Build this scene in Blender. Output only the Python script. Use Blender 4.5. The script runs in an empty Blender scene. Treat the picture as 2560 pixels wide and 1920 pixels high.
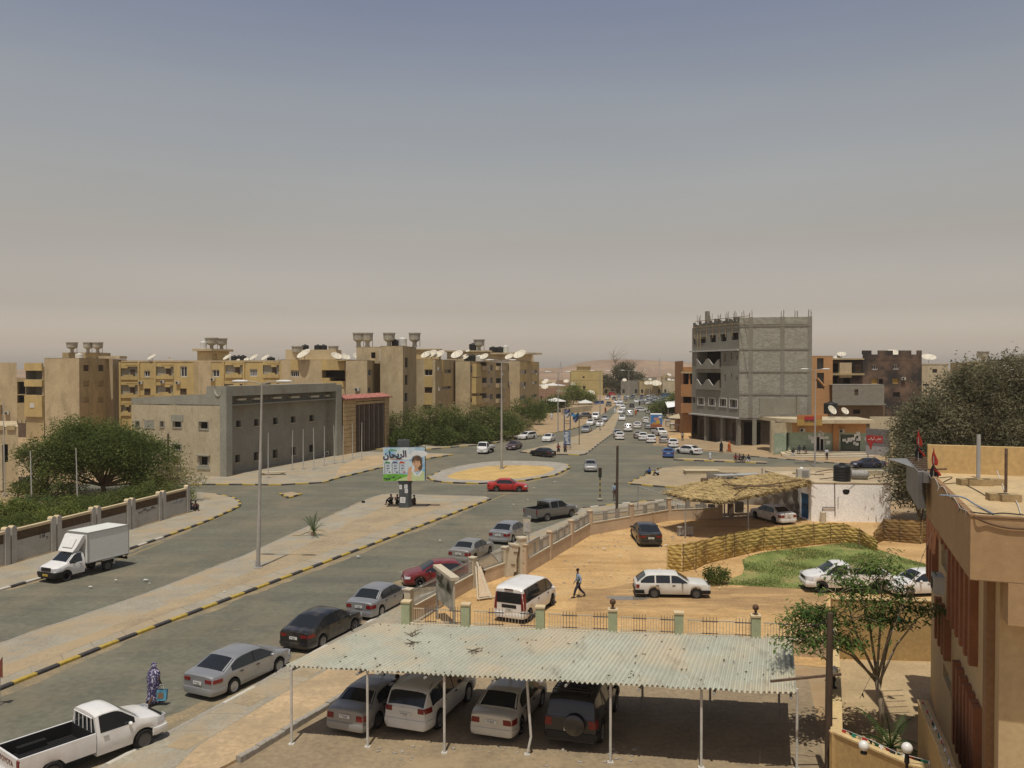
import bpy, bmesh, math, random
import numpy as np
from mathutils import Vector, Matrix
R=math.radians
random.seed(7)
S=bpy.context.scene
COL=S.collection
# ------------------------------------------------------------------ camera, sky, sun, exposure
FPX,CX,CY,CAMH=2100.0,1280.0,960.0,13.3
PITCH=math.atan(35/FPX)
cd=bpy.data.cameras.new('camera'); cam=bpy.data.objects.new('camera',cd); COL.objects.link(cam)
cam.location=(0,0,CAMH); cam.rotation_euler=(math.pi/2-PITCH,0,0)
cd.sensor_width=36; cd.lens=36*FPX/2560; cd.clip_end=9000; cd.clip_start=.5
S.camera=cam
SUN=Vector((-.05,-.32,1)).normalized()          # towards the sun
W=bpy.data.worlds.new('World'); S.world=W; W.use_nodes=True
nt=W.node_tree; nt.nodes.clear()
sky=nt.nodes.new('ShaderNodeTexSky'); sky.sky_type='NISHITA'; sky.sun_disc=False
sky.sun_elevation=math.asin(SUN.z); sky.sun_rotation=math.atan2(SUN.x,SUN.y)
sky.dust_density=3; sky.air_density=1.0; sky.ozone_density=1.2; sky.altitude=400
tc=nt.nodes.new('ShaderNodeTexCoord'); sx=nt.nodes.new('ShaderNodeSeparateXYZ')
cr=nt.nodes.new('ShaderNodeValToRGB'); mx=nt.nodes.new('ShaderNodeMix'); mx.data_type='RGBA'; mx.blend_type='MULTIPLY'
mx.inputs[0].default_value=1
bgn=nt.nodes.new('ShaderNodeBackground'); out=nt.nodes.new('ShaderNodeOutputWorld')
nt.links.new(tc.outputs['Generated'],sx.inputs[0]); nt.links.new(sx.outputs['Z'],cr.inputs[0])
e=cr.color_ramp.elements
e[0].position=0; e[0].color=(1.55,1.36,1.3,1)
e[1].position=1; e[1].color=(.26,.25,.25,1)
for p,c in ((.031,(1.03,.84,.78,1)),(.069,(.79,.585,.49,1)),(.144,(.85,.575,.40,1)),(.216,(.96,.67,.455,1)),(.302,(.975,.705,.50,1)),(.396,(.815,.628,.52,1)),(.6,(.46,.41,.38,1))):
 k=e.new(p); k.color=c
m2=nt.nodes.new('ShaderNodeMix'); m2.data_type='RGBA'; m2.blend_type='MULTIPLY'; m2.inputs[0].default_value=1; m2.inputs[7].default_value=(2,2,2,1)
nt.links.new(sky.outputs[0],mx.inputs[6]); nt.links.new(cr.outputs[0],mx.inputs[7])
nt.links.new(mx.outputs[2],m2.inputs[6]); 
sm=nt.nodes.new('ShaderNodeMapping'); sm.inputs['Scale'].default_value=(1.6,1.6,7); sn=nt.nodes.new('ShaderNodeTexNoise'); sn.inputs['Scale'].default_value=1.3; sn.inputs['Detail'].default_value=5; sr_=nt.nodes.new('ShaderNodeMapRange'); sr_.inputs[1].default_value=.3; sr_.inputs[2].default_value=.7; sr_.inputs[3].default_value=.965; sr_.inputs[4].default_value=1.035
m3=nt.nodes.new('ShaderNodeMix'); m3.data_type='RGBA'; m3.blend_type='MULTIPLY'; m3.inputs[0].default_value=1
nt.links.new(tc.outputs['Generated'],sm.inputs[0]); nt.links.new(sm.outputs[0],sn.inputs['Vector']); nt.links.new(sn.outputs[0],sr_.inputs[0]); nt.links.new(m2.outputs[2],m3.inputs[6]); nt.links.new(sr_.outputs[0],m3.inputs[7]); nt.links.new(m3.outputs[2],bgn.inputs[0]); bgn.inputs[1].default_value=.1
nt.links.new(bgn.outputs[0],out.inputs[0])
sl=bpy.data.lights.new('sun','SUN'); sl.energy=3.6; sl.angle=R(.5); sl.color=(1,.945,.84)
so=bpy.data.objects.new('sun',sl); COL.objects.link(so); so.location=(0,0,60)
so.rotation_euler=SUN.to_track_quat('Z','Y').to_euler()
S.view_settings.view_transform='Standard'; S.view_settings.look='None'
S.view_settings.gamma=1; S.view_settings.use_curve_mapping=False; S.view_settings.exposure=-.1
try:
 S.cycles.use_denoising=True; S.cycles.denoiser='OPENIMAGEDENOISE'; S.cycles.denoising_input_passes='RGB_ALBEDO_NORMAL'
 S.cycles.max_bounces=6; S.cycles.volume_bounces=0; S.cycles.transparent_max_bounces=6
except Exception: pass
# ------------------------------------------------------------------ measuring: photograph pixels to places on the ground
ZF={'s':(0,0,1),'v':(0,0,2212/2560),'a1':(0,800,4.148),'a2':(450,800,4.148),'a3':(900,800,4.148),'a4':(1350,850,5.185),
'a5':(1680,740,5.185),'a6':(1700,950,4.148),'a7':(2050,850,4.147),'a8':(2060,1100,4.148),'b1':(0,1150,3.6867),'b2':(0,1550,3.6867),
'b3':(450,1450,3.53),'b4':(850,1100,3.6867),'b5':(950,1380,3.6867),'b6':(1400,1150,3.16),'b7':(900,1620,3.16),'b8':(1860,1320,2.7657),
'c1':(0,1320,7.373),'c2':(930,1090,7.373),'c3':(1000,1340,6.32),'c4':(1200,1030,7.373),'c5':(1540,940,7.373),'c6':(1350,900,7.373)}
def px(k,x,y=0):
 a=ZF[k]; return a[0]+x/a[2],a[1]+y/a[2]
_cp,_sp=math.cos(PITCH),math.sin(PITCH)
def ray(x,y):
 u=(x-CX)/FPX; v=(CY-y)/FPX
 return Vector((u,_cp+v*_sp,-_sp+v*_cp))
def gp(x,y,z=0.0):
 d=ray(x,y); t=(z-CAMH)/d.z
 return Vector((d.x*t,d.y*t,z))
def g(k,x,y,z=0.0): return gp(*px(k,x,y),z)
def atY(x,y,Y):
 d=ray(x,y); t=Y/d.y
 return Vector((d.x*t,Y,CAMH+d.z*t))
def Xat(x,Y): return (x-CX)/FPX*Y
def onwall(p0,p1,k,x,y):
 """(distance along the wall p0->p1, height) of a pixel seen on that vertical wall"""
 d=ray(*px(k,x,y)); a=Vector((p1[0]-p0[0],p1[1]-p0[1])); L=a.length; a/=L
 n=Vector((a.y,-a.x)); t=(n.x*p0[0]+n.y*p0[1])/(n.x*d.x+n.y*d.y)
 q=Vector((d.x*t-p0[0],d.y*t-p0[1]))
 return q.dot(a),CAMH+d.z*t
# ------------------------------------------------------------------ materials
MATS={}
def _n(m,t): return m.node_tree.nodes.new(t)
def mat(name,col,rough=.85,var=.12,scale=1.2,bump=0,bscale=25,metal=0,spec=.3,col2=None,fine=.06,lo=.35,hi=.65,stretch=None,coat=0):
 if name in MATS: return MATS[name]
 m=bpy.data.materials.new(name); m.use_nodes=True; MATS[name]=m
 b=m.node_tree.nodes['Principled BSDF']; L=m.node_tree.links
 b.inputs['Roughness'].default_value=rough; b.inputs['Metallic'].default_value=metal
 b.inputs['Specular IOR Level'].default_value=spec
 if coat: b.inputs['Coat Weight'].default_value=coat; b.inputs['Coat Roughness'].default_value=.05
 c1=[c*(1-var) for c in col]; c2=list(col2) if col2 else [min(1,c*(1+var)) for c in col]
 if var==0 and not col2 and not bump:
  b.inputs['Base Color'].default_value=(*col,1); return m
 tcn=_n(m,'ShaderNodeTexCoord'); src=tcn.outputs['Object']
 if stretch:
  mp=_n(m,'ShaderNodeMapping'); mp.inputs['Scale'].default_value=stretch; L.new(src,mp.inputs[0]); src=mp.outputs[0]
 no=_n(m,'ShaderNodeTexNoise'); no.inputs['Scale'].default_value=scale; no.inputs['Detail'].default_value=7; no.inputs['Roughness'].default_value=.62
 L.new(src,no.inputs['Vector'])
 r=_n(m,'ShaderNodeValToRGB'); r.color_ramp.elements[0].position=lo; r.color_ramp.elements[1].position=hi
 r.color_ramp.elements[0].color=(*c1,1); r.color_ramp.elements[1].color=(*c2,1); L.new(no.outputs[0],r.inputs[0])
 o=r.outputs[0]
 if fine:
  n2=_n(m,'ShaderNodeTexNoise'); n2.inputs['Scale'].default_value=scale*14; n2.inputs['Detail'].default_value=3; L.new(src,n2.inputs['Vector'])
  mr=_n(m,'ShaderNodeMapRange'); mr.inputs[1].default_value=.3; mr.inputs[2].default_value=.7
  mr.inputs[3].default_value=1-fine*2; mr.inputs[4].default_value=1+fine*2; L.new(n2.outputs[0],mr.inputs[0])
  mu=_n(m,'ShaderNodeMix'); mu.data_type='RGBA'; mu.blend_type='MULTIPLY'; mu.inputs[0].default_value=1
  L.new(o,mu.inputs[6]); L.new(mr.outputs[0],mu.inputs[7]); o=mu.outputs[2]
 L.new(o,b.inputs['Base Color'])
 if bump:
  n3=_n(m,'ShaderNodeTexNoise'); n3.inputs['Scale'].default_value=bscale; n3.inputs['Detail'].default_value=4; L.new(src,n3.inputs['Vector'])
  bp=_n(m,'ShaderNodeBump'); bp.inputs['Strength'].default_value=bump; bp.inputs['Distance'].default_value=.05
  L.new(n3.outputs[0],bp.inputs['Height']); L.new(bp.outputs[0],b.inputs['Normal'])
 return m
def stain(m,col,scale,lo,hi,amount=1.0,stretch=None,seed=0.0,rot=0):
 """lay blotches of another colour (dirt, dust, soot) over a material"""
 nt=m.node_tree; L=nt.links; b=nt.nodes['Principled BSDF']
 tcn=_n(m,'ShaderNodeTexCoord'); mp=_n(m,'ShaderNodeMapping'); mp.inputs['Location'].default_value=(seed,seed*1.7,seed*.6)
 if stretch: mp.inputs['Scale'].default_value=stretch
 mp.inputs['Rotation'].default_value[2]=rot
 L.new(tcn.outputs['Object'],mp.inputs[0])
 no=_n(m,'ShaderNodeTexNoise'); no.inputs['Scale'].default_value=scale; no.inputs['Detail'].default_value=8; no.inputs['Roughness'].default_value=.65
 L.new(mp.outputs[0],no.inputs['Vector'])
 mr=_n(m,'ShaderNodeMapRange'); mr.inputs[1].default_value=lo; mr.inputs[2].default_value=hi; mr.inputs[4].default_value=amount
 L.new(no.outputs[0],mr.inputs[0])
 mu=_n(m,'ShaderNodeMix'); mu.data_type='RGBA'
 s=b.inputs['Base Color']
 if s.is_linked: L.new(s.links[0].from_socket,mu.inputs[6])
 else: mu.inputs[6].default_value=s.default_value
 mu.inputs[7].default_value=(*col,1); L.new(mr.outputs[0],mu.inputs[0]); L.new(mu.outputs[2],s)
 return m
def bricks(name,c1,c2,mort,bw,bh,bump=.6,rough=.9):
 m=bpy.data.materials.new(name); m.use_nodes=True; MATS[name]=m
 b=m.node_tree.nodes['Principled BSDF']; L=m.node_tree.links; b.inputs['Roughness'].default_value=rough
 b.inputs['Specular IOR Level'].default_value=.2
 uv=_n(m,'ShaderNodeUVMap')
 t=_n(m,'ShaderNodeTexBrick'); t.inputs['Scale'].default_value=1; t.inputs['Brick Width'].default_value=bw; t.inputs['Row Height'].default_value=bh
 t.inputs['Mortar Size'].default_value=.018; t.inputs['Mortar Smooth'].default_value=.3; t.inputs['Bias'].default_value=-.1
 t.inputs['Color1'].default_value=(*c1,1); t.inputs['Color2'].default_value=(*c2,1); t.inputs['Mortar'].default_value=(*mort,1)
 L.new(uv.outputs[0],t.inputs[0]); L.new(t.outputs[0],b.inputs['Base Color'])
 bp=_n(m,'ShaderNodeBump'); bp.inputs['Strength'].default_value=bump; bp.inputs['Distance'].default_value=.03; bp.invert=True
 L.new(t.outputs['Fac'],bp.inputs['Height']); L.new(bp.outputs[0],b.inputs['Normal'])
 return m
# ------------------------------------------------------------------ mesh builder
class MB:
 def __init__(s): s.v=[]; s.f=[]; s.m=[]; s.uv=False; s.smooth=False
 def add(s,vs,fs,mi=0):
  o=len(s.v); s.v+= [tuple(p) for p in vs]; s.f+=[tuple(o+i for i in f) for f in fs]; s.m+=[mi]*len(fs); return s
 def box(s,c,d,rz=0,mi=0,tilt=None):
  x,y,z=d[0]/2,d[1]/2,d[2]/2
  vs=[Vector((a*x,b*y,e*z)) for a in(-1,1) for b in(-1,1) for e in(-1,1)]
  M=Matrix.Rotation(rz,3,'Z')
  if tilt: M=M@tilt
  vs=[M@p+Vector(c) for p in vs]
  return s.add(vs,[(0,1,3,2),(4,6,7,5),(0,4,5,1),(2,3,7,6),(0,2,6,4),(1,5,7,3)],mi)
 def prism(s,pts,z0,z1,mi=0,bottom=False):
  n=len(pts); A=sum(pts[i][0]*pts[(i+1)%n][1]-pts[(i+1)%n][0]*pts[i][1] for i in range(n))
  if A<0: pts=pts[::-1]
  vs=[(p[0],p[1],z0) for p in pts]+[(p[0],p[1],z1) for p in pts]
  fs=[(i,(i+1)%n,n+(i+1)%n,n+i) for i in range(n)]+[tuple(range(n,2*n))]
  if bottom: fs.append(tuple(range(n-1,-1,-1)))
  return s.add(vs,fs,mi)
 def sheet(s,pts,z,mi=0):
  n=len(pts); A=sum(pts[i][0]*pts[(i+1)%n][1]-pts[(i+1)%n][0]*pts[i][1] for i in range(n))
  if A<0: pts=pts[::-1]
  return s.add([(p[0],p[1],z) for p in pts],[tuple(range(n))],mi)
 def tube(s,pts,r,n=8,mi=0,cap=True):
  pts=[Vector(p) for p in pts]; rs=r if isinstance(r,(list,tuple)) else [r]*len(pts)
  vs=[];fs=[]
  prev=None
  for i,p in enumerate(pts):
   d=(pts[min(i+1,len(pts)-1)]-pts[max(i-1,0)])
   d=d.normalized() if d.length>1e-9 else Vector((0,0,1))
   a=prev if prev is not None else (Vector((1,0,0)) if abs(d.x)<.9 else Vector((0,1,0)))
   a=(a-d*a.dot(d)).normalized(); prev=a; b=d.cross(a)
   for k in range(n):
    t=2*math.pi*k/n; vs.append(p+(a*math.cos(t)+b*math.sin(t))*rs[i])
  for i in range(len(pts)-1):
   for k in range(n): fs.append((i*n+k,i*n+(k+1)%n,(i+1)*n+(k+1)%n,(i+1)*n+k))
  if cap: fs.append(tuple(range(n-1,-1,-1))); fs.append(tuple((len(pts)-1)*n+k for k in range(n)))
  return s.add(vs,fs,mi)
 def lathe(s,prof,c=(0,0,0),n=14,mi=0,M=None):
  vs=[];fs=[]
  for r,z in prof:
   for k in range(n):
    t=2*math.pi*k/n; p=Vector((r*math.cos(t),r*math.sin(t),z))
    if M: p=M@p
    vs.append(p+Vector(c))
  for i in range(len(prof)-1):
   for k in range(n): fs.append((i*n+k,i*n+(k+1)%n,(i+1)*n+(k+1)%n,(i+1)*n+k))
  if prof[0][0]>1e-4: fs.append(tuple(range(n-1,-1,-1)))
  if prof[-1][0]>1e-4: fs.append(tuple((len(prof)-1)*n+k for k in range(n)))
  return s.add(vs,fs,mi)
 def sphere(s,c,r,n=12,m=8,mi=0):
  rr=r if isinstance(r,(tuple,list)) else (r,r,r)
  pr=[(math.sin(math.pi*i/m),-math.cos(math.pi*i/m)) for i in range(m+1)]
  vs=[];fs=[]
  for a,z in pr:
   for k in range(n):
    t=2*math.pi*k/n; vs.append((c[0]+rr[0]*a*math.cos(t),c[1]+rr[1]*a*math.sin(t),c[2]+rr[2]*z))
  for i in range(m):
   for k in range(n): fs.append((i*n+k,i*n+(k+1)%n,(i+1)*n+(k+1)%n,(i+1)*n+k))
  return s.add(vs,fs,mi)
 def quad(s,a,b,c,d,mi=0): return s.add([a,b,c,d],[(0,1,2,3)],mi)
 def mesh(s,name,mats,smooth=None):
  me=bpy.data.meshes.new(name); me.from_pydata(s.v,[],s.f)
  ml=mats if isinstance(mats,(list,tuple)) else [mats]
  for q in ml: me.materials.append(q)
  if len(ml)>1: me.polygons.foreach_set('material_index',s.m)
  if s.uv:
   u=me.uv_layers.new(name='UVMap'); vi=np.zeros(len(me.loops),dtype=np.int32); me.loops.foreach_get('vertex_index',vi)
   co=np.array(s.v)[vi]; nr=np.zeros((len(me.polygons),3)); 
   me.polygons.foreach_get('normal',nr.ravel()) if False else None
   fn=np.array([p.normal for p in me.polygons]); ls=np.array([p.loop_total for p in me.polygons]); fn=np.repeat(fn,ls,axis=0)
   tx=np.stack([-fn[:,1],fn[:,0]],1); ln=np.linalg.norm(tx,axis=1); hz=ln<.3
   tx[hz]=(1,0); ln[hz]=1; tx/=ln[:,None]
   uu=co[:,0]*tx[:,0]+co[:,1]*tx[:,1]; vv=np.where(hz,co[:,1],co[:,2])
   u.data.foreach_set('uv',np.stack([uu,vv],1).astype(np.float32).ravel())
  if smooth is not None:
   me.shade_smooth()
   if smooth<179: me.set_sharp_from_angle(angle=R(smooth))
  me.validate(); me.update(); return me
 def build(s,name,mats,parent=None,smooth=None,loc=None,rz=0):
  return put(name,s.mesh(name,mats,smooth),parent,loc,rz)
def put(name,me,parent=None,loc=None,rz=0):
 o=bpy.data.objects.new(name,me); COL.objects.link(o)
 if parent is not None:
  o.parent=parent
  if parent.name in WORLD: o.matrix_parent_inverse=Matrix.Translation(-parent.location)
 if loc is not None: o.location=loc
 if rz: o.rotation_euler=(0,0,rz)
 return o
def tag(o,label=None,cat=None,group=None,kind=None):
 if label: o['label']=label
 if cat: o['category']=cat
 if group: o['group']=group
 if kind: o['kind']=kind
 return o
def thing(name,label,cat,loc=(0,0,0),rz=0,group=None):
 o=bpy.data.objects.new(name,None); COL.objects.link(o); o.location=loc; o.rotation_euler=(0,0,rz); o.empty_display_size=.3
 return tag(o,label,cat,group)
WORLD=set()      # things whose parts are modelled in world coordinates
def place_thing(name,label,cat,loc,group=None):
 o=thing(name,label,cat,loc,0,group); WORLD.add(o.name); return o
def copy_tree(o,parent=None):
 c=o.copy(); COL.objects.link(c)
 if parent is not None: c.parent=parent
 for ch in o.children: copy_tree(ch,c)
 return c
def struct(name,mb,m,smooth=None): return tag(mb.build(name,m,None,smooth),kind='structure')
class Frame:
 """a vertical wall from p0 to p1 (outside on the right hand of p0->p1 seen from above: normal (ay,-ax))"""
 def __init__(s,p0,p1):
  s.p0=Vector((p0[0],p0[1])); a=Vector((p1[0],p1[1]))-s.p0; s.L=a.length; s.a=a/s.L; s.n=Vector((s.a.y,-s.a.x)); s.rz=math.atan2(s.a.y,s.a.x)
 def P(s,t,z,out=0.0):
  q=s.p0+s.a*t+s.n*out; return Vector((q.x,q.y,z))
 def px(s,k,x,y): return onwall(s.p0,s.p0+s.a*s.L,k,x,y)
 def rect(s,k,x0,y0,x1,y1):
  t0,zt=s.px(k,x0,y0); t1,_=s.px(k,x1,y0); _,zb=s.px(k,x0,y1)
  return (min(t0,t1),max(t0,t1),min(zt,zb),max(zt,zb))
def wall(mb,fr,z0,z1,ops=(),depth=.25,mi=0,rmi=None,back=None,L=None,ztop=None):
 """front face with real openings, reveals of the given depth, optional closing backs of material back"""
 L=L or fr.L; rmi=mi if rmi is None else rmi
 ops=[(max(.02,a),min(L-.02,b),max(z0+.01,c),min(z1-.01,d),*r) for a,b,c,d,*r in ops if b>0 and a<L]
 us=sorted({0,L}|{o[0] for o in ops}|{o[1] for o in ops}); zs=sorted({z0,z1}|{o[2] for o in ops}|{o[3] for o in ops})
 for i in range(len(us)-1):
  for j in range(len(zs)-1):
   um,zm=(us[i]+us[i+1])/2,(zs[j]+zs[j+1])/2
   if us[i+1]-us[i]<1e-5 or zs[j+1]-zs[j]<1e-5: continue
   if any(o[0]<um<o[1] and o[2]<zm<o[3] for o in ops): continue
   mb.quad(fr.P(us[i],zs[j]),fr.P(us[i+1],zs[j]),fr.P(us[i+1],zs[j+1]),fr.P(us[i],zs[j+1]),mi)
 for o in ops:
  a,b,c,d=o[:4]; dp=o[4] if len(o)>4 else depth
  mb.quad(fr.P(a,c),fr.P(a,d),fr.P(a,d,-dp),fr.P(a,c,-dp),rmi); mb.quad(fr.P(b,d),fr.P(b,c),fr.P(b,c,-dp),fr.P(b,d,-dp),rmi)
  mb.quad(fr.P(b,c),fr.P(a,c),fr.P(a,c,-dp),fr.P(b,c,-dp),rmi); mb.quad(fr.P(a,d),fr.P(b,d),fr.P(b,d,-dp),fr.P(a,d,-dp),rmi)
  if back is not None: mb.quad(fr.P(a,c,-dp),fr.P(b,c,-dp),fr.P(b,d,-dp),fr.P(a,d,-dp),back)
 return ops
GL=None
def window(fr,o,parent,frame_m,pane_m,depth=.25,fw=.06,mull=1,name='window',sill=None,out=0.0):
 """a window set in the opening o of a wall: frame (bars) and its pane as a sub-part"""
 a,b,c,d=o[:4]; dp=(o[4] if len(o)>4 else depth)-.04-out
 m=MB(); w=b-a; h=d-c
 def bar(t0,t1,y0,y1,th=.05): m.box(fr.P((t0+t1)/2,(y0+y1)/2,-dp+.02),(t1-t0,th,y1-y0),fr.rz)
 bar(a,a+fw,c,d); bar(b-fw,b,c,d); bar(a+fw,b-fw,c,c+fw); bar(a+fw,b-fw,d-fw,d)
 for i in range(mull):
  t=a+w*(i+1)/(mull+1); bar(t-fw*.4,t+fw*.4,c+fw,d-fw,.04)
 f=m.build(name,frame_m,parent)
 p=MB(); p.quad(fr.P(a+.01,c+.01,-dp),fr.P(b-.01,c+.01,-dp),fr.P(b-.01,d-.01,-dp),fr.P(a+.01,d-.01,-dp)); p.build('pane',pane_m,f)
 if sill:
  q=MB(); q.box(fr.P((a+b)/2,c-.05,.04),(w+.2,.18,.08),fr.rz); q.build('sill',sill,f)
 return f
# ------------------------------------------------------------------ vehicles
BLACKTRIM=mat('black_trim',(.018,.018,.018),.55,0)
UNDER=mat('underbody',(.012,.012,.012),.9,0)
GLASS=mat('car_glass',(.018,.021,.024),.06,0,spec=.55)
RUBBER=mat('rubber',(.022,.021,.020),.85,.2,30)
ALLOY=mat('alloy',(.42,.42,.42),.35,0,metal=.7)
STEEL=mat('steel_wheel',(.10,.095,.09),.5,0,metal=.3)
LAMPRED=mat('tail_red',(.17,.010,.010),.18,0,spec=.6)
LAMPCLR=mat('lamp_clear',(.55,.56,.58),.12,0,spec=.8)
PLATEW=mat('plate_white',(.62,.62,.58),.5,.1,40)
PLATEY=mat('plate_yellow',(.6,.42,.05),.5,.1,40)
CHROME=mat('chrome',(.6,.6,.6),.15,0,metal=1)
def paint(name,col,metal=0,rough=.32):
 m=mat('paint_'+name,col,rough,.05,1.5,metal=metal,spec=.5,fine=.02,coat=.5)
 return m
PW=paint('white',(.72,.71,.68)); PS=paint('silver',(.36,.365,.37),.55,.38); PG=paint('grey',(.20,.205,.20),.5,.4)
PB=paint('black',(.012,.012,.013)); PRD=paint('dark_red',(.16,.012,.014)); PRR=paint('red',(.42,.022,.018)); PBL=paint('blue',(.03,.09,.26))
PNV=paint('navy',(.02,.025,.055)); PMA=paint('maroon',(.075,.04,.04)); PCR=paint('cream',(.56,.53,.44)); PGD=paint('gold',(.33,.26,.11))
PWD=paint('dusty_white',(.62,.61,.56),0,.5); PSD=paint('dusty_silver',(.30,.295,.28),.4,.45); PGR=paint('olive',(.07,.075,.05)); PBK=paint('dusty_black',(.018,.018,.018),0,.38)
for _m in (PW,PS,PG,PB,PRD,PWD,PSD,PCR): stain(_m,(.36,.28,.19),2.2,.5,.85,.28)
def interp(pts,x):
 if x<=pts[0][0]: return pts[0][1]
 for (a,b),(c,d) in zip(pts,pts[1:]):
  if x<=c: return b+(d-b)*(x-a)/(c-a) if c>a else d
 return pts[-1][1]
def smooth_interp(pts,x,w=.07):
 return sum(interp(pts,x+k*w/2)*q for k,q in ((-2,1),(-1,2),(0,3),(1,2),(2,1)))/9
class CarShape:
 def __init__(s,p):
  s.__dict__.update(dict(L=4.5,W=1.75,wb=2.65,r=.31,tum=.36,roundf=.17,roundr=.12,sill=.24,archgap=.055)); s.__dict__.update(p)
  s.x0=-s.L/2; s.x1=s.L/2
  s.fw=s.x1-s.foh; s.rw=s.fw-s.wb; s.wheels=(s.fw,s.rw)
 def hw(s,x):
  d=min(x-s.x0,99); e=s.x1-x; w=s.W/2
  if d<.55: w*=1-s.roundr*(1-max(d,0)/.55)**2.2
  if e<.75: w*=1-s.roundf*(1-max(e,0)/.75)**2.2
  return w
 def zlo(s,x):
  z=s.sill
  if x>s.x1-.5: z=max(z,s.sill-.02)
  Ra=s.r+s.archgap
  for w in s.wheels:
   q=Ra*Ra-(x-w)**2
   if q>0: z=max(z,s.r+math.sqrt(q))
  return z
 def zt(s,x): return smooth_interp(s.top,x)
 def zb(s,x): return min(smooth_interp(s.belt,x),s.zt(x)-.035)
 def sec(s,x):
  w=s.hw(x); zl=s.zlo(x); zb=max(s.zb(x),zl+.06); zt=max(s.zt(x),zb+.03); h=zt-zb
  c=max(0,h-.05)
  y4=w*.955-s.tum*c; e=min(.055,h*.35)
  return [(w*.93,zl),(w*.985,zl+.3*(zb-zl)),(w,zl+.62*(zb-zl)),(w*.975,zb),(y4,zt-e),(y4-.10,zt-e*.22),(y4*.55,zt+.012),(0,zt+.018)]
 def ytop(s,x,y):
  q=s.sec(x)[4:]; y=abs(y)
  for (ya,za),(yb,zb) in zip(q,q[1:]):
   if yb<=y<=ya: return za+(zb-za)*(ya-y)/max(1e-6,ya-yb)
  return q[0][1]
 def yside(s,x,z):
  q=s.sec(x)[:5]
  for (ya,za),(yb,zb) in zip(q,q[1:]):
   if z<=zb: return ya+(yb-ya)*max(0,(z-za))/max(1e-6,zb-za)
  return q[-1][0]
 def stations(s,step=.11):
  xs=set()
  x=s.x0
  while x<s.x1: xs.add(round(x,4)); x+=step
  xs|={s.x1,s.x0+.03,s.x0+.07,s.x1-.03,s.x1-.08}
  Ra=s.r+s.archgap
  for w in s.wheels:
   for k in range(-5,6): xs.add(round(w+Ra*math.sin(k*math.pi/10)*.999,4))
   xs|={w-Ra-.005,w+Ra+.005}
  for a,_ in s.top: xs|={a}
  cut=getattr(s,'cut',None)
  out=[x for x in sorted(xs) if s.x0<=x<=s.x1 and (cut is None or x>=cut-1e-6)]
  if cut is not None and out[0]>cut+1e-4: out=[cut]+out
  return out
 def body(s):
  m=MB(); xs=s.stations(); n=8
  rows=[]
  for x in xs:
   q=s.sec(x); ring=[(x,y,z) for y,z in q]+[(x,-y,z) for y,z in q[-2::-1]]
   rows.append(ring)
  k=len(rows[0]); vs=[p for r_ in rows for p in r_]; fs=[]
  for i in range(len(rows)-1):
   for j in range(k-1): fs.append((i*k+j,(i+1)*k+j,(i+1)*k+j+1,i*k+j+1))
  m.add(vs,fs,0)
  m.add(vs,[(i*k+k-1,(i+1)*k+k-1,(i+1)*k,i*k) for i in range(len(rows)-1)],1)
  m.add(rows[0],[tuple(range(k))],0); m.add(rows[-1],[tuple(range(k-1,-1,-1))],0)
  return m
 def top_patch(s,xa,xb,inset=.05,off=.007,n=9,cr=1.0):
  """glass lying on the sloping top surface between xa and xb"""
  m=MB(); vs=[];fs=[]; ny=8
  for i in range(n):
   x=xa+(xb-xa)*i/(n-1); e=.02
   dz=(s.zt(x+e)-s.zt(x-e))/(2*e); nn=Vector((-dz,0,1)).normalized()*off
   yy=s.sec(x)[4][0]-inset*cr
   for j in range(ny+1):
    y=yy*(-1+2*j/ny); vs.append((x+nn.x,y,s.ytop(x,y)+nn.z))
  for i in range(n-1):
   for j in range(ny): fs.append((i*(ny+1)+j,(i+1)*(ny+1)+j,(i+1)*(ny+1)+j+1,i*(ny+1)+j+1))
  if xb<xa: fs=[f[::-1] for f in fs]
  return m.add(vs,fs)
 def side_glass(s,xa,xb,side,lo=.035,hi=.085,off=.006,n=10,slant=0):
  vs=[];fs=[]; m=MB(); nz=3
  for i in range(n):
   x=xa+(xb-xa)*i/(n-1); zb=s.zb(x)+lo; zt=max(s.zt(x)-hi,zb+.004)
   for j in range(nz+1):
    z=zb+(zt-zb)*j/nz; vs.append((x+slant*(z-zb),side*(s.yside(x,z)+off),z))
  for i in range(n-1):
   for j in range(nz):
    f=(i*(nz+1)+j,(i+1)*(nz+1)+j,(i+1)*(nz+1)+j+1,i*(nz+1)+j+1); fs.append(f if side<0 else f[::-1])
  return m.add(vs,fs)
 def door(s,xa,xb,side,off=.012,n=8):
  vs=[];fs=[]; m=MB(); nz=4
  for i in range(n):
   x=xa+(xb-xa)*i/(n-1); za=max(s.zlo(x)+.07,s.sill+.07); zb=s.zb(x)+.015
   for j in range(nz+1):
    z=za+(zb-za)*j/nz; ed=0 if (i in(0,n-1) or j in(0,)) else off
    vs.append((x,side*(s.yside(x,z)+max(ed,.003)),z))
  for i in range(n-1):
   for j in range(nz):
    f=(i*(nz+1)+j,(i+1)*(nz+1)+j,(i+1)*(nz+1)+j+1,i*(nz+1)+j+1); fs.append(f if side<0 else f[::-1])
  return m.add(vs,fs)
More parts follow.
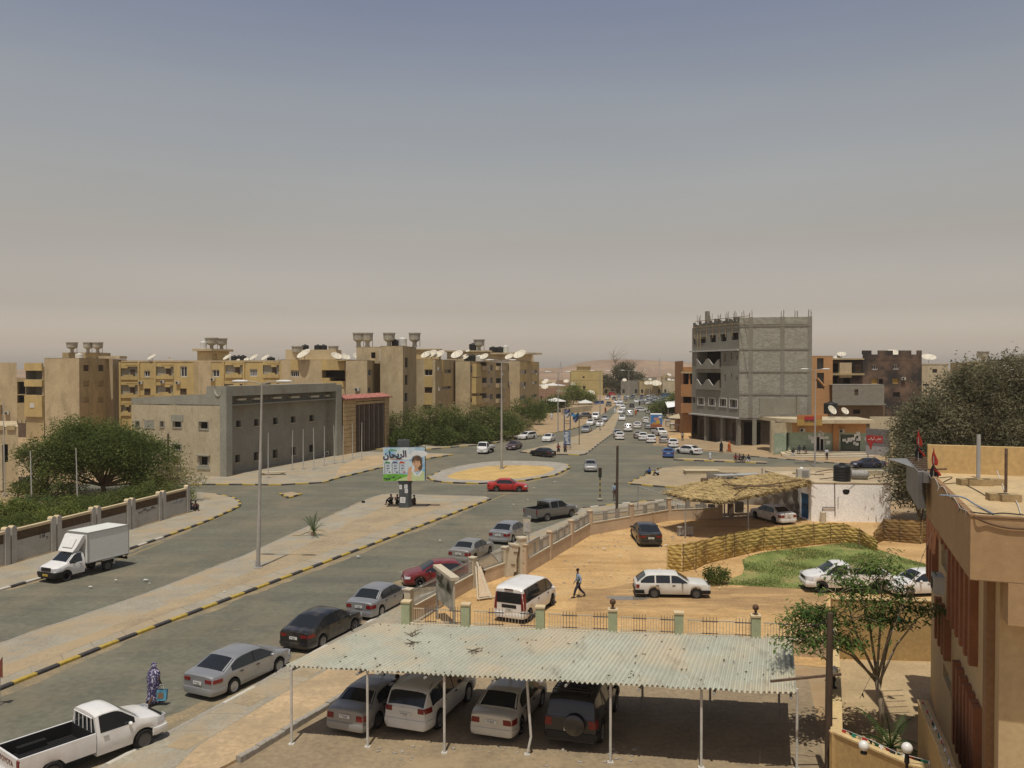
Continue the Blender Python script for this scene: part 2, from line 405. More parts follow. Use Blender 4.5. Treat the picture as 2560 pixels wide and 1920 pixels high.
 def outline(s,end,z):
  """plan outline round one end of the car at height z: list of (distance, point, normal)"""
  xe=s.x1 if end>0 else s.x0
  pts=[]
  we=s.yside(xe-end*.001,z)
  for k in range(7): pts.append((xe,we*k/6.5))
  for d in (.02,.05,.1,.17,.25,.35,.5,.7,.95):
   x=xe-end*d; pts.append((x,s.yside(x,z)))
  out=[];d=0
  for i,p in enumerate(pts):
   if i: d+=math.dist(p,pts[i-1])
   a=pts[max(0,i-1)]; b=pts[min(len(pts)-1,i+1)]
   t=Vector((b[0]-a[0],b[1]-a[1])); nn=Vector((t.y,-t.x)) if end>0 else Vector((-t.y,t.x))
   nn=nn.normalized() if nn.length>0 else Vector((end,0))
   out.append((d,p,nn))
  return out
 def wrap(s,end,d0,d1,z0,z1,off,side=0,n=12,bulge=0,nz=3):
  """a panel following the outline of one end, from distance d0 to d1 off the centre line; side 0 spans both sides symmetrically to d1"""
  m=MB()
  def pt(d,z,o):
   ol=s.outline(end,z); sg=1 if d>=0 else -1; d=abs(d)
   for a,b in zip(ol,ol[1:]):
    if d<=b[0]:
     f=(d-a[0])/max(1e-6,b[0]-a[0]); x=a[1][0]+(b[1][0]-a[1][0])*f; y=a[1][1]+(b[1][1]-a[1][1])*f; nn=a[2].lerp(b[2],f)
     return Vector((x+nn.x*o,sg*(y+nn.y*o),z))
   a=ol[-1]; return Vector((a[1][0],sg*a[1][1],z))
  if side==0: d0,d1=-d1,d1; n*=2
  elif side<0: d0,d1=-d1,-d0
  vs=[];fs=[]
  for i in range(n+1):
   d=d0+(d1-d0)*i/n
   prof=[(z0,-.01)]+[(z0+(z1-z0)*j/nz,off+bulge*math.sin(math.pi*j/nz)) for j in range(nz+1)]+[(z1,-.01)]
   for z,o in prof: vs.append(pt(d,z,o))
  k=nz+3
  for i in range(n):
   for j in range(k-1):
    f=(i*k+j,(i+1)*k+j,(i+1)*k+j+1,i*k+j+1); fs.append(f if end>0 else f[::-1])
  m.add(vs,fs); 
  m.add([vs[j] for j in range(k)],[tuple(range(k))]); m.add([vs[n*k+j] for j in range(k)],[tuple(range(k))])
  return m
def wheel_meshes(r,w=.2,rim=ALLOY,spokes=5,name='wheel'):
 t=MB(); RY=Matrix.Rotation(math.pi/2,3,'X')
 t.lathe([(r*.60,-w*.38),(r*.72,-w*.5),(r*.93,-w*.48),(r,-w*.3),(r,w*.3),(r*.93,w*.48),(r*.72,w*.5),(r*.60,w*.38)],n=22,M=RY)
 tyre=t.mesh('tyre',RUBBER,50)
 m=MB()
 m.lathe([(0,0),(r*.62,0)],n=22,M=RY,c=(0,0,0),mi=1)
 m.lathe([(r*.60,-w*.40),(r*.635,-w*.46),(r*.66,-w*.40)],n=22,M=RY); m.lathe([(r*.66,w*.40),(r*.635,w*.46),(r*.60,w*.40)],n=22,M=RY)
 for sgn in (-1,1):
  if spokes:
   for i in range(spokes):
    a=2*math.pi*i/spokes; c,s_=math.cos(a),math.sin(a); b1,b2=r*.055,r*.095
    P=lambda q,u:(q*c-u*s_,sgn*(w*.36+.01*(q<r*.3)),q*s_+u*c)
    f=[P(r*.08,-b1),P(r*.62,-b2),P(r*.62,b2),P(r*.08,b1)]
    m.add(f,[(0,1,2,3)] if sgn<0 else [(3,2,1,0)])
   m.lathe([(0,.0),(r*.16,.0)],n=10,M=RY,c=(0,sgn*(w*.38),0))
  else:
   m.lathe([(r*.12,.0),(r*.25,.012),(r*.45,.0),(r*.60,.015)],n=22,M=RY,c=(0,sgn*w*.34,0)); m.lathe([(0,0),(r*.14,0)],n=10,M=RY,c=(0,sgn*w*.38,0),mi=1)
 rimm=m.mesh('rim',[rim,UNDER],40)
 return tyre,rimm
PROTO={}
def plate_mesh(col):
 m=MB(); m.box((0,0,0),(.012,.44,.13)); 
 for k in range(5): m.box((.008,-.14+k*.06,.015),(.006,.03,.045),mi=1)
 for k in range(3): m.box((.008,-.02+k*.05,-.035),(.006,.03,.025),mi=1)
 return m.mesh('number_plate',[col,mat('plate_ink',(.12,.12,.12),.6,0)])
PLW=plate_mesh(PLATEW); PLY=plate_mesh(PLATEY)
def mirrors(cs,x,t,pm):
 for sd in (-1,1):
  m=MB(); y=cs.yside(x,cs.zb(x)); z=cs.zb(x)+.09
  m.sphere((x,sd*(y+.12),z),(.065,.11,.075),8,6); m.tube([(x+.02,sd*y,z-.05),(x,sd*(y+.08),z-.02)],.025,6)
  m.build('wing_mirror',pm,t,60)
def add_wheels(cs,t,rim,spokes,w=.2,xs=None,tr=None):
 ty,ri=wheel_meshes(cs.r,w,rim,spokes)
 for x in (xs or cs.wheels):
  for sd in (-1,1):
   o=put('wheel',ty,t,(x,sd*((tr or cs.W/2)-w/2-.015),cs.r)); put('rim',ri,o)
def car_proto(key,p,rim=ALLOY,spokes=5):
 cs=CarShape(p); t=thing(p.get('name','parked_car'),'','car'); pm=PW
 cs.body().build('body',[pm,UNDER],t,34)
 wx0,wx1=cs.ws                      # windscreen: base x, top x
 cs.top_patch(wx1-.0,wx0-.02,.045).build('windscreen',GLASS,t,60)
 if cs.rwn:
  rx0,rx1=cs.rwn; cs.top_patch(rx0,rx1,.05).build('rear_window',GLASS,t,60)
 for sd in (-1,1):
  for xa,xb in cs.glass: cs.side_glass(xa,xb,sd,slant=p.get('slant',0)).build('side_window',GLASS,t,60)
  if p.get('pillar_black',True) and len(cs.glass)>1:
   for (a,b),(c,d) in zip(cs.glass,cs.glass[1:]):
    if 0<c-b<.2: cs.side_glass(b,c,sd,off=.004,n=3).build('door_pillar',BLACKTRIM,t,60)
  for xa,xb in cs.doors:
   d=cs.door(xa,xb,sd).build('door',pm,t,40)
   h=MB(); xh=xa+.13; z=cs.zb(xh)-.09; h.box((xh,sd*(cs.yside(xh,z)+.03),z),(.17,.03,.03)); h.build('handle',p.get('handle_m',BLACKTRIM),d)
 bm=p.get('bumper_m') or pm
 for end in (1,-1):
  z0,z1=p.get('bz',(.24,.50)); cs.wrap(end,0,cs.W/2+.42,z0,z1,.035,0,12,.02).build('bumper',bm,t,40)
 g0=MB()
 for a in cs.wrap(1,0,p.get('gw',.38),*p.get('gz',(.56,.66)),.014,0,5).__dict__['v'],: pass
 cs.wrap(1,0,p.get('gw',.38),*p.get('gz',(.56,.66)),.014,0,5).build('grille',BLACKTRIM,t)
 for sd in (1,-1):
  cs.wrap(1,*p['hl'],.016,sd,8).build('headlight',LAMPCLR,t,60)
  cs.wrap(-1,*p['tl'],.016,sd,8).build('tail_lamp',LAMPRED,t,60)
 zr=p.get('pz',.72); put('number_plate',PLW,t,(cs.x0-.028,0,zr),math.pi); put('number_plate',PLW,t,(cs.x1+.055,0,.40))
 mirrors(cs,cs.ws[0]-.42,t,p.get('mirror_m',pm))
 add_wheels(cs,t,rim,spokes)
 t['len']=cs.L; PROTO[key]=(t,cs); return t,cs
def sedan(key,**k):
 p=dict(L=4.55,W=1.76,wb=2.66,foh=.90,r=.315,
      top=[(-2.30,.90),(-2.24,.985),(-1.72,1.01),(-1.05,1.385),(-.75,1.44),(0,1.465),(.42,1.43),(1.22,1.00),(1.32,.965),(2.0,.83),(2.22,.70),(2.30,.60)],
      belt=[(-2.3,.86),(-1.7,.93),(0,.90),(1.2,.885),(2.0,.77),(2.3,.55)],
      ws=(1.20,.44),rwn=(-1.66,-1.06),glass=[(-1.28,-.12),(-.04,1.02)],doors=[(-1.0,-.10),(-.05,1.05)],
      hl=(.42,1.02,.58,.72),tl=(.45,1.10,.66,.85),pz=.74)
 p.update(k); return p
car_proto('sedan',sedan('sedan'))
car_proto('sedan_b',sedan('b',L=4.75,W=1.83,wb=2.73,foh=.92,r=.325,roundf=.2,roundr=.15,
   top=[(-2.40,.92),(-2.34,1.02),(-1.85,1.05),(-1.05,1.41),(-.7,1.465),(0,1.48),(.45,1.44),(1.3,1.00),(1.42,.965),(2.1,.84),(2.30,.72),(2.38,.62)],
   belt=[(-2.4,.90),(-1.7,.96),(0,.92),(1.25,.90),(2.1,.79),(2.4,.55)],ws=(1.28,.47),rwn=(-1.80,-1.08),glass=[(-1.38,-.12),(-.04,1.08)],tl=(.40,1.22,.74,.88),pz=.70),ALLOY,6)
car_proto('sedan_c',sedan('c',L=4.35,W=1.70,wb=2.50,foh=.82,r=.295,roundf=.13,roundr=.09,
   top=[(-2.2,.88),(-2.14,.98),(-1.55,1.01),(-1.0,1.34),(-.7,1.385),(0,1.40),(.35,1.37),(1.05,.99),(1.15,.95),(1.9,.86),(2.12,.74),(2.18,.62)],
   belt=[(-2.2,.84),(-1.6,.91),(0,.88),(1.1,.87),(1.9,.80),(2.2,.55)],ws=(1.03,.37),rwn=(-1.50,-1.02),glass=[(-1.15,-.12),(-.04,.88)],doors=[(-.95,-.10),(-.05,.92)],tl=(.48,1.0,.62,.82)),STEEL,0)
car_proto('wagon',sedan('w',L=4.30,W=1.66,wb=2.42,foh=.80,r=.29,roundf=.06,roundr=.05,tum=.30,bumper_m=BLACKTRIM,bz=(.28,.50),mirror_m=BLACKTRIM,
   top=[(-2.15,.80),(-2.10,.86),(-2.05,.93),(-1.55,1.33),(-1.30,1.385),(-.6,1.40),(.15,1.385),(.30,1.36),(.98,.94),(1.05,.92),(1.95,.84),(2.06,.78),(2.12,.66)],
   belt=[(-2.15,.78),(-1.9,.86),(0,.86),(1.0,.85),(1.95,.79),(2.15,.6)],ws=(.96,.32),rwn=(-2.03,-1.56),glass=[(-1.86,-1.05),(-.97,-.16),(-.08,.84)],doors=[(-1.02,-.13),(-.08,.86)],
   hl=(.45,.84,.60,.74),gw=.44,gz=(.60,.74),tl=(.52,.98,.60,.80),pz=.62,pillar_black=False),STEEL,0)
car_proto('estate',sedan('e',L=4.6,W=1.75,wb=2.7,foh=.90,r=.31,tum=.32,
   top=[(-2.30,.95),(-2.24,1.02),(-1.95,1.42),(-1.7,1.47),(-.6,1.49),(.1,1.47),(.4,1.42),(1.2,.99),(1.3,.96),(2.05,.83),(2.25,.70),(2.3,.6)],
   belt=[(-2.3,.92),(-1.7,.95),(0,.91),(1.2,.88),(2.0,.77),(2.3,.55)],ws=(1.18,.42),rwn=(-2.22,-1.96),glass=[(-2.0,-1.12),(-1.04,-.12),(-.04,1.02)]))
car_proto('hatch',sedan('h',L=4.0,W=1.70,wb=2.5,foh=.78,r=.295,
   top=[(-2.0,.90),(-1.95,.97),(-1.60,1.36),(-1.35,1.43),(-.6,1.46),(0,1.45),(.3,1.41),(1.0,.99),(1.1,.95),(1.75,.83),(1.95,.70),(2.0,.6)],
   belt=[(-2.0,.87),(-1.4,.93),(0,.89),(1.0,.87),(1.75,.77),(2.0,.55)],ws=(.98,.32),rwn=(-1.93,-1.60),glass=[(-1.5,-.20),(-.12,.85)],doors=[(-1.05,-.18),(-.12,.88)],tl=(.5,1.0,.68,.92)))
car_proto('suv',sedan('s',L=4.70,W=1.90,wb=2.70,foh=.92,r=.36,sill=.30,tum=.27,roundr=.17,roundf=.15,bz=(.33,.66),
   top=[(-2.35,1.02),(-2.30,1.12),(-1.98,1.60),(-1.7,1.685),(-.7,1.73),(.1,1.72),(.45,1.66),(1.22,1.17),(1.34,1.13),(2.1,.98),(2.28,.84),(2.35,.70)],
   belt=[(-2.35,.98),(-1.7,1.09),(0,1.05),(1.2,1.03),(2.1,.91),(2.35,.65)],ws=(1.20,.48),rwn=(-2.28,-2.00),glass=[(-1.92,-1.22),(-1.14,-.12),(-.04,1.02)],doors=[(-1.05,-.10),(-.05,1.08)],
   hl=(.45,1.1,.78,.92),gz=(.70,.86),tl=(.52,1.15,.92,1.10),pz=.86))
def roof_rails(t,cs,xa,xb,m):
 for sd in (-1,1):
  q=MB(); pts=[]
  for i in range(9):
   x=xa+(xb-xa)*i/8; y=cs.sec(x)[4][0]-.06; pts.append((x,sd*y,cs.ytop(x,y)+(.055 if 0<i<8 else 0)))
  q.tube(pts,.022,6); q.build('roof_rail',m,t,60)
roof_rails(*PROTO['suv'],-1.8,.3,ALLOY)
car_proto('big_suv',sedan('g',L=4.75,W=1.96,wb=2.85,foh=.88,r=.385,sill=.36,tum=.20,roundr=.07,roundf=.12,bz=(.40,.68),bumper_m=BLACKTRIM,
   top=[(-2.38,1.10),(-2.34,1.22),(-2.16,1.74),(-2.0,1.83),(-1.0,1.87),(.25,1.86),(.55,1.79),(1.2,1.28),(1.3,1.24),(2.15,1.13),(2.32,.98),(2.38,.8)],
   belt=[(-2.38,1.05),(-1.7,1.18),(0,1.16),(1.2,1.15),(2.15,1.05),(2.38,.75)],ws=(1.18,.58),rwn=(-2.33,-2.17),glass=[(-2.1,-1.25),(-1.17,-.15),(-.07,1.0)],doors=[(-1.1,-.12),(-.07,1.05)],
   hl=(.5,1.1,.86,1.04),gz=(.78,1.0),tl=(.66,1.12,.86,1.14),pz=.78))
t_,c_=PROTO['big_suv']
q_=MB(); RYX=Matrix.Rotation(math.pi/2,3,'Y')
q_.lathe([(0,.22),(.30,.22),(.365,.18),(.38,.1),(.38,0),(0,0)],n=26,M=RYX.inverted(),c=(c_.x0-.02,-.18,1.0)); q_.build('spare_wheel_cover',PB,t_,40)
q_=MB()
for i in range(9): q_.box((-1.9+i*.24,0,1.955),(.05,1.36,.03))
for y in (-.7,.7): q_.tube([(-2.0,y,1.96),(.15,y,1.96)],.025,6); q_.tube([(-2.0,y,1.96),(-2.0,y,1.84)],.02,6); q_.tube([(.1,y,1.96),(.1,y,1.84)],.02,6)
q_.build('roof_rack',BLACKTRIM,t_)
q_=MB(); q_.tube([(1.0,1.0,1.25),(1.0,1.06,1.5),(.85,1.0,1.95)],.04,8); q_.build('snorkel',BLACKTRIM,t_,60)
car_proto('van',sedan('v',L=4.75,W=1.90,wb=3.20,foh=.80,r=.335,sill=.28,tum=.13,roundr=.09,roundf=.2,bz=(.28,.55),bumper_m=None,
   top=[(-2.38,1.74),(-2.35,1.80),(-2.25,1.87),(-1.9,1.90),(-.5,1.905),(.6,1.86),(.95,1.76),(1.75,1.18),(1.85,1.13),(2.15,1.0),(2.32,.82),(2.38,.68)],
   belt=[(-2.38,1.04),(-1.5,1.08),(.5,1.06),(1.7,1.02),(2.1,.9),(2.38,.6)],ws=(1.73,1.0),rwn=None,glass=[(-2.2,-.75),(-.68,.55),(.66,1.5)],doors=[(-.7,.60),(.66,1.55)],
   hl=(.5,1.2,.72,.90),gz=(.62,.78),tl=(.70,1.02,.72,1.60),pz=.72,handle_m=BLACKTRIM))
t_,c_=PROTO['van']
def flat_rear(t,cs,y0,y1,z0,z1,m,name,off=.012):
 q=MB(); vs=[]; n=6
 for j in range(n+1):
  z=z0+(z1-z0)*j/n; w=min(y1,cs.yside(cs.x0+.01,z)-.05)
  vs+=[(cs.x0-off,-w,z),(cs.x0-off,w,z)]
 q.add(vs,[(2*j,2*j+1,2*j+3,2*j+2)[::-1] for j in range(n)]); return q.build(name,m,t)
flat_rear(t_,c_,0,.70,1.06,1.62,GLASS,'rear_window')
flat_rear(t_,c_,0,.42,.80,.98,BLACKTRIM,'plate_recess')
q_=MB(); q_.box((c_.x0-.02,0,1.78),(.05,.5,.05)); q_.build('brake_light',mat('brake_dark',(.06,.01,.01),.3,0),t_)
def pickup_proto(key,cab,bedlen,paintm=PW,liner=True,double=False):
 p=sedan('p',W=1.76,r=.36,sill=.36,tum=.26,roundf=.14,roundr=.02,bz=(.40,.66))
 p.update(cab); cs=CarShape(p); xr=cs.cut; t=thing('pickup_truck','','pickup truck')
 cs.body().build('body',[PW,UNDER],t,34)
 cs.top_patch(cs.ws[1],cs.ws[0]-.02,.045).build('windscreen',GLASS,t,60)
 for sd in (-1,1):
  for xa,xb in cs.glass: cs.side_glass(xa,xb,sd).build('side_window',GLASS,t,60)
  for xa,xb in cs.doors:
   d=cs.door(xa,xb,sd).build('door',PW,t,40); h=MB(); xh=xa+.15; z=cs.zb(xh)-.1
   h.box((xh,sd*(cs.yside(xh,z)+.03),z),(.17,.035,.04)); h.build('handle',CHROME,d)
  cs.wrap(1,*p['hl'],.016,sd,8).build('headlight',LAMPCLR,t,60)
 cs.wrap(1,0,cs.W/2+.42,*p['bz'],.05,0,12,.02).build('bumper',p.get('bumper_m') or PW,t,40)
 cs.wrap(1,0,.42,*p.get('gz',(.72,.92)),.02,0,5).build('grille',BLACKTRIM,t)
 put('number_plate',p.get('plate',PLW),t,(cs.x1+.075,0,.52))
 mirrors(cs,cs.ws[0]-.40,t,p.get('mirror_m',PW)); add_wheels(cs,t,p.get('rim',STEEL),p.get('spokes',0),.21)
 zb=cs.zb(xr+.05); zt=cs.zt(xr+.05)
 q=MB(); w0=cs.sec(xr+.02)[4][0]-.09; w1=cs.hw(xr+.1)-.14; x=xr-.012
 q.quad((x,w1,zb+.05),(x,-w1,zb+.05),(x,-w0,zt-.13),(x,w0,zt-.13)); q.build('rear_window',GLASS,t)
 if p.get('bars'):
  q=MB()
  for k in range(5):
   y=-.6+k*.3; q.tube([(xr-.05,y,zb-.02),(xr-.05,y*.93,zt-.1)],.018,6)
  q.tube([(xr-.05,-.62,zt-.1),(xr-.05,.62,zt-.1)],.02,6); q.build('window_guard',PW,t)
 PROTO[key]=(t,cs); return t,cs,xr
def load_bed(t,cs,xr,L,h=.45,floor=.70,sill=.50,m=PW,liner=BLACKTRIM):
 """open box bed: outer sides with wheel arches, dark lined inside, tailgate"""
 xe=xr-L; top=floor+h; W2=cs.W/2-.01; gap=.025
 for sd in (-1,1):
  q=MB(); xs=sorted({xe,xr-gap}|{xe+(xr-gap-xe)*i/16 for i in range(17)}|{cs.rw+(cs.r+.06)*math.sin(k*math.pi/10) for k in range(-5,6)})
  xs=[x for x in xs if xe<=x<=xr-gap]; vs=[];fs=[]
  for x in xs:
   z0=sill; d=(cs.r+.06)**2-(x-cs.rw)**2
   if d>0: z0=max(z0,cs.r+math.sqrt(d))
   vs+=[(x,sd*(W2-.03),z0),(x,sd*W2,z0+(top-z0)*.5),(x,sd*(W2-.015),top),(x,sd*(W2-.075),top),(x,sd*(W2-.075),floor)]
  for i in range(len(xs)-1):
   for j in range(4):
    f=(i*5+j,(i+1)*5+j,(i+1)*5+j+1,i*5+j+1); fs.append(f if sd<0 else f[::-1])
  q.add(vs,fs); q.add(vs[:5],[(0,1,2,3,4)]); q.build('bed_side',m,t,35)
 q=MB(); q.box(((xe+xr)/2,0,floor-.03),(L-.06,2*W2-.16,.06)); q.box((xr-.05,0,floor+h/2-.01),(.05,2*W2-.16,h-.02))
 for sd in (-1,1):
  q.box(((xe+xr)/2,sd*(W2-.085),floor+h/2),(L-.1,.012,h-.02)); q.box((cs.rw,sd*(W2-.2),floor+.11),(.9,.2,.22))
 for i in range(9): q.box(((xe+xr)/2,-W2+.22+i*(2*W2-.44)/8,floor+.008),(L-.16,.05,.016))
 q.build('bed_liner',liner,t)
 q=MB(); q.box((xe,0,(sill+top)/2+.02),(.07,2*W2-.24,top-sill-.06)); tg=q.build('tailgate',m,t)
 q=MB(); q.box((xe-.05,0,sill-.04),(.14,2*W2-.1,.15)); q.build('bumper',CHROME if m is not PW else PW,t)
 for sd in (-1,1):
  q=MB(); q.box((xe-.012,sd*(W2-.075),top-.24),(.06,.13,.36)); q.build('tail_lamp',LAMPRED,t)
 put('number_plate',PLW,t,(xe-.13,0,sill-.02),math.pi)
 q=MB(); q.box(((xe+xr)/2,0,sill-.02),(L-.1,.9,.16)); q.build('chassis',UNDER,t)
 return xe,tg
HILUX=dict(L=5.25,W=1.78,wb=3.09,foh=.86,cut=.10,rim=STEEL,bars=True,
   top=[(0,1.66),(.10,1.70),(.3,1.745),(.75,1.74),(.95,1.69),(1.62,1.20),(1.75,1.16),(2.35,1.04),(2.55,.90),(2.62,.78)],
   belt=[(0,1.08),(1.5,1.06),(2.3,.97),(2.62,.7)],ws=(1.60,.97),glass=[(.22,1.42)],doors=[(.24,1.45)],hl=(.48,1.12,.80,.98),gz=(.74,.92))
t_,c_,x_=pickup_proto('pickup',HILUX,2.3); load_bed(t_,c_,x_,2.42,.46,.70,.52)
NAV=dict(L=5.2,W=1.82,wb=3.1,foh=.85,cut=-.95,rim=ALLOY,spokes=6,
   top=[(-1.0,1.60),(-.95,1.62),(-.75,1.725),(.1,1.74),(.6,1.70),(1.35,1.18),(1.48,1.14),(2.3,1.05),(2.52,.92),(2.6,.78)],
   belt=[(-1,1.08),(1.3,1.06),(2.3,.98),(2.6,.7)],ws=(1.33,.62),glass=[(-.82,.02),(.10,1.15)],doors=[(-.85,.05),(.10,1.18)],hl=(.48,1.12,.82,1.0),gz=(.74,.94))
t_,c_,x_=pickup_proto('double_cab',NAV,1.5); load_bed(t_,c_,x_,1.62,.46,.70,.50)
q_=MB(); q_.tube([(x_-.08,-.78,1.14),(x_-.1,-.72,1.60),(x_-.1,.72,1.60),(x_-.08,.78,1.14)],.032,8); q_.build('roll_bar',BLACKTRIM,t_,60)
DM=dict(L=5.3,W=1.74,wb=3.05,foh=.80,cut=.55,rim=STEEL,bumper_m=BLACKTRIM,plate=PLY,mirror_m=BLACKTRIM,r=.35,
   top=[(.5,1.62),(.55,1.64),(.7,1.70),(1.05,1.70),(1.2,1.65),(1.82,1.17),(1.92,1.13),(2.4,1.0),(2.58,.88),(2.65,.76)],
   belt=[(.5,1.07),(1.8,1.04),(2.4,.93),(2.65,.68)],ws=(1.80,1.22),glass=[(.72,1.64)],doors=[(.72,1.66)],hl=(.46,1.12,.78,.94),gw=.5,gz=(.74,.98),bz=(.34,.70))
t_,c_,x_=pickup_proto('box_truck',DM,2.9)
FRP=mat('box_panel',(.66,.67,.62),.55,.06,1.5)
stain(FRP,(.4,.33,.24),1.5,.5,.8,.35)
q_=MB(); q_.box((-1.17,0,1.85),(3.2,1.92,1.95)); bx=q_.build('cargo_box',FRP,t_)
q_=MB()
for y in (-.97,.97):
 for z in (.89,2.81): q_.box((-1.17,y,z),(3.24,.05,.06))
 for x in (-2.77,.43): q_.box((x,y,1.85),(.05,.05,1.95))
for z in (.89,2.81):
 for x in (-2.77,.43): q_.box((x,0,z),(.05,1.9,.06))
q_.build('box_edge_trim',mat('aluminium',(.4,.4,.4),.4,.05,3,metal=.6),bx)
q_=MB(); vs=[]
for x,w,z in ((1.30,.66,1.73),(1.05,.74,2.05),(.66,.82,2.66),(.52,.84,2.70)): vs+=[(x,-w,z),(x,w,z)]
q_.add(vs,[(2*i,2*i+1,2*i+3,2*i+2) for i in range(3)]); q_.add([(1.30,-.66,1.73),(1.05,-.74,2.05),(.66,-.82,2.66),(.52,-.84,2.70),(.52,-.8,2.3),(.9,-.7,1.74)],[(0,1,2,3,4,5)])
q_.add([(1.30,.66,1.73),(1.05,.74,2.05),(.66,.82,2.66),(.52,.84,2.70),(.52,.8,2.3),(.9,.7,1.74)],[(5,4,3,2,1,0)])
q_.box((1.0,0,2.22),(.05,.9,.62),tilt=Matrix.Rotation(-.60,3,'Y')); q_.build('wind_deflector',PW,t_)
q_=MB(); q_.box((-1.15,0,.72),(3.3,.8,.2)); q_.box((-1.2,.80,.66),(.9,.1,.22)); q_.box((-2.75,0,.55),(.06,1.7,.12)); q_.box((-2.74,0,.8),(.04,1.8,.12)); q_.build('chassis',UNDER,t_)
for sd in(-1,1):
 q_=MB(); q_.box((c_.rw,sd*.78,.80),(.95,.3,.05)); q_.box((c_.rw-.46,sd*.78,.6),(.03,.3,.4)); q_.build('mudguard',PWD,t_)
 q_=MB(); q_.box((-2.79,sd*.7,.62),(.04,.2,.12)); q_.build('tail_lamp',LAMPRED,t_)
BG=dict(L=4.85,W=1.72,wb=2.6,foh=1.05,cut=.95,rim=STEEL,r=.31,sill=.34,tum=.16,roundf=.10,
   top=[(.9,1.80),(.95,1.82),(1.1,1.90),(1.6,1.92),(1.85,1.86),(2.22,1.18),(2.28,1.12),(2.38,.9),(2.42,.75)],
   belt=[(.9,1.06),(2.1,1.02),(2.42,.7)],ws=(2.20,1.87),glass=[(1.05,2.0)],doors=[(1.05,2.1)],hl=(.42,.95,.74,.92),gw=.2,gz=(.6,.68),bz=(.34,.62))
t_,c_,x_=pickup_proto('flatbed',BG,2.9)
q_=MB(); q_.box((-.78,0,.80),(3.3,1.62,.08)); q_.build('load_deck',mat('deck_steel',(.25,.25,.24),.6,.2,4),t_)
for sd in (-1,1):
 q_=MB(); q_.box((-.78,sd*.82,1.0),(3.3,.05,.34)); q_.build('drop_side',PW,t_)
q_=MB(); q_.box((-2.42,0,1.0),(.05,1.64,.34)); q_.build('tailgate',PW,t_)
q_=MB(); q_.box((.86,0,1.25),(.05,1.5,.85)); q_.build('headboard',BLACKTRIM,t_)
q_=MB(); q_.box((-.8,0,.62),(3.2,.75,.2)); q_.box((-.6,.6,.55),(.8,.3,.3)); q_.build('chassis',UNDER,t_)
for sd in(-1,1):
 q_=MB(); q_.box((-2.44,sd*.6,.66),(.04,.25,.1)); q_.build('tail_lamp',LAMPRED,t_)
FAR={}
def far_mesh(key):
 if key in FAR: return FAR[key]
 t,cs=PROTO[key]; m=MB(); mats=[PW]; idx={}
 def rec(o,M):
  M2=M@o.matrix_parent_inverse@o.matrix_basis if o is not t else Matrix()
  if o.type=='MESH' and o.name.split('.')[0] not in('handle','rim','chassis_','number_plate_'):
   me=o.data
   for k,p in enumerate(me.polygons):
    mm=me.materials[p.material_index]
    if mm not in mats: mats.append(mm)
   base=len(m.v); m.v+=[tuple(M2@v.co) for v in me.vertices]
   for p in me.polygons: m.f.append(tuple(base+i for i in p.vertices)); m.m.append(mats.index(me.materials[p.material_index]))
  for c in o.children: rec(c,M2)
 rec(t,Matrix()); FAR[key]=m.mesh('far_'+key,mats,34); return FAR[key]
USED=set()
def repaint(o,pm):
 for sl_ in getattr(o,'material_slots',[]):
  if sl_.material is PW and pm is not PW: sl_.link='OBJECT'; sl_.material=pm
 for c in o.children: repaint(c,pm)
def car(key,x,y,ang,label,pm=PW,name=None,cat=None,group=None,z=0.0,rename=None):
 t,cs=PROTO[key]
 o=copy_tree(t) if True else t
 o.location=(x,y,z); o.rotation_euler=(0,0,ang)
 o.name=name or {'pickup':'pickup_truck','double_cab':'pickup_truck','box_truck':'box_truck','flatbed':'flatbed_truck','van':'minivan'}.get(key,'parked_car')
 o['label']=label; o['category']=cat or {'pickup':'pickup truck','double_cab':'pickup truck','box_truck':'truck','flatbed':'truck','van':'van'}.get(key,'car')
 if group: o['group']=group
 repaint(o,pm); return o
def far_car(key,x,y,ang,label,pm,group,name='parked_car',cat='car',z=0.0):
 o=put(name,far_mesh(key),None,(x,y,z),ang)
 if pm is not PW: o.material_slots[0].link='OBJECT'; o.material_slots[0].material=pm
 return tag(o,label,cat,group)
def by_wheels(key,rear,front,side):
 """place a car from where its two visible wheels stand; side 'R' or 'L' is the visible side"""
 a,b=Vector(rear[:2]),Vector(front[:2]); d=(b-a).normalized(); ang=math.atan2(d.y,d.x)
 cs=PROTO[key][1]; off=(cs.W/2-.1)*(1 if side=='R' else -1); left=Vector((-d.y,d.x))
 mid=(a+b)/2+left*off-d*((cs.fw+cs.rw)/2)
 return mid.x,mid.y,ang
def by_rear(key,p,ang,end=-1):
 cs=PROTO[key][1]; d=Vector((math.cos(ang),math.sin(ang)))
 q=Vector(p[:2])-d*(cs.x0 if end<0 else cs.x1); return q.x,q.y,ang
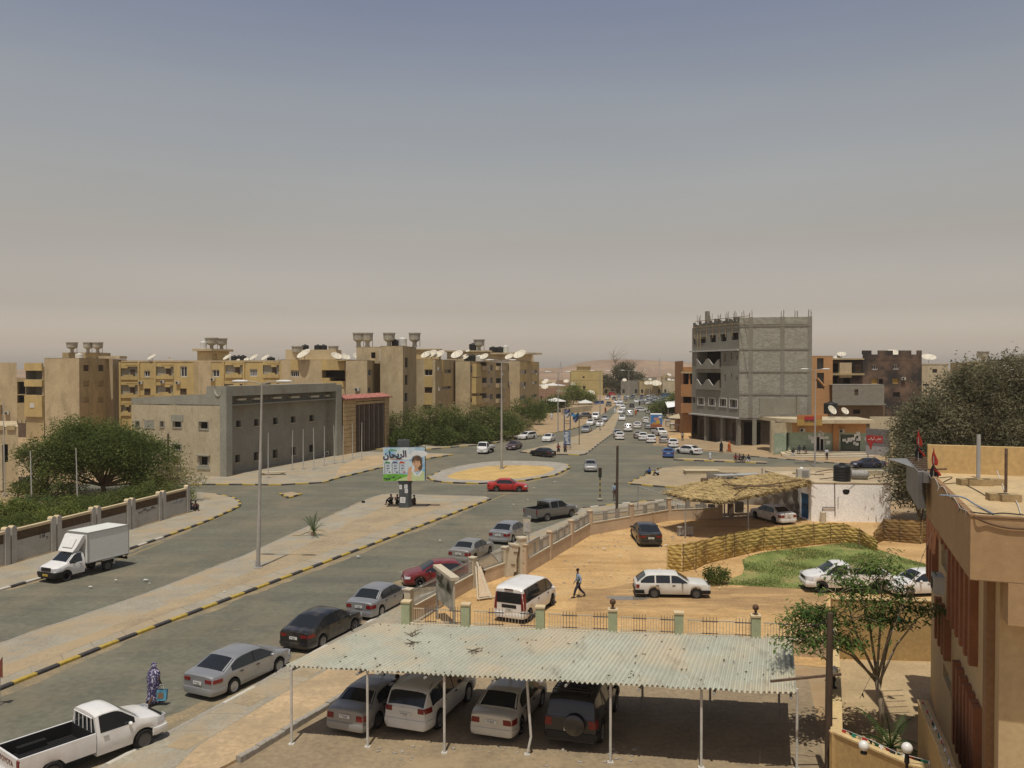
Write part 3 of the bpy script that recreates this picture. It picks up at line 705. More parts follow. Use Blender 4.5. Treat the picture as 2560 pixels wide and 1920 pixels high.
# ------------------------------------------------------------------ ground, roads, pavements
SAND=mat('sand',(.36,.25,.135),.95,.16,.05,.35,6,fine=.08)
stain(SAND,(.30,.235,.155),.35,.45,.62,.8); stain(SAND,(.22,.17,.11),1.7,.56,.75,.5,seed=4)
YARD=mat('yard_sand',(.50,.32,.14),.95,.15,.30,.5,9,fine=.08)
stain(YARD,(.34,.205,.08),.28,.48,.64,.8,(.35,2.0,1),3); stain(YARD,(.52,.37,.19),.5,.52,.7,.6,None,8); stain(YARD,(.22,.14,.07),3.2,.62,.72,.6,None,5)
ASPH=mat('asphalt',(.142,.137,.100),.9,.14,.22,.25,60,fine=.08); stain(ASPH,(.10,.098,.078),.55,.47,.66,.6,(.06,1,1),3,R(-69.4)); stain(ASPH,(.21,.18,.12),.4,.52,.70,.5,(.05,1.3,1),9,R(-69.4))
stain(ASPH,(.25,.195,.125),.16,.50,.72,.65,(1,.5,1),2); stain(ASPH,(.085,.083,.075),.7,.58,.72,.5,(.5,1,1),6); stain(ASPH,(.3,.235,.15),.9,.60,.78,.45,None,11)
PAVE=mat('paving',(.31,.28,.215),.92,.12,.5,.3,30,fine=.07); stain(PAVE,(.37,.28,.17),.33,.45,.62,.85); stain(PAVE,(.20,.18,.15),2.2,.58,.7,.5,None,3)
PSAND=mat('pale_sand',(.43,.315,.185),.95,.14,.4,.4,10,fine=.08); stain(PSAND,(.33,.25,.155),.5,.45,.62,.7); stain(PSAND,(.25,.19,.12),2.4,.58,.72,.5,None,4)
MEDI=mat('median_dust',(.33,.26,.165),.95,.14,.4,.3,12,fine=.08); stain(MEDI,(.37,.28,.165),.25,.48,.6,.8); stain(MEDI,(.24,.20,.14),1.4,.58,.72,.6,None,7)
CONC=mat('concrete',(.33,.30,.25),.9,.13,.8,.3,20,fine=.06); stain(CONC,(.24,.21,.165),1.2,.52,.7,.6)
ROUND=mat('roundabout_sand',(.50,.34,.13),.95,.12,.4,.3,9,fine=.07); stain(ROUND,(.36,.25,.11),.5,.55,.68,.6,(.5,2,1))
LOT=mat('car_park_dust',(.26,.20,.125),.95,.14,.35,.35,12,fine=.08); stain(LOT,(.18,.14,.09),1.1,.55,.7,.6); stain(LOT,(.36,.27,.16),.4,.52,.66,.6,None,9)
KY=mat('kerb_yellow',(.42,.30,.055),.8,.18,3,.2,30); stain(KY,(.30,.25,.17),2.2,.5,.7,.7)
KB=mat('kerb_black',(.055,.052,.05),.8,.25,3,.2,30); stain(KB,(.30,.25,.17),2.2,.55,.75,.6)
KW=mat('kerb_white',(.52,.49,.42),.8,.12,3,.2,30); stain(KW,(.30,.25,.17),2.2,.5,.7,.7)
def poly(pts,z=0): return [gp(x,y,z) for x,y in pts]
gm=MB(); n_=24
vs=[];fs=[]
for i in range(n_+1):
 for j in range(n_+1): vs.append((-2000+4000*i/n_,-100+2560*j/n_,0))
for i in range(n_):
 for j in range(n_): fs.append((i*(n_+1)+j,(i+1)*(n_+1)+j,(i+1)*(n_+1)+j+1,i*(n_+1)+j+1))
gm.add(vs,fs); struct('ground',gm,SAND)
roadpx=[(-100,1506),(100,1448),(274,1391),(407,1345),(515,1305),(578,1277),(599,1266),(600,1256),(583,1245),(542,1237),(473,1231),(300,1228),(0,1225),(0,1208),
(440,1212),(600,1212),(700,1213),(810,1207),(836,1198),(950,1170),(1075,1146),(1133,1137),(1067,1134),(900,1132),(900,1122),(1067,1123),(1222,1110),(1294,1096),
(1346,1090),(1409,1077),(1448,1067),(1490,1045),(1540,1012),(1580,985),(1606,966),(1672,966),(1690,985),(1680,1010),(1660,1050),(1640,1085),(1632,1113),(1700,1120),(1765,1128),(1840,1135),(1878,1142),(2037,1155),(2134,1162),(2560,1190),
(2560,1240),(2100,1256),(1704,1250),(1622,1254),(1568,1259),(1504,1266),(1455,1272),(1436,1295),(1311,1344),(1296,1356),(1228,1386),(1101,1478),(1017,1506),(932,1553),(713,1675),
(648,1715),(589,1746),(513,1790),(431,1832),(266,1919),(150,1985),(-300,1985),(-300,1570)]
m=MB(); m.sheet(poly(roadpx),.012); struct('road',m,ASPH)
def island(name,pts,h,m_,top=None,shrink=None):
 q=MB(); q.prism([(p.x,p.y) for p in poly(pts)],0,h); return struct(name,q,m_)
def kerb(parent,line,cols,h=.16,w=.24,step=1.0,start=0,maxd=170,gapz=.02,inner=0.0):
 """kerb stones laid one by one along a line of ground points"""
 P=[gp(x,y) for x,y in line]; seg=[]; d=0
 for a,b in zip(P,P[1:]): seg.append((d,d+(b-a).length,a,b)); d+=(b-a).length
 def at(t):
  for s0,s1,a,b in seg:
   if t<=s1: return a.lerp(b,(t-s0)/max(1e-6,s1-s0))
  return seg[-1][3]
 n=int(d/step); stp=d/max(1,n); far=[MB() for _ in cols]
 for i in range(n):
  a,b=at(i*stp),at((i+1)*stp-.02); c=(a+b)/2; v=b-a
  if v.length<.05: continue
  rz=math.atan2(v.y,v.x); k=(i+start)%len(cols)
  L_=v.length
  key=(round(h,2),round(w,2),round(L_*2)/2)
  if c.length<maxd:
   o=put('kerb_stone',kmesh(h,w,cols[k]),parent,(c.x,c.y,0),rz); o.scale=(L_,1,1)
   o.rotation_euler=(random.uniform(-.02,.02),random.uniform(-.006,.006),rz+random.uniform(-.012,.012))
  else: far[k].box((c.x,c.y,h/2),(L_,w,h),rz)
 for q,mm in zip(far,cols):
  if q.v: tag(q.build('distant_kerb_stones',mm,parent),kind='stuff')
_KM={}
def kmesh(h,w,mm):
 k=(h,w,mm.name)
 if k not in _KM:
  q=MB(); x=.5
  prof=[(-w/2,0),(-w/2,h-.03),(-w/2+.03,h),(w/2-.03,h),(w/2,h-.03),(w/2,0)]
  vs=[(-x,y,z) for y,z in prof]+[(x,y,z) for y,z in prof]
  q.add(vs,[(i,i+1,i+7,i+6) for i in range(5)]+[(0,1,2,3,4,5)[::-1],(6,7,8,9,10,11)]); _KM[k]=q.mesh('kerb_stone',mm)
 return _KM[k]
MED=[(-100,1655),(60,1595),(163,1560),(350,1496),(599,1400),(850,1284),(918,1252),(953,1240),(995,1237),(1030,1240),(1215,1245),(1226,1249),(850,1393),(599,1489),(312,1598),(0,1725),(-100,1765)]
med=island('median',MED,.13,PAVE)
kerb(med,[(1226,1250),(850,1394),(599,1490),(312,1599),(0,1726),(-100,1767)],(KB,KY),step=1.15,start=0)
kerb(med,[(-100,1654),(60,1594),(163,1559),(350,1495),(599,1399),(850,1283),(918,1251),(953,1239),(995,1236),(1030,1239),(1215,1244)],(CONC,),step=1.6,h=.15,w=.18)
q=MB(); q.sheet(poly([(-100,1700),(0,1668),(300,1558),(620,1432),(770,1360),(880,1305),(928,1282),(975,1256),(1130,1258),(1020,1300),(900,1345),(760,1402),(600,1462),(300,1578),(0,1697),(-100,1735)],.13),.136); struct('median_sand',q,MEDI)
q=MB()
for i in range(15):
 t=i/15; a=gp(*(np.array((1200,1258))*(1-t)+np.array((0,1722))*t)); b=gp(*(np.array((1130,1258))*(1-t)+np.array((0,1700))*t))
 v=(b-a); q.box(((a+b)/2)[:2]+(.1365,),(v.length,.03,.008),math.atan2(v.y,v.x))
tag(q.build('slab_joints',mat('joint',(.24,.205,.15),.95,.2,3),med),kind='stuff')
rb=[(1069,1196),(1080,1203),(1110,1208),(1189,1211),(1250,1209),(1314,1203),(1387,1190),(1420,1174),(1425,1169),(1418,1163),(1390,1158),(1322,1155),(1257,1155),(1200,1159),(1148,1168),(1100,1181)]
rnd=island('roundabout',rb,.16,CONC)
kerb(rnd,[rb[-1]]+rb[:10],(KB,KY),step=1.5,h=.19)
kerb(rnd,rb[9:]+[rb[0]],(CONC,),step=2.0,h=.18,w=.2)
cx_=sum(p[0] for p in rb)/16+12; cy_=1180
q=MB(); P=poly([(cx_+(x-cx_)*.76,cy_+(y-cy_)*.68) for x,y in rb],.16); C_=sum(P,Vector())/16
vs=[(p.x,p.y,.165) for p in P]+[((p.x*.5+C_.x*.5),(p.y*.5+C_.y*.5),.30+random.uniform(-.05,.05)) for p in P]+[(C_.x,C_.y,.36)]
q.add(vs,[(i,(i+1)%16,16+(i+1)%16,16+i) for i in range(16)]+[(16+i,16+(i+1)%16,32) for i in range(16)]); struct('roundabout_sand',q,ROUND,180)
av=[(1300,1130),(1326,1133),(1387,1136),(1456,1138),(1463,1136),(1500,1107),(1533,1083),(1548,1040),(1552,1015),(1545,1015),(1535,1035),(1514,1060),(1473,1083),(1431,1094),(1403,1106)]
avm=island('avenue_median',av,.13,MEDI)
kerb(avm,[(1300,1131),(1326,1134),(1387,1137),(1456,1139),(1463,1137)],(KB,KY),step=1.6,h=.17)
kerb(avm,[(1463,1137),(1500,1108),(1533,1084),(1548,1041)],(KB,CONC),step=2.0,h=.16,maxd=200)
q=MB(); q.sheet(poly([(1305,1130),(1400,1108),(1440,1097),(1452,1100),(1400,1118),(1395,1126),(1462,1127),(1470,1130),(1455,1136),(1326,1132)],.13),.137); struct('avenue_median_paving',q,PAVE)
plz=[(420,1168),(440,1212),(600,1212),(700,1213),(810,1207),(836,1198),(950,1170),(1075,1146),(1133,1137),(1067,1134),(900,1131),(700,1140)]
pl=island('plaza',plz,.13,PAVE)
kerb(pl,[(440,1213),(600,1213),(700,1214),(810,1208),(836,1199),(950,1171),(1075,1147),(1133,1138)],(KB,KY),step=1.5,h=.17)
q=MB(); q.sheet(poly([(840,1190),(940,1163),(1060,1143),(1120,1137),(1065,1135),(915,1140),(850,1165)],.13),.137); struct('plaza_sand',q,PSAND)
fl=island('hedge_pavement',[(880,1123),(1067,1123.6),(1222,1110.6),(1294,1096.6),(1346,1090.5),(1352,1087),(1296,1089),(1060,1114),(880,1114)],.13,PAVE)
kerb(fl,[(900,1124),(1067,1124.6),(1222,1111.6),(1294,1097.6),(1346,1091),(1409,1078),(1448,1068)],(KB,KY),step=2,h=.16,maxd=200)
gi=island('sitting_island',[(1684,1150),(1800,1154),(1917,1159),(1917,1156.5),(1830,1151.5),(1706,1147)],.14,MEDI)
kerb(gi,[(1684,1151),(1800,1155),(1917,1160)],(KB,KY),step=1.4,h=.18)
ri=island('sandy_island',[(1568,1210),(1663,1218),(1760,1222),(2560,1240),(2560,1215),(2200,1181),(2040,1170),(1700,1168),(1653,1172)],.13,MEDI)
kerb(ri,[(1653,1172),(1568,1211),(1663,1219),(1760,1223)],(KB,KY),step=1.4,h=.17)
bp_=island('bank_pavement',[(1640,1112),(1700,1118),(1765,1126),(1840,1133.5),(1878,1141),(2037,1154),(2134,1161),(2560,1188),(2560,1120),(1940,1118),(1700,1075),(1690,1060),(1648,1086)],.10,SAND)
kerb(bp_,[(1878,1142),(2037,1155),(2134,1162),(2400,1179)],(KB,CONC),step=1.4,h=.15)
rp=island('pavement',[(150,1985),(266,1919),(431,1832),(513,1790),(589,1746),(648,1715),(713,1675),(932,1553),(1019,1504),(1101,1478),(1120,1508),(1012,1580),(930,1618),(800,1690),(700,1745),(600,1805),(495,1872),(380,1985)],.12,PAVE)
kerb(rp,[(150,1986),(266,1920),(431,1833),(513,1791),(589,1747),(648,1716),(713,1676),(932,1554),(1019,1505),(1101,1479)],(CONC,KW,CONC),step=1.8,h=.14,w=.2)
pf=island('fence_pavement',[(1228,1386),(1296,1356),(1311,1344),(1436,1295),(1455,1272),(1504,1266),(1568,1259),(1622,1254),(1704,1250),(1704,1266),(1560,1282),(1470,1290),(1330,1365),(1250,1412)],.12,PAVE)
kerb(pf,[(1228,1387),(1296,1357),(1311,1345),(1436,1296),(1455,1273)],(CONC,),step=1.8,h=.14,w=.2)
kerb(pf,[(1455,1273),(1504,1267),(1568,1260),(1622,1255),(1704,1251)],(KB,KW,KB,KY),step=1.0,h=.17)
lp=island('left_pavement',[(-100,1506),(100,1448),(274,1391),(407,1345),(515,1305),(578,1277),(599,1266),(600,1256),(583,1245),(542,1237),(473,1231),(440,1290),(0,1420),(-100,1455)],.13,PAVE)
kerb(lp,[(-100,1507),(100,1449),(274,1392),(407,1346)],(KB,KW),step=1.05,start=1)
kerb(lp,[(407,1346),(515,1306),(578,1278),(599,1267),(600,1257),(583,1246),(542,1238)],(KB,KY),step=1.05)
q=MB(); q.sheet(poly([(1012,1575),(1120,1505),(1300,1440),(1476,1338),(1672,1302),(1900,1295),(2080,1300),(2400,1310),(2420,1700),(1960,1660),(1000,1640)]),.010); struct('yard',q,YARD)
q=MB(); q.sheet(poly([(1120,1505),(1300,1440),(1250,1412),(1101,1478)]),.016); struct('entrance',q,YARD)
q=MB(); q.sheet(poly([(420,1990),(603,1903),(815,1772),(960,1700),(1200,1650),(2020,1690),(2080,1990)]),.008); struct('car_park',q,LOT)
q=MB(); q.prism([(p.x,p.y) for p in poly([(350,1990),(460,1874),(570,1808),(672,1748),(775,1693),(908,1621),(992,1583),(1015,1600),(960,1700),(815,1770),(603,1900),(430,1990)])],0,.112); struct('roadside_sand',q,PSAND)
kw=thing('kerb_wall','low broken concrete kerb wall running beside the carport','kerb')
for i in range(26):
 t=i/26; t2=(i+.97)/26
 a=gp(596+(1010-596)*t,1908+(1652-1908)*t); b=gp(596+(1010-596)*t2,1908+(1652-1908)*t2); v=b-a; c=(a+b)/2
 o=put('kerb_stone',kmesh(.26,.22,CONC),kw,(c.x,c.y,random.uniform(-.06,.0)),math.atan2(v.y,v.x)+random.uniform(-.03,.03)); o.scale=(v.length,1,1)
def drift(name,line,w0,w1,z=.015,side=1,m_=None,seed=1):
 rr=random.Random(seed); P=[gp(x,y) for x,y in line]; q=MB(); vs=[]; L_=[]
 for a,b in zip(P,P[1:]):
  n=max(2,int((b-a).length/.5)); v=(b-a).normalized(); nn=Vector((-v.y,v.x,0))*side
  for i in range(n): L_.append((a.lerp(b,i/n),nn))
 w=w0
 for p,nn in L_:
  w=max(.15,min(w1,w+rr.uniform(-.22,.22))); vs+=[(p.x,p.y,z+.012),(p.x+nn.x*w*.6,p.y+nn.y*w*.6,z+.006),(p.x+nn.x*w,p.y+nn.y*w,z)]
 q.add(vs,[(3*i+k,3*i+3+k,3*i+4+k,3*i+1+k) for i in range(len(L_)-1) for k in (0,1)]); return struct(name,q,m_ or DRIFT,180)
DRIFT=mat('drifted_dust',(.27,.21,.125),.95,.15,.8,.3,14,fine=.1); stain(DRIFT,(.17,.155,.11),.9,.45,.62,.8)
drift('sand_drift',[(150,1985),(266,1919),(431,1832),(513,1790),(589,1746),(648,1715),(713,1675),(932,1553),(1019,1504)],.9,1.9,seed=2)
drift('sand_drift',[(1226,1250),(850,1394),(599,1490),(312,1599),(0,1726),(-100,1767)],.4,.8,side=1,seed=3)
drift('sand_drift',[(-100,1507),(100,1449),(274,1392),(407,1346),(515,1306),(578,1278)],.3,.7,side=-1,seed=4)
drift('sand_drift',[(-100,1654),(60,1594),(163,1559),(350,1495),(599,1399),(850,1283),(918,1251)],.2,.6,side=1,seed=5)
drift('sand_drift',[(1069,1197),(1110,1209),(1189,1212),(1250,1210),(1314,1204),(1387,1191),(1420,1175)],.3,.8,side=-1,seed=6)
drift('sand_drift',[(1311,1344),(1436,1295),(1455,1272),(1504,1266),(1568,1259),(1622,1254)],.3,.9,side=1,seed=7)
q=MB(); q.sheet(poly([(1019,1504),(1101,1478),(1228,1386),(1195,1388),(1120,1415),(1040,1440),(960,1462),(905,1500),(930,1530)]),.0145); struct('sand_spill',q,DRIFT)
for (x,y) in ((470,1862),(628,1755),(770,1686),(905,1612)):
 p=gp(x,y); q=MB(); c,s_=math.cos(1.2),math.sin(1.2); f=lambda a,b:(p.x+a*c-b*s_,p.y+a*s_+b*c)
 q.sheet([f(-.6,-.45),f(.6,-.45),f(.6,.45),f(-.6,.45)],.127); struct('pavement_pit',q,MEDI)
q=MB()
for i in range(9):
 t=(i+.5)/9; a=gp(300+(1040-300)*t,1902+(1494-1902)*t); b=gp(440+(1075-440)*t,1895+(1535-1895)*t); v=b-a
 q.box(((a+b)/2)[:2]+(.121,),(v.length*.9,.02,.006),math.atan2(v.y,v.x)+.12)
tag(q.build('slab_joints',mat('joint',(.17,.14,.1)),rp),kind='stuff')
q=MB()
def stripe(a,b,w=.14,z=.017):
 a,b=gp(*a),gp(*b); v=(b-a).normalized(); n=Vector((-v.y,v.x,0))*w/2
 q.quad((a+n)[:2]+(z,),(a-n)[:2]+(z,),(b-n)[:2]+(z,),(b+n)[:2]+(z,))
stripe((1275,1232),(900,1382)); stripe((880,1390),(640,1484)); stripe((1420,1183),(1300,1212)); stripe((290,1403),(410,1355))
struct('road_line',q,mat('faded_yellow',(.30,.22,.10),.9,.25,2))
DAMP=mat('damp_sand',(.34,.215,.10),.95,.14,.5,.4,9,fine=.08); stain(DAMP,(.49,.315,.14),.5,.47,.60,.95,(.45,1.7,1),2); stain(DAMP,(.25,.155,.07),.9,.55,.7,.7,(.3,2,1),6)
rr=random.Random(5); q=MB(); U=[g('b6',x,975+40*math.sin(x*.006)+rr.uniform(-12,12)) for x in range(150,2150,90)]; D=[g('b6',x,1190+25*math.sin(x*.008)+rr.uniform(-14,14)) for x in range(2100,60,-90)]; q.sheet(U+D,.0135); struct('damp_track',q,DAMP)
si=island('broken_island',[(702,1236),(730,1232),(752,1237),(722,1246)],.12,MEDI); kerb(si,[(700,1236),(721,1247),(754,1237)],(KY,KB),step=.8,h=.17)
q=MB(); P=g('b6',545,1092); vs=[(P.x+1.25*math.cos(a)*(1+.18*math.sin(3*a)),P.y+.55*math.sin(a)*(1+.2*math.cos(2*a)),.018) for a in [k*2*math.pi/24 for k in range(24)]]
q.add(vs,[tuple(range(24))]); tag(q.build('puddle',mat('water',(.20,.17,.13),.06,0,spec=.6)),kind='structure')
# ------------------------------------------------------------------ buildings
def stucco(name,c,dirt=(.22,.17,.11),amt=.6,s=.5):
 m=mat(name,c,.92,.10,.35,.15,30,fine=.05); stain(m,dirt,s,.5,.75,amt,(1,1,.45)); stain(m,[q*.75 for q in dirt],1.9,.56,.8,.5,(1,1,.10),7); return m
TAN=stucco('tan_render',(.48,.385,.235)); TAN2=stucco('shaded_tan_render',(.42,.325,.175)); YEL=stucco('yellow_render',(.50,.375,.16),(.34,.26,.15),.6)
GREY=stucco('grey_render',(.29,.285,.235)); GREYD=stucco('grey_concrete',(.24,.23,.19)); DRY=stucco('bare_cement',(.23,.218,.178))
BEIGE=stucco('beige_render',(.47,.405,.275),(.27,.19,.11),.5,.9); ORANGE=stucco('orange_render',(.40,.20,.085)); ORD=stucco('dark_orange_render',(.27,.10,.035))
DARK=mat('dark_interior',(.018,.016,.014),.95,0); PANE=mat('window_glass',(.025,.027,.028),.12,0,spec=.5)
SHUT=mat('brown_shutter',(.085,.055,.035),.7,.15,6); WFR=mat('white_frame',(.58,.56,.52),.5,.05,4); WOODF=mat('brown_frame',(.09,.06,.04),.7,.1,5)
BLOCK=bricks('concrete_block',(.40,.385,.32),(.27,.26,.21),(.16,.15,.12),.42,.21); stain(BLOCK,(.21,.20,.155),.5,.52,.72,.5)
BLOCK2=bricks('grey_block',(.29,.275,.23),(.23,.22,.18),(.14,.13,.105),.42,.21)
TANKC=mat('tank_concrete',(.40,.37,.30),.9,.12,1.5,.2,20); stain(TANKC,(.25,.22,.175),1.2,.5,.7,.6,(1,1,.3))
BLKP=mat('black_plastic',(.02,.02,.021),.5,.1,3); WHP=mat('white_plastic',(.60,.59,.55),.5,.06,3); DISH=mat('dish_white',(.62,.57,.46),.5,.06,2)
ACM=mat('ac_casing',(.45,.43,.37),.6,.1,3); RUST=mat('rust_steel',(.12,.08,.055),.8,.25,8); STEELP=mat('painted_steel',(.30,.29,.27),.6,.12,4)
def block(mb,pts,z0,z1,mi=0): mb.prism(pts,z0,z1,mi)
def boxF(mb,fr,t0,t1,z0,z1,o0,o1,mi=0):
 """box on a wall frame between t0..t1, z0..z1, sticking out from o0 to o1"""
 c=fr.P((t0+t1)/2,(z0+z1)/2,(o0+o1)/2); mb.box(c,(t1-t0,abs(o1-o0),z1-z0),fr.rz,mi)
# --- roof furniture: each one a thing
def dish(p,r,az,el,label,group='satellite dishes on the apartment roofs'):
 r*=.82; el+=R(14)
 m=MB(); M=Matrix.Rotation(az,3,'Z')@Matrix.Rotation(math.pi/2-el,3,'Y')
 t=thing('satellite_dish',label,'satellite dish',p,0,group)
 m.lathe([(r*k/6,.22*r*(k/6)**2) for k in range(7)]+[(r,.22*r-.03)]+[(r*k/6,.22*r*(k/6)**2-.03) for k in range(5,-1,-1)],n=20,M=M,c=(0,0,r*.95)); m.build('reflector',DISH,t,40)
 q=MB(); tip=M@Vector((0,0,r*.85))+Vector((0,0,r*.95))
 for k in range(3):
  a=k*2.094; q.tube([M@Vector((r*.8*math.cos(a),r*.8*math.sin(a),.15*r))+Vector((0,0,r*.95)),tip],.018,5)
 q.sphere(tip,.07,6,4); q.build('feed_arm',STEELP,t)
 q=MB(); q.tube([(0,0,0),(0,0,r*.9)],.05,6); q.box((0,0,.03),(.5,.5,.06)); q.build('mast',STEELP,t); return t
def water_bowl(p,r,label,s=1.0):
 t=thing('water_tank',label,'water tank',p,0,'concrete water bowls on the apartment roofs')
 m=MB(); m.lathe([(.30*s,.72*s),(r*.78,1.0*s),(r*.92,1.12*s),(r*.98,2.05*s)],n=20); m.build('bowl',TANKC,t,35)
 q=MB(); q.lathe([(r*1.06,2.05*s),(r*1.06,2.2*s),(0,2.24*s)],n=20); q.lathe([(0,2.05*s),(r*1.06,2.05*s)],n=20); q.build('lid',TANKC,t,35)
 q=MB(); q.lathe([(.42*s,0),(.32*s,.4*s),(.36*s,.76*s)],n=12); q.build('stem',TANKC,t,60)
 q=MB(); q.tube([(r*.9,0,0),(r*.9,0,1.2*s),(r*.5,0,1.3*s)],.05,6); q.build('pipe',RUST,t); return t
def drum(p,r,h,label,m_=None,cat='water tank',group='plastic water tanks on the roofs',rz=0,lying=False):
 t=thing('plastic_tank',label,cat,p,0,group)
 m=MB(); prof=[(r*.97,0)]; n=max(3,int(h/.28))
 for i in range(n): a=h*.9*i/n; b=h*.9*(i+1)/n; prof+=[(r,a+.03),(r,b-.05),(r*.95,b-.02)]
 prof+=[(r*.9,h*.93),(r*.35,h),(r*.33,h+.05),(0,h+.05)]
 M=Matrix.Rotation(rz,3,'Z')@Matrix.Rotation(math.pi/2,3,'Y') if lying else None
 m.lathe(prof,n=20,M=M,c=(0,0,r if lying else 0)); m.build('shell',m_ or BLKP,t,30)
 q=MB(); q.lathe([(r*.3,0),(r*.3,.08),(0,.09)],n=12,c=(0,0,h+.04) if not lying else (0,0,2*r-.02)); q.build('lid',m_ or BLKP,t,40); return t
ACB=MB(); ACB.box((0,0,0),(.85,.34,.6)); ACB=ACB.mesh('air_conditioner',ACM)
q_=MB(); q_.lathe([(0,0),(.2,0),(.22,.02)],n=14,M=Matrix.Rotation(math.pi/2,3,'X'),c=(-.13,-.185,0)); ACF=q_.mesh('fan_grille',BLACKTRIM)
def ac(fr,t_,z,label,out=.24,group='air conditioners on the outer walls'):
 p=fr.P(t_,z,out); o=put('air_conditioner',ACB,None,p,fr.rz); tag(o,label,'air conditioner',group); put('fan_grille',ACF,o); return o
# --- near-left building at the frame edge
b=place_thing('corner_house','tan house cut by the left edge, with a dark window above the garden','house',(-60,92,0))
fr=Frame((-64,90),(-53.9,91.6)); m=MB(); ops=[fr.rect('a1',-60,1300,82,1480)]
ops=[(ops[0][0]-.5,ops[0][1],ops[0][2],ops[0][3]+.1)]
wall(m,fr,0,7.1,ops,.7,0,0,1); xq=Xat(40,102); fr2=Frame((-53.9,91.6),(xq,102)); wall(m,fr2,0,7.1,[],.2)
m.prism([fr.P(0,0)[:2],fr.P(fr.L,0)[:2],(xq,102),(-64,102)],7.0,7.1); m.build('wall',[TAN,DARK],b)
window(fr,ops[0],b,WOODF,PANE,.7,.1,2)
m=MB(); 
for i in range(9): boxF(m,fr,.3+i*1.1,1.15+i*1.1,6.75,7.25,0,.16)
m.build('cornice',TAN2,b)
m=MB(); boxF(m,fr,fr.L-1.9,fr.L-1.5,.2,5.2,0,.35); m.build('pilaster',BEIGE,b)
b=place_thing('apartment_block','plain tan apartment block at the left edge, seen above the corner house','apartment block',(-101,172,0))
m=MB(); X1=Xat(42,172); m.prism([(X1-14,170),(X1,172),(Xat(41,186),186),(X1-12,186)],0,14.8); m.build('wall',TAN,b)
fr=Frame((X1-14,170),(X1,172)); q=MB(); boxF(q,fr,9.6,11.3,4.4,6.2,0,.9); boxF(q,fr,10.2,10.9,4.4,5.2,.9,1.4); q.build('balcony',TAN2,b)
ac(fr,12.3,4.5,'air conditioner on the plain tan block at the left edge')
m=MB(); 
b2=place_thing('apartment_block','shadowed far apartment block with open landings between the two left tan blocks','apartment block',(-100,200,0))
fr=Frame((Xat(42,200),200),(Xat(72,200),201)); o=[fr.rect('a1',178,640,262,770),fr.rect('a1',178,780,262,860)]
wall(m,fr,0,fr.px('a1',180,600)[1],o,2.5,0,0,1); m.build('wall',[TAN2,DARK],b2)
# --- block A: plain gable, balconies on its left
b=place_thing('apartment_block','tan apartment block with plain gable, brown windows and yellow balconies on its left','apartment block',(-83,155,0))
YA=154; pA=(Xat(111,YA),YA); pB=(Xat(198,YA-1),YA-1); pC=(Xat(268,168),168); HA=15.5
fg=Frame(pA,pB); fs_=Frame(pB,pC)
m=MB(); ops=[fs_.rect('a1',x,y,x+w,y+h_) for x,y,w,h_ in ((865,465,60,65),(1020,465,55,65),(865,630,58,60),(1018,630,56,60),(862,800,60,58),(1015,800,56,58))]
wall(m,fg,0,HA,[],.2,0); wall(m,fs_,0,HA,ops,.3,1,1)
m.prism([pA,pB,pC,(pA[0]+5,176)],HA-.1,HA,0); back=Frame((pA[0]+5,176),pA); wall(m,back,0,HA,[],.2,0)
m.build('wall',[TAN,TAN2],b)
for i,o in enumerate(ops):
 f=MB(); f.quad(fs_.P(o[0],o[2],-.25),fs_.P(o[1],o[2],-.25),fs_.P(o[1],o[3],-.25),fs_.P(o[0],o[3],-.25)); 
 w_=MB(); 
 for z in np.linspace(o[2]+.08,o[3]-.06,9): boxF(w_,fs_,o[0]+.03,o[1]-.03,z,z+.09,-.24,-.2)
 sh=f.build('window',DARK if i<2 else SHUT,b); w_.build('shutter_slats',SHUT if i<2 else TAN2,sh)
fst=Frame((pC[0],pC[1]-.2),(Xat(282,167.6),167.6)); m=MB(); wall(m,fst,0,HA,[],.2); f3=Frame((Xat(282,167.6),167.6),(Xat(299,174),174)); wall(m,f3,0,HA,[],.2,1); m.build('stair_wall',[TAN,TAN2],b)
fl_=Frame((Xat(64,160),160),(Xat(109,158),158)); m=MB(); ops=[]
for y0,y1 in ((525,615),(690,775),(890,1000)): ops.append(fl_.rect('a1',268,y0,438,y1))
wall(m,fl_,0,fl_.px('a1',270,445)[1],ops,2.0,0,1,1)
frl=Frame((Xat(64,160)-1,172),(Xat(64,160),160)); wall(m,frl,0,14,[],.2,0); m.build('loggia',[TAN2,DRY],b)
for i,(y0,y1) in enumerate(((450,525),(622,688),(782,1000))):
 _,za=fl_.px('a1',270,y0); _,zb_=fl_.px('a1',270,y1); q=MB(); boxF(q,fl_,.05,fl_.L-.05,zb_,za,0,.35); q.build('balcony_front',YEL,b)
q=MB(); r_=fl_.rect('a1',330,862,375,908); boxF(q,fl_,*r_,.36,.42); q.build('white_panel',WFR,b)
q=MB(); q.box((-84,166,HA+.6),(7,5,1.2)); q.build('roof_room',TAN2,b)
q=MB(); q.box((-76,160,HA+.2),(4,3,.5)); q.build('parapet',TAN,b)
for x,s_,l in ((750,1,'large concrete water bowl, leftmost on the tan block with the plain gable'),(915,.82,'lower small concrete water bowl, middle of the three on the plain gable block'),(1015,.95,'concrete water bowl, rightmost of the three on the plain gable block')):
 x_,_=px('a1',x); water_bowl((Xat(x_,163),163,HA+1.15),1.0*s_+.05,l,.92)
x_,_=px('a1',825); drum((Xat(x_,158),158,HA),.72,.9,'squat white tank below the bowls on the plain gable block',WHP)
dish((Xat(px('a1',826)[0],160),160,HA),.7,R(-60),R(45),'small round dish behind the squat white tank on the plain gable block')
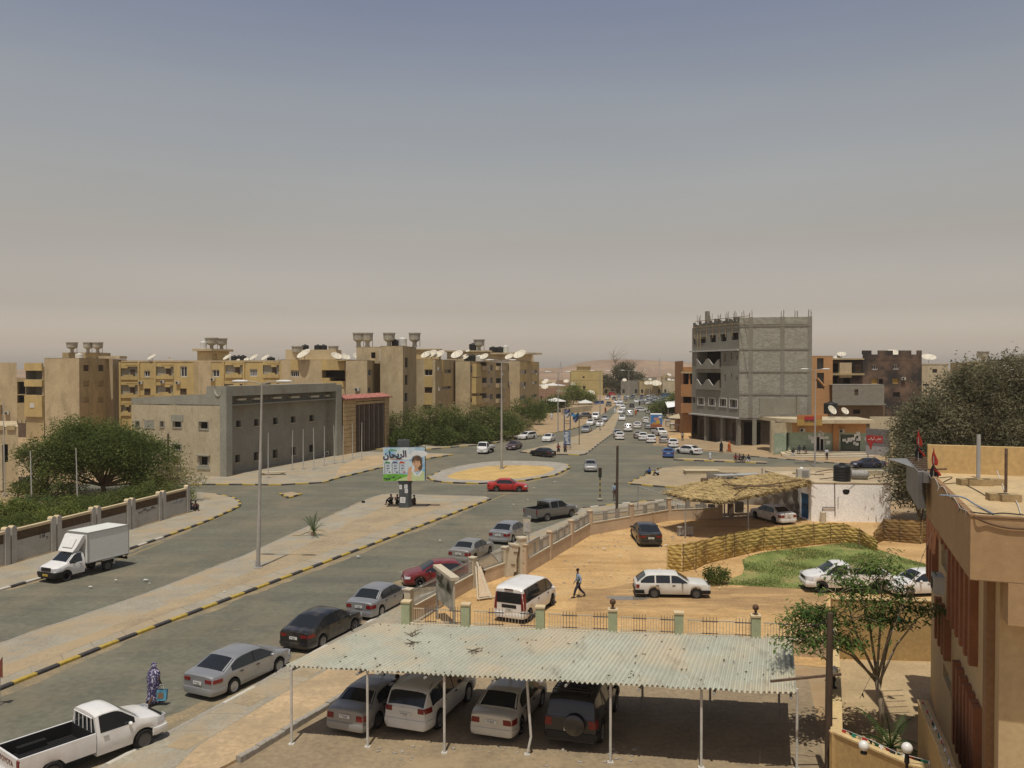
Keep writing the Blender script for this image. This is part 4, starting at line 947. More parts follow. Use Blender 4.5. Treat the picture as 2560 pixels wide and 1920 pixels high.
# --- long yellow facade B
YB=166; HB=14.9; pB0=(Xat(299,YB+2),YB+2); pB1=(Xat(703,YB-1),YB-1)
b=place_thing('apartment_block','long yellow apartment block with recessed balconies and arched window above the grey building','apartment block',((pB0[0]+pB1[0])/2,YB,0))
fb=Frame(pB0,pB1); ops=[]; wins=[]
def orect(k,*r): o=fb.rect(k,*r); return o
recs=[('a1',1240,470,1430,612),('a1',1240,660,1430,800),('a1',1240,868,1360,985),('a1',1615,470,1800,605),('a1',1612,665,1795,790),('a2',470,455,650,592),('a2',860,455,1028,592),('a2',460,650,650,720),('a2',860,640,1028,720),('a1',1615,880,1800,990)]
for r_ in recs: ops.append((*orect(*r_),.3))
wr=[('a1',1495,525,1555,590),('a1',1495,710,1560,780),('a1',1870,480,1940,590),('a1',1868,710,1935,775),('a2',335,515,410,590),('a2',725,508,802,585)]
for r_ in wr: wins.append((*orect(*r_),.28))
m=MB(); wall(m,fb,0,HB,ops+wins,.3,0,1,None)
for o in ops:
 m.quad(fb.P(o[0],o[2],-.3),fb.P(o[1],o[2],-.3),fb.P(o[1],o[3],-.3),fb.P(o[0],o[3],-.3),1)
m.prism([pB0,pB1,(pB1[0]+2,YB+12),(pB0[0]+2,YB+12)],HB-.12,HB,0); m.build('wall',[YEL,stucco('recess_grey',(.34,.325,.26))],b)
for i,o in enumerate(wins): window(fb,o,b,WFR if i not in(1,3) else WOODF,PANE if i not in (1,3) else SHUT,.28,.16,1+(i%2)*2)
for o in ops:
 q=MB(); w=o[1]-o[0]
 boxF(q,fb,o[0],o[1],o[3]-.25,o[3]+.35,0,.12); boxF(q,fb,o[0]+w*(.1 if o[0]%2<1 else .5),o[0]+w*(.45 if o[0]%2<1 else .85),o[3]-.6,o[3]-.25,0,.12)
 boxF(q,fb,o[0]+w*.35,o[1]-.1,o[3]+.05,o[3]+.13,.12,.16); q.build('balcony_hood',YEL,b)
 q=MB(); boxF(q,fb,o[0],o[1],o[2]-.15,o[2]+.55,0,.2); boxF(q,fb,o[0]+w*.3,o[0]+w*.75,o[2]+.55,o[2]+.85,0,.2); q.build('balcony_front',YEL,b)
 q=MB(); boxF(q,fb,o[0]+w*.55,o[0]+w*.8,o[2]+.1,o[2]+1.9,-.3,-.24); q.build('balcony_door',WOODF,b)
for t0 in (0,fb.px('a1',1435,600)[0],fb.px('a1',1605,600)[0],fb.px('a2',445,600)[0],fb.px('a2',657,600)[0],fb.px('a2',1040,500)[0]):
 q=MB(); boxF(q,fb,t0,t0+.35,2,HB+.02,0,.28); q.build('pilaster',YEL,b)
q=MB(); boxF(q,fb,fb.px('a2',190,500)[0],fb.px('a2',325,500)[0],0,HB+.1,0,.1); q.build('stair_front',TAN,b); q=MB(); boxF(q,fb,fb.px('a2',140,500)[0],fb.px('a2',188,500)[0],0,HB+.05,0,.06); q.build('stair_return',TAN2,b)
for x,y in ((1465,650),(1690,640),(1850,650)): ac(fb,fb.px('a1',x,y)[0],fb.px('a1',x,y)[1],'small air conditioner on the yellow block, '+('left of the first white window' if x<1500 else 'under the second balcony column' if x<1700 else 'below the arched window'))
q=MB(); boxF(q,fb,.4,fb.L,HB-.02,HB+.3,-.3,.06); q.build('parapet',TAN,b)
q=MB()
for z in (11.6,8.2): boxF(q,fb,fb.px('a1',1440,600)[0],fb.px('a1',1600,600)[0],z,z+.1,0,.05)
q.build('floor_band',TAN2,b)
def towr(x0,xm,x1,Y,ztop,cap=True):
 m=MB(); a=(Xat(x0,Y),Y); c=(Xat(xm,Y-.5),Y-.5); d=(Xat(x1,Y+5),Y+5); f1,f2=Frame(a,c),Frame(c,d)
 wall(m,f1,HB-.2,ztop,[],.2,0); wall(m,f2,HB-.2,ztop,[(f2.L*.05,f2.L*.3,HB+.1,HB+1.6)],.3,1,1,1); m.prism([a,c,d,(a[0]+1,Y+6)],ztop-.1,ztop,0)
 if cap: m.prism([(a[0]-.7,Y-.8),(c[0]+.2,Y-1.3),(d[0]+.7,Y+5.5),(a[0],Y+6)],ztop,ztop+.45,0,True)
 return m
towr(*[px('a2',x)[0] for x in(180,330,512)],169,17.1).build('stair_tower',[TAN,TAN2],b)
for x,Y,s_,l in ((330,170,1.12,'large concrete water bowl on the stair tower of the yellow block'),(432,173,1.0,'smaller concrete water bowl behind the large one on the yellow block tower')):
 water_bowl((Xat(px('a2',x)[0],Y),Y,17.5),1.15*s_,l,1.05)
drum((Xat(px('a2',245)[0],169),169,17.5),.66,1.55,'tall white tank beside the bowls on the yellow block tower',WHP)
for x,r_,az,l in ((495,1.12,-130,'big tilted dish nearest the stair tower on the yellow block roof'),(690,.6,-90,'small dish between bigger ones on the yellow block roof'),(770,1.1,-130,'third big tilted dish along the yellow block roof'),(890,1.05,-130,'fourth big tilted dish, beside a black tank on the yellow block roof'),(605,.45,-100,'tiny dish among black tanks on the yellow block roof')):
 Y=168; dish((Xat(px('a2',x)[0],Y),Y,HB),r_,R(az),R(38),l)
for i,(x,h) in enumerate(((565,1.3),(612,1.3),(655,1.35),(945,1.0))):
 drum((Xat(px('a2',x)[0],171),171,HB),.68 if h>1.1 else .8,h,['black tank left of three behind the yellow block dishes','black tank, middle of three behind the yellow block dishes','black tank with pole, right of three behind the yellow block dishes','black tank right of the fourth dish on the yellow block'][i])
drum((Xat(px('a2',1020)[0],168),168,HB),.42,2.6,'grey tank lying on its side at the right end of the yellow block',STEELP,lying=True)
drum((Xat(px('a2',1110)[0],168),168,HB),.40,2.4,'second lying grey tank beside the plain tan block',STEELP,lying=True)
for x,l in ((1580,'white dish at the left end of the yellow block roof'),(1765,'thin tilted dish right of the first dish on the yellow block')):
 dish((Xat(px('a1',x)[0],168),168,HB),1.15 if x<1700 else .6,R(-130) if x<1700 else R(-20),R(40) if x<1700 else R(10),l)
ac(fb,fb.px('a2',345,615)[0],fb.px('a2',345,615)[1],'air conditioner under the white barred window of the yellow block')
# --- block P, tower and gable
YP=160; HP=15.3
pP0=(Xat(px('a2',1050)[0],YP+3),YP+3); pP1=(Xat(px('a2',1720)[0],YP),YP)
b=place_thing('apartment_block','plain tan apartment block with a wide dark balcony opening, behind the grey building right end','apartment block',((pP0[0]+pP1[0])/2,YP,0))
fp=Frame(pP0,pP1); m=MB(); ops=[(*fp.rect('a2',1148,528,1235,590),.28),(*fp.rect('a2',1470,522,1712,600),2.0),(*fp.rect('a2',1555,600,1712,634),2.0),(*fp.rect('a2',1560,494,1585,521),.5)]
wall(m,fp,0,HP,ops,.3,0,0,1); m.prism([pP0,pP1,(pP1[0]+3,YP+14),(pP0[0],YP+14)],HP-.1,HP,0); m.build('wall',[TAN,DARK],b)
window(fp,ops[0],b,WFR,PANE,.28,.1,3)
r_=fp.rect('a2',1148,420,1232,520); q=MB(); boxF(q,fp,*r_,0,.1); q.build('yellow_panel',YEL,b)
r_=fp.rect('a2',1470,415,1712,518); q=MB(); boxF(q,fp,*r_,0,.14); q.build('balcony_hood',YEL,b)
r_=fp.rect('a2',1470,600,1553,690); q=MB(); boxF(q,fp,*r_,0,.14); r_=fp.rect('a2',1553,636,1712,690); boxF(q,fp,*r_,0,.14); q.build('balcony_front',YEL,b)
q=MB(); q.box((Xat(px('a2',1390)[0],168),168,HP+1),(10,5,2.0)); q.build('roof_room',TAN,b)
for x,l,r_ in ((1290,'huge cream dish with hanging cable on the plain tan block',1.75),(1620,'low tilted dish left of a pair on the plain tan block',1.3),(1715,'white dish, second of the pair on the plain tan block',1.1),(1840,'low dish below the tall gable block stair room',1.2)):
 dish((Xat(px('a2',x)[0],162),162,HP-.4),r_,R(-130 if x<1500 else -50),R(38),l)
for x,r_,h,l,mm in ((1300,.72,1.0,'round black tank between two concrete bowls on the plain tan block',BLKP),(1430,.7,1.0,'black tank, left of a tight pair on the plain tan block roof room',BLKP),(1490,.7,1.0,'black tank, right of a tight pair on the plain tan block roof room',BLKP)):
 drum((Xat(px('a2',x)[0],168),168,HP+2),r_,h,l,mm)
water_bowl((Xat(px('a2',1218)[0],166),166,HP+.4),1.1,'cream concrete bowl left of black tanks on the plain tan block',1.05); water_bowl((Xat(px('a2',1592)[0],168),168,HP+.6),1.0,'grey concrete bowl right of black tanks on the plain tan block',1.0)
def unit(name,label,x0,xm,x1,Y0,Y1,h,ops=(),k='a3',recess=.3,g_ops=(),gm=TAN,sm=TAN2):
 """gable from x0 to xm at depth Y0, street side from xm to x1 reaching depth Y1; openings in pixels of the side"""
 a=(Xat(px(k,x0)[0],Y0),Y0); c=(Xat(px(k,xm)[0],Y0-.8),Y0-.8); d=(Xat(px(k,x1)[0],Y1),Y1)
 b=place_thing('apartment_block',label,'apartment block',(c[0],c[1],0))
 f1,f2=Frame(a,c),Frame(c,d); m=MB(); o1=[f1.rect(k,*r) for r in g_ops]; o2=[(*f2.rect(k,*r[:4]),*(r[4:5])) for r in ops]
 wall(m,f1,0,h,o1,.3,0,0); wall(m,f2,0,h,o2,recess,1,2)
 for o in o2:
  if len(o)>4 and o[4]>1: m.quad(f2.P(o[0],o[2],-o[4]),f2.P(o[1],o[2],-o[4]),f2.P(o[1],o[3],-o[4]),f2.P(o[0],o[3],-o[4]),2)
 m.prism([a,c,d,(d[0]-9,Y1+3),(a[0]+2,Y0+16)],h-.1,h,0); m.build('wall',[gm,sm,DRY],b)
 bk=MB(); wall(bk,Frame((a[0]+2,Y0+16),a),0,h,[],.2); bk.build('rear_wall',gm,b)
 return b,f1,f2,o1,o2
b,f1,f2,o1,o2=unit('x','narrow tan gable block between the plain tan block and the tall stair tower',-145,75,212,146,158,15.0,[(80,515,118,580,.28),(80,705,105,755,.28)],gm=TAN)
for o in o2: window(f2,o,b,WFR,PANE,.28,.08,1)
ac(f1,f1.L*.55,f1.px('a3',0,720)[1],'air conditioner on the narrow tan gable beside the red roof')
b,f1,f2,o1,o2=unit('x','tallest tan block with a stair tower, slit windows and two bowls on top',210,445,585,150,160,17.6,[(466,390,495,492,.28),(466,572,493,672,.28),(462,757,492,845,.28)])
for o in o2: window(f2,o,b,WOODF,PANE,.28,.06,1)
q=MB(); fq=Frame((Xat(px('a3',-37)[0],153),153),(Xat(px('a3',205)[0],152),152)); oq=[fq.rect('a3',115,335,160,398)]; wall(q,fq,14.5,17.5,oq,.3,0,0,1); q.prism([fq.p0,fq.P(fq.L,0)[:2],(fq.P(fq.L,0)[0],158),(fq.p0[0],158)],17.4,17.5); q.build('roof_room',[TAN,DARK],b)
for x,r_,l in ((-14,1.05,'left concrete bowl of a pair on the stair room left of the tallest block'),(78,1.05,'right-touching concrete bowl, second of the pair left of the tallest block'),(303,1.12,'tall concrete bowl at the left on the tallest block'),(567,1.08,'tall concrete bowl at the right corner of the tallest block')):
 water_bowl((Xat(px('a3',x)[0],155),155,17.55),r_,l,1.18)
drum((Xat(px('a3',370)[0],156),156,17.6),.75,1.3,'black tank beside the white tank on the tallest block'); drum((Xat(px('a3',442)[0],156),156,17.6),.8,1.7,'tall white tank between two bowls on the tallest block',WHP)
b,f1,f2,o1,o2=unit('x','tan block with one yellow window column and grey side windows, behind the tallest hedge trees',500,780,992,165,180,15.4,[(850,513,942,553,.3),(850,690,940,718,.3),(815,875,850,905,.3)],g_ops=[(670,517,750,577),(670,700,748,757),(648,880,745,930)])
for r_ in ((668,415,752,512),(668,580,752,695),(668,760,752,878)):
 q=MB(); boxF(q,f1,*f1.rect('a3',*r_),0,.12); q.build('yellow_panel',YEL,b)
for i,o in enumerate(o1): window(f1,o,b,WFR if i==0 else WOODF,PANE if i==0 else SHUT,.3,.08,1)
for o in o2: window(f2,o,b,STEELP,PANE,.3,.06,3)
for r_ in ((850,415,870,690),(850,555,945,690)):
 q=MB(); boxF(q,f2,*f2.rect('a3',*r_),0,.1); q.build('yellow_panel',YEL,b)
ac(f2,f2.px('a3',805,505)[0],f2.px('a3',805,505)[1],'upper air conditioner on the shaded side behind the hedge trees'); ac(f2,f2.px('a3',812,718)[0],f2.px('a3',812,718)[1],'lower air conditioner on the shaded side behind the hedge trees')
for x,r_,l in ((690,1.35,'low cream dish, left of three overlapping ones above the yellow window column'),(745,1.5,'big cream dish, middle of three above the yellow window column'),(822,1.45,'big cream dish, right of three above the yellow window column')):
 dish((Xat(px('a3',x)[0],167),167,15.2),r_,R(-125),R(38),l)
q=MB(); q.box((Xat(px('a3',655)[0],174),174,16.3),(7,5,2.2)); q.box((Xat(px('a3',655)[0],174),174,17.5),(7.6,5.6,.25)); q.build('roof_room',TAN2,b)
side=[]
for y0,y1 in ((440,510),(600,690),(765,850),(905,985)): side+=[(1240,y0,1312,y1,2.2),(1412,y0+5,1478,y1,2.2)]
b,f1,f2,o1,o2=unit('x','tan block with cluttered deep balconies stacked on its shaded street side',990,1140,1545,178,220,15.2,side+[(1320,y,1375,y+60,.3) for y in (465,600,770)]+[(1148,480,1165,545,.3),(1148,815,1165,855,.3),(1535,470,1550,530,.3),(1535,640,1550,700,.3)])
for o in o2:
 if len(o)>4 and o[4]>1:
  q=MB(); boxF(q,f2,o[0]-.5,o[1]+.6,o[2]-.25,o[2]+.75,0,.7); q.build('balcony_front',TAN,b)
  q=MB(); boxF(q,f2,o[0]+.4,o[0]+1.6,o[2],o[2]+2,-2.2,-2.1); q.build('balcony_door',WOODF,b)
 else: window(f2,o,b,WFR,PANE,.3,.08,1)
for r_ in ((1165,455,1215,590),(1160,600,1225,760),(1160,790,1225,880)):
 q=MB(); boxF(q,f2,*f2.rect('a3',*r_),0,.9); q.build('bay_panel',YEL,b)
for x,y in ((1290,545),(1300,690),(1440,560),(1455,715),(1520,650)): ac(f2,f2.px('a3',x,y)[0],f2.px('a3',x,y)[1],'air conditioner among the cluttered balconies of the shaded side',1.0,group='air conditioners among the cluttered balconies')
q=MB(); X_=Xat(px('a3',1130)[0],190); q.box((X_,190,16.3),(9.5,6,2.2)); q.box((X_,190,17.5),(10.5,7,.3)); q.build('roof_room',TAN,b)
water_bowl((Xat(px('a3',1235)[0],188),188,17.6),1.25,'single concrete bowl beside a black tank on the cluttered balcony block',1.15); drum((Xat(px('a3',1170)[0],188),188,17.6),.85,1.6,'black tank left of the single bowl on the cluttered balcony block')
for x,r_,l in ((1010,1.7,'big cream dish on the left corner of the cluttered balcony block'),(1120,.55,'tiny dish high on the roof room of the cluttered balcony block'),(1090,1.1,'dish half hidden by black tanks on the cluttered balcony block'),(1290,1.2,'narrow tilted dish right of the bowl block roof room')):
 dish((Xat(px('a3',x)[0],182),182,15.2 if x!=1120 else 17.0),r_,R(-120),R(38),l)
for x in (1120,1165): drum((Xat(px('a3',x)[0],184),184,15.2),.9,1.4,['left black tank of a pair in front of the roof room','right black tank of a pair in front of the roof room'][x>1130])
drum((Xat(px('a3',1240)[0],184),184,15.2),1.0,1.3,'white tank in front of the roof room on the cluttered balcony block',WHP)
b,f1,f2,o1,o2=unit('x','rightmost tan block of the row, with small windows and air conditioners on its side',1545,1655,1858,222,254,15.7,[(1665,515,1725,560,.3),(1662,645,1720,690,.3),(1662,785,1715,830,.3),(1782,515,1832,548,.3),(1782,640,1830,665,.3),(1778,775,1830,810,.3),(1808,885,1822,925,.3)])
for o in o2: window(f2,o,b,WFR,PANE,.3,.1,1)
for r_ in ((1655,560,1725,645),(1655,440,1725,512),(1780,440,1835,512),(1780,560,1835,640)):
 q=MB(); boxF(q,f2,*f2.rect('a3',*r_),0,.12); q.build('yellow_panel',YEL,b)
for x,y,l in ((1695,700,'upper air conditioner on the rightmost tan block side'),(1690,845,'lower air conditioner on the rightmost tan block side'),(1825,560,'air conditioner near the far corner of the rightmost tan block')): ac(f2,f2.px('a3',x,y)[0],f2.px('a3',x,y)[1],l)
q=MB(); X_=Xat(px('a3',1520)[0],236); q.box((X_,236,16.6),(15,7,1.9)); q.prism([(X_-8,232),(X_+6,231),(X_+10,236),(X_-6,241)],17.6,18.1,0,True); q.build('roof_room',TAN,b)
for x,l in ((1380,'black tank, left of three on the rightmost tan block'),(1450,'black tank, middle one next to a white tank on the rightmost tan block')): drum((Xat(px('a3',x)[0],236),236,18.1),1.1,1.7,l)
drum((Xat(px('a3',1510)[0],236),236,18.1),.8,2.1,'white tank right of two black tanks on the rightmost tan block',WHP)
for x,r_,l in ((1660,2.2,'huge cream dish on the corner of the rightmost tan block'),(1550,1.5,'lower cream dish left of the huge corner dish')): dish((Xat(px('a3',x)[0],226),226,15.6),r_,R(-125),R(38),l)
# --- the grey institutional building
C0=Vector((-35.2,103.4)); C1=Vector((-26.4,130.0)); LS=Vector((C0.x-.953*14.3,C0.y+.303*14.3))
b=place_thing('public_building','grey concrete public building with a deep frame around its windowed front','public building',(C0.x,C0.y,0))
ff=Frame(C0,C1); fl_=Frame(LS,C0); HG=11.3; JW=1.0; RD=1.5
m=MB()
o=[fl_.rect('a1',1408,1050,1443,1110),fl_.rect('a1',1530,1050,1562,1110),fl_.rect('a1',1664,1050,1698,1110),fl_.rect('a1',1795,1050,1880,1115),fl_.rect('a1',1792,1288,1875,1345),fl_.rect('a2',200,1055,290,1130),fl_.rect('a2',205,1415,290,1505),fl_.rect('a1',1790,1415,1865,1515)]
tn=fl_.px('a2',395,700)[0]; ts=fl_.px('a2',275,700)[0]; zst=10.3; r_=.62; tg_=fl_.L-.9
wall(m,fl_,0,9.0,o,.35,0,0,2,L=tg_)
def topband(t0,t1,za0,za1,mi=1):
 m.quad(fl_.P(t0,9.0),fl_.P(t1,9.0),fl_.P(t1,za1),fl_.P(t0,za0),mi); m.quad(fl_.P(t0,za0),fl_.P(t1,za1),fl_.P(t1,za1,-.35),fl_.P(t0,za0,-.35),mi); m.quad(fl_.P(t1,9.0,-.35),fl_.P(t0,9.0,-.35),fl_.P(t0,za0,-.35),fl_.P(t1,za1,-.35),mi)
topband(0,ts,9.75,zst); topband(ts,tn-r_,HG,HG)
K=[(tn-r_*math.cos(a),HG-1.15*math.sin(a)) for a in [math.pi*i/12 for i in range(13)]]
for (t0,z0_),(t1,z1_) in zip(K,K[1:]):
 topband(t0,t1,z0_,z1_)
topband(tn+r_,tg_,HG,HG)
m.quad(fl_.P(ts,zst),fl_.P(ts,HG),fl_.P(ts,HG,-.35),fl_.P(ts,zst,-.35),1)
m.build('side_wall',[BEIGE,GREY,DARK],b)
q=MB(); 
for (t0,z0_),(t1,z1_) in zip(K,K[1:]): q.quad(fl_.P(t0,z0_+.02,.1),fl_.P(t1,z1_+.02,.1),fl_.P(t1,z1_+.02,-.5),fl_.P(t0,z0_+.02,-.5)); q.quad(fl_.P(t1,z1_+.02,.1),fl_.P(t0,z0_+.02,.1),fl_.P(t0,z0_-.12,.1),fl_.P(t1,z1_-.12,.1))
q.build('notch_trim',mat('pale_trim',(.5,.46,.38)),b)
for i,w_ in enumerate(o):
 f=window(fl_,w_,b,WFR,DARK if i not in(7,) else TAN2,.35,.05,0)
 q=MB(); 
 for t0,t1,z0_,z1_ in ((w_[0]-.12,w_[1]+.12,w_[2]-.12,w_[2]),(w_[0]-.12,w_[0],w_[2],w_[3]),(w_[1],w_[1]+.12,w_[2],w_[3]),(w_[0]-.12,w_[1]+.12,w_[3],w_[3]+.1)): boxF(q,fl_,t0,t1,z0_,z1_,0,.07)
 q.build('surround',GREY,f)
q=MB(); w_=o[6]; boxF(q,fl_,w_[0]-.35,w_[1]+.35,w_[3]+.1,w_[3]+.22,0,.3); boxF(q,fl_,w_[0]-.3,w_[1]+.3,w_[2]-.5,w_[2]-.15,0,.1); w_=o[3]; boxF(q,fl_,w_[0]-.3,w_[1]+.3,w_[3]+.1,w_[3]+.8,0,.06); w_=o[1]; boxF(q,fl_,w_[0]-.5,w_[1]+.5,w_[2]-.25,w_[3]+.2,0,.05); q.build('plaster_patch',GREY,b)
m=MB()
boxF(m,fl_,tg_,fl_.L,0,HG,-1.2,.05,0); 
boxF(m,ff,0.02,JW,0,HG,-RD,.06); boxF(m,ff,ff.L-1.6,ff.L,0,HG-.25,-RD,.06); boxF(m,ff,JW,ff.L-1.6,HG-1.25,HG,-RD,.06); m.build('front_frame',GREY,b)
m=MB(); fr_=Frame(ff.P(JW,0,-RD)[:2],ff.P(ff.L-1.6,0,-RD)[:2])
wu=[];wl=[]
for xu,yu,hu,xl,yl,hl in ((582,1045,68,572,1402,80),(768,1030,72,765,1375,85),(965,1015,70,962,1348,88),(1150,1002,66,1150,1322,84),(1342,988,65,1340,1298,78),(1530,975,52,1525,1275,72)):
 wu.append(fr_.rect('a2',xu,yu,xu+48,yu+hu)); wl.append(fr_.rect('a2',xl,yl,xl+50,yl+hl))
slots=[fr_.rect('a2',x,y,x+85,y+20) for x,y in ((575,815),(742,808),(945,798),(1130,792),(1335,785),(1492,776))]
wall(m,fr_,0,HG-1.2,wu+wl,.4,0,0,1); m.prism([C0,C1,(C1.x-12,C1.y+5),(LS.x+2,LS.y+16),LS],8.85,9.0,0); m.build('front_wall',[GREYD,DARK],b)
for w_ in wu+wl:
 f=window(fr_,w_,b,WOODF,PANE,.4,.06,1,sill=BEIGE); 
for s_ in slots:
 q=MB(); boxF(q,fr_,*s_,0,.4); q.build('painted_light_slot',mat('slot_sunlight_cream',(.86,.78,.62)),b)  # pale blocks: the bright light at the slots is put into their colour
bk=MB(); wall(bk,Frame(C1,(C1.x-12,C1.y+5)),0,HG-.2,[],.2); wall(bk,Frame((LS.x+2,LS.y+16),LS),0,9.7,[],.2); bk.build('rear_wall',BEIGE,b)
ac(fr_,fr_.L-.9,.6,'grey condenser box standing at the right foot of the public building front',.3)
# --- stone annex with dark columns and red tile edge
A1=Vector(gp(972,1118)[:2]); A0=C1+Vector((.15,.35)); fa=Frame(A0,A1); HN=9.0
b=place_thing('stone_annex','stone clad annex with tall dark pilasters and a red tile roof edge','public building',(A0.x,A0.y,0))
STONE=mat('cut_stone',(.46,.33,.17),.85,.16,1.4,.35,8); stain(STONE,(.22,.15,.08),.9,.5,.7,.6)
TILE=mat('red_tile',(.33,.13,.10),.75,.3,2); BRN=mat('brown_cladding',(.075,.048,.034),.6,.2,1.2); stain(BRN,(.18,.13,.09),.8,.55,.75,.4,(1,1,.3))
t1=fa.px('a2',1820,1300)[0]; t2=fa.L-1.6
m=MB(); wall(m,fa,0,HN,[(t1,t2,.35,HN-1.3)],1.0,0,0,1); wall(m,Frame(A1,(A1.x-10,A1.y+3)),0,HN,[],.2); m.prism([A0,A1,(A1.x-10,A1.y+3),(A0.x-10,A0.y+3)],HN-.2,HN-.1); m.build('wall',[mat('stone_joint',(.10,.07,.04)),BRN],b)
z=.02
for i in range(13):
 h=(HN-.3)/13
 q=MB(); boxF(q,fa,.02,t1-.06,z+.03,z+h-.02,0,.09+random.uniform(0,.03)); q.build('stone_course',STONE,b)
 q=MB(); boxF(q,fa,t2+.03,fa.L,z+.03,z+h-.02,0,.09+random.uniform(0,.03)); q.build('stone_course',STONE,b); z+=h
for i in range(6):
 t_=t1+(t2-t1)*(i+.5)/6; q=MB(); boxF(q,fa,t_-.5,t_+.35,.3,HN-1.3,-.95,-.1); q.build('pilaster',BRN,b)
 q=MB(); boxF(q,fa,t_+.42,t_+.66,.3,HN-1.3,-.8,.0); q.build('pilaster_trim',mat('taupe',(.20,.16,.125),.8),b)
q=MB(); boxF(q,fa,t1,fa.L,HN-1.25,HN-.85,0,.12); boxF(q,fa,t1-.1,fa.L,HN-.72,HN-.4,0,.14); q.build('lintel_band',STONE,b)
for i in range(26):
 t_=fa.L*i/26; q=MB(); vs=[fa.P(t_,HN-.25,.65),fa.P(t_+fa.L/26-.03,HN-.25,.65),fa.P(t_+fa.L/26-.03,HN+.3,-1.0),fa.P(t_,HN+.3,-1.0),fa.P(t_+fa.L/52,HN-.1,.65),fa.P(t_+fa.L/52,HN+.45,-1.0)]
 q.add(vs,[(0,4,5,3),(4,1,2,5)]); q.build('roof_tile',TILE,b)
q=MB(); boxF(q,fa,-.1,fa.L+.1,HN-.38,HN-.27,0,.7); q.build('eave',mat('eave_red',(.25,.10,.08)),b)
# ------------------------------------------------------------------ right-hand buildings
KC=Vector((Xat(1848,146),146)); KL=Vector((Xat(1730,161),161)); KR=Vector((Xat(2027,143.5),143.5))
b=place_thing('unfinished_building','tall unfinished block building with bare concrete balconies and reinforcing bars on its roof','unfinished building',(KC.x,KC.y,0))
fL=Frame(KL,KC); fR=Frame(KC,KR); Z=[5.0,9.1,13.0,16.9,20.9]; HT=22.4
ops=[]; framed=[]; bal=[]
for x0,x1,y0,y1 in ((488,568,510,602),(625,706,495,590),(768,860,478,572),(355,435,535,612),(275,303,545,625)): ops.append((*fL.rect('a5',x0,y0,x1,y1),.5))
for y0,y1 in ((735,855),(1005,1115)):
 for x0,x1,a,c in ((678,695,10,0),(766,780,0,-30),(836,850,40,-25)): ops.append((*fL.rect('a5',x0,y0+a,x1,y1+c),.5))
 bal.append((*fL.rect('a5',328,y0-12,632,y1+70),2.2))
for x0,x1,y0,y1 in ((340,418,1315,1408),(480,560,1322,1418),(618,708,1328,1430),(752,848,1338,1445)): framed.append((*fL.rect('a5',x0,y0,x1,y1),.4))
ops.append((*fL.rect('a5',262,1310,296,1385),.5))
m=MB(); wall(m,fL,Z[0],21.3,ops+framed+bal,.5,0,0,1); m.build('rendered_front',[DRY,DARK],b)
for o in framed:
 f=window(fL,o,b,WFR,mat('curtained_glass',(.07,.06,.045),.4,.3,2),.4,.13,1)
 q=MB()
 for t0,t1,z0,z1 in ((o[0]-.12,o[1]+.12,o[2]-.12,o[2]),(o[0]-.12,o[0],o[2],o[3]),(o[1],o[1]+.12,o[2],o[3]),(o[0]-.12,o[1]+.12,o[3],o[3]+.12)): boxF(q,fL,t0,t1,z0,z1,0,.1)
 q.build('surround',WFR,f)
for o in bal:
 q=MB(); n=28; w=o[1]-o[0]; zb=o[2]-.1
 for i in range(n):
  def zz(t): return o[2]+1.05+.62*math.cos(t*2*math.pi*2)*(.9 if t<.9 else .7)
  a,c=i/n,(i+1)/n; t0,t1=o[0]+w*a,o[0]+w*c
  for out in (.28,.1):
   P=[fL.P(t0,zb,out),fL.P(t1,zb,out),fL.P(t1,zz(c),out),fL.P(t0,zz(a),out)]; q.add(P,[(0,1,2,3)] if out>.2 else [(3,2,1,0)])
  q.quad(fL.P(t0,zz(a),.28),fL.P(t1,zz(c),.28),fL.P(t1,zz(c),.1),fL.P(t0,zz(a),.1),1)
 boxF(q,fL,o[0]-.1,o[1]+.1,zb-.25,zb,0,.35); q.build('wavy_balcony',[DRY,mat('pale_cement',(.42,.41,.38))],b)
 q=MB()
 for k in (.2,.5,.78): boxF(q,fL,o[0]+w*k-.45,o[0]+w*k+.45,o[2]+.1,o[2]+2.2,-2.2,-2.1)
 q.build('balcony_door',DARK,b)
m=MB(); m.uv=True
cols=[fR.px('a5',x,900)[0] for x in (1020,1430,1785)]
wall(m,fR,Z[0]-.3,HT,[],.2); m.build('block_wall',BLOCK,b)
for c in cols:
 q=MB(); boxF(q,fR,c-.35,c+.35,Z[0],HT+.05,0,.06); q.build('concrete_column',CONC if False else DRY,b)
for z in (Z[1],Z[2],Z[3],Z[4]):
 q=MB(); boxF(q,fR,0,fR.L,z-.12,z+.12,-.1,.09); q.build('slab_edge',DRY,b)
for z,o in ((Z[0],.55),(Z[3],.4)):
 q=MB(); boxF(q,fL,-.3,fL.L,z-.2,z+.05,0,o); q.build('slab_edge',mat('pale_cement',(.42,.41,.38)),b)
m=MB(); bk=[KL,KC,KR,(KR.x+3,KR.y+14),(KL.x+3,KL.y+8)]; m.prism(bk,21.0,21.2); wall(m,Frame(KR,(KR.x+3,KR.y+14)),0,HT,[],.2); wall(m,Frame((KL.x+3,KL.y+8),KL),0,21.2,[],.2); wall(m,Frame((KR.x+3,KR.y+14),(KL.x+3,KL.y+8)),0,HT,[],.2); m.build('rear_wall',BLOCK2 if False else DRY,b)
m=MB(); m.prism([(p[0],p[1]) for p in bk],Z[0]-.25,Z[0]-.02,0,True); m.build('first_floor_slab',DRY,b)
ins=1.2; gL=Frame(fL.P(0,0,-ins)[:2],fL.P(fL.L-1.0,0,-ins)[:2]); m=MB(); o=[]
for i in range(4): t=gL.L*(i+.22)/4; o.append((t,t+gL.L*.14,.1,3.9))
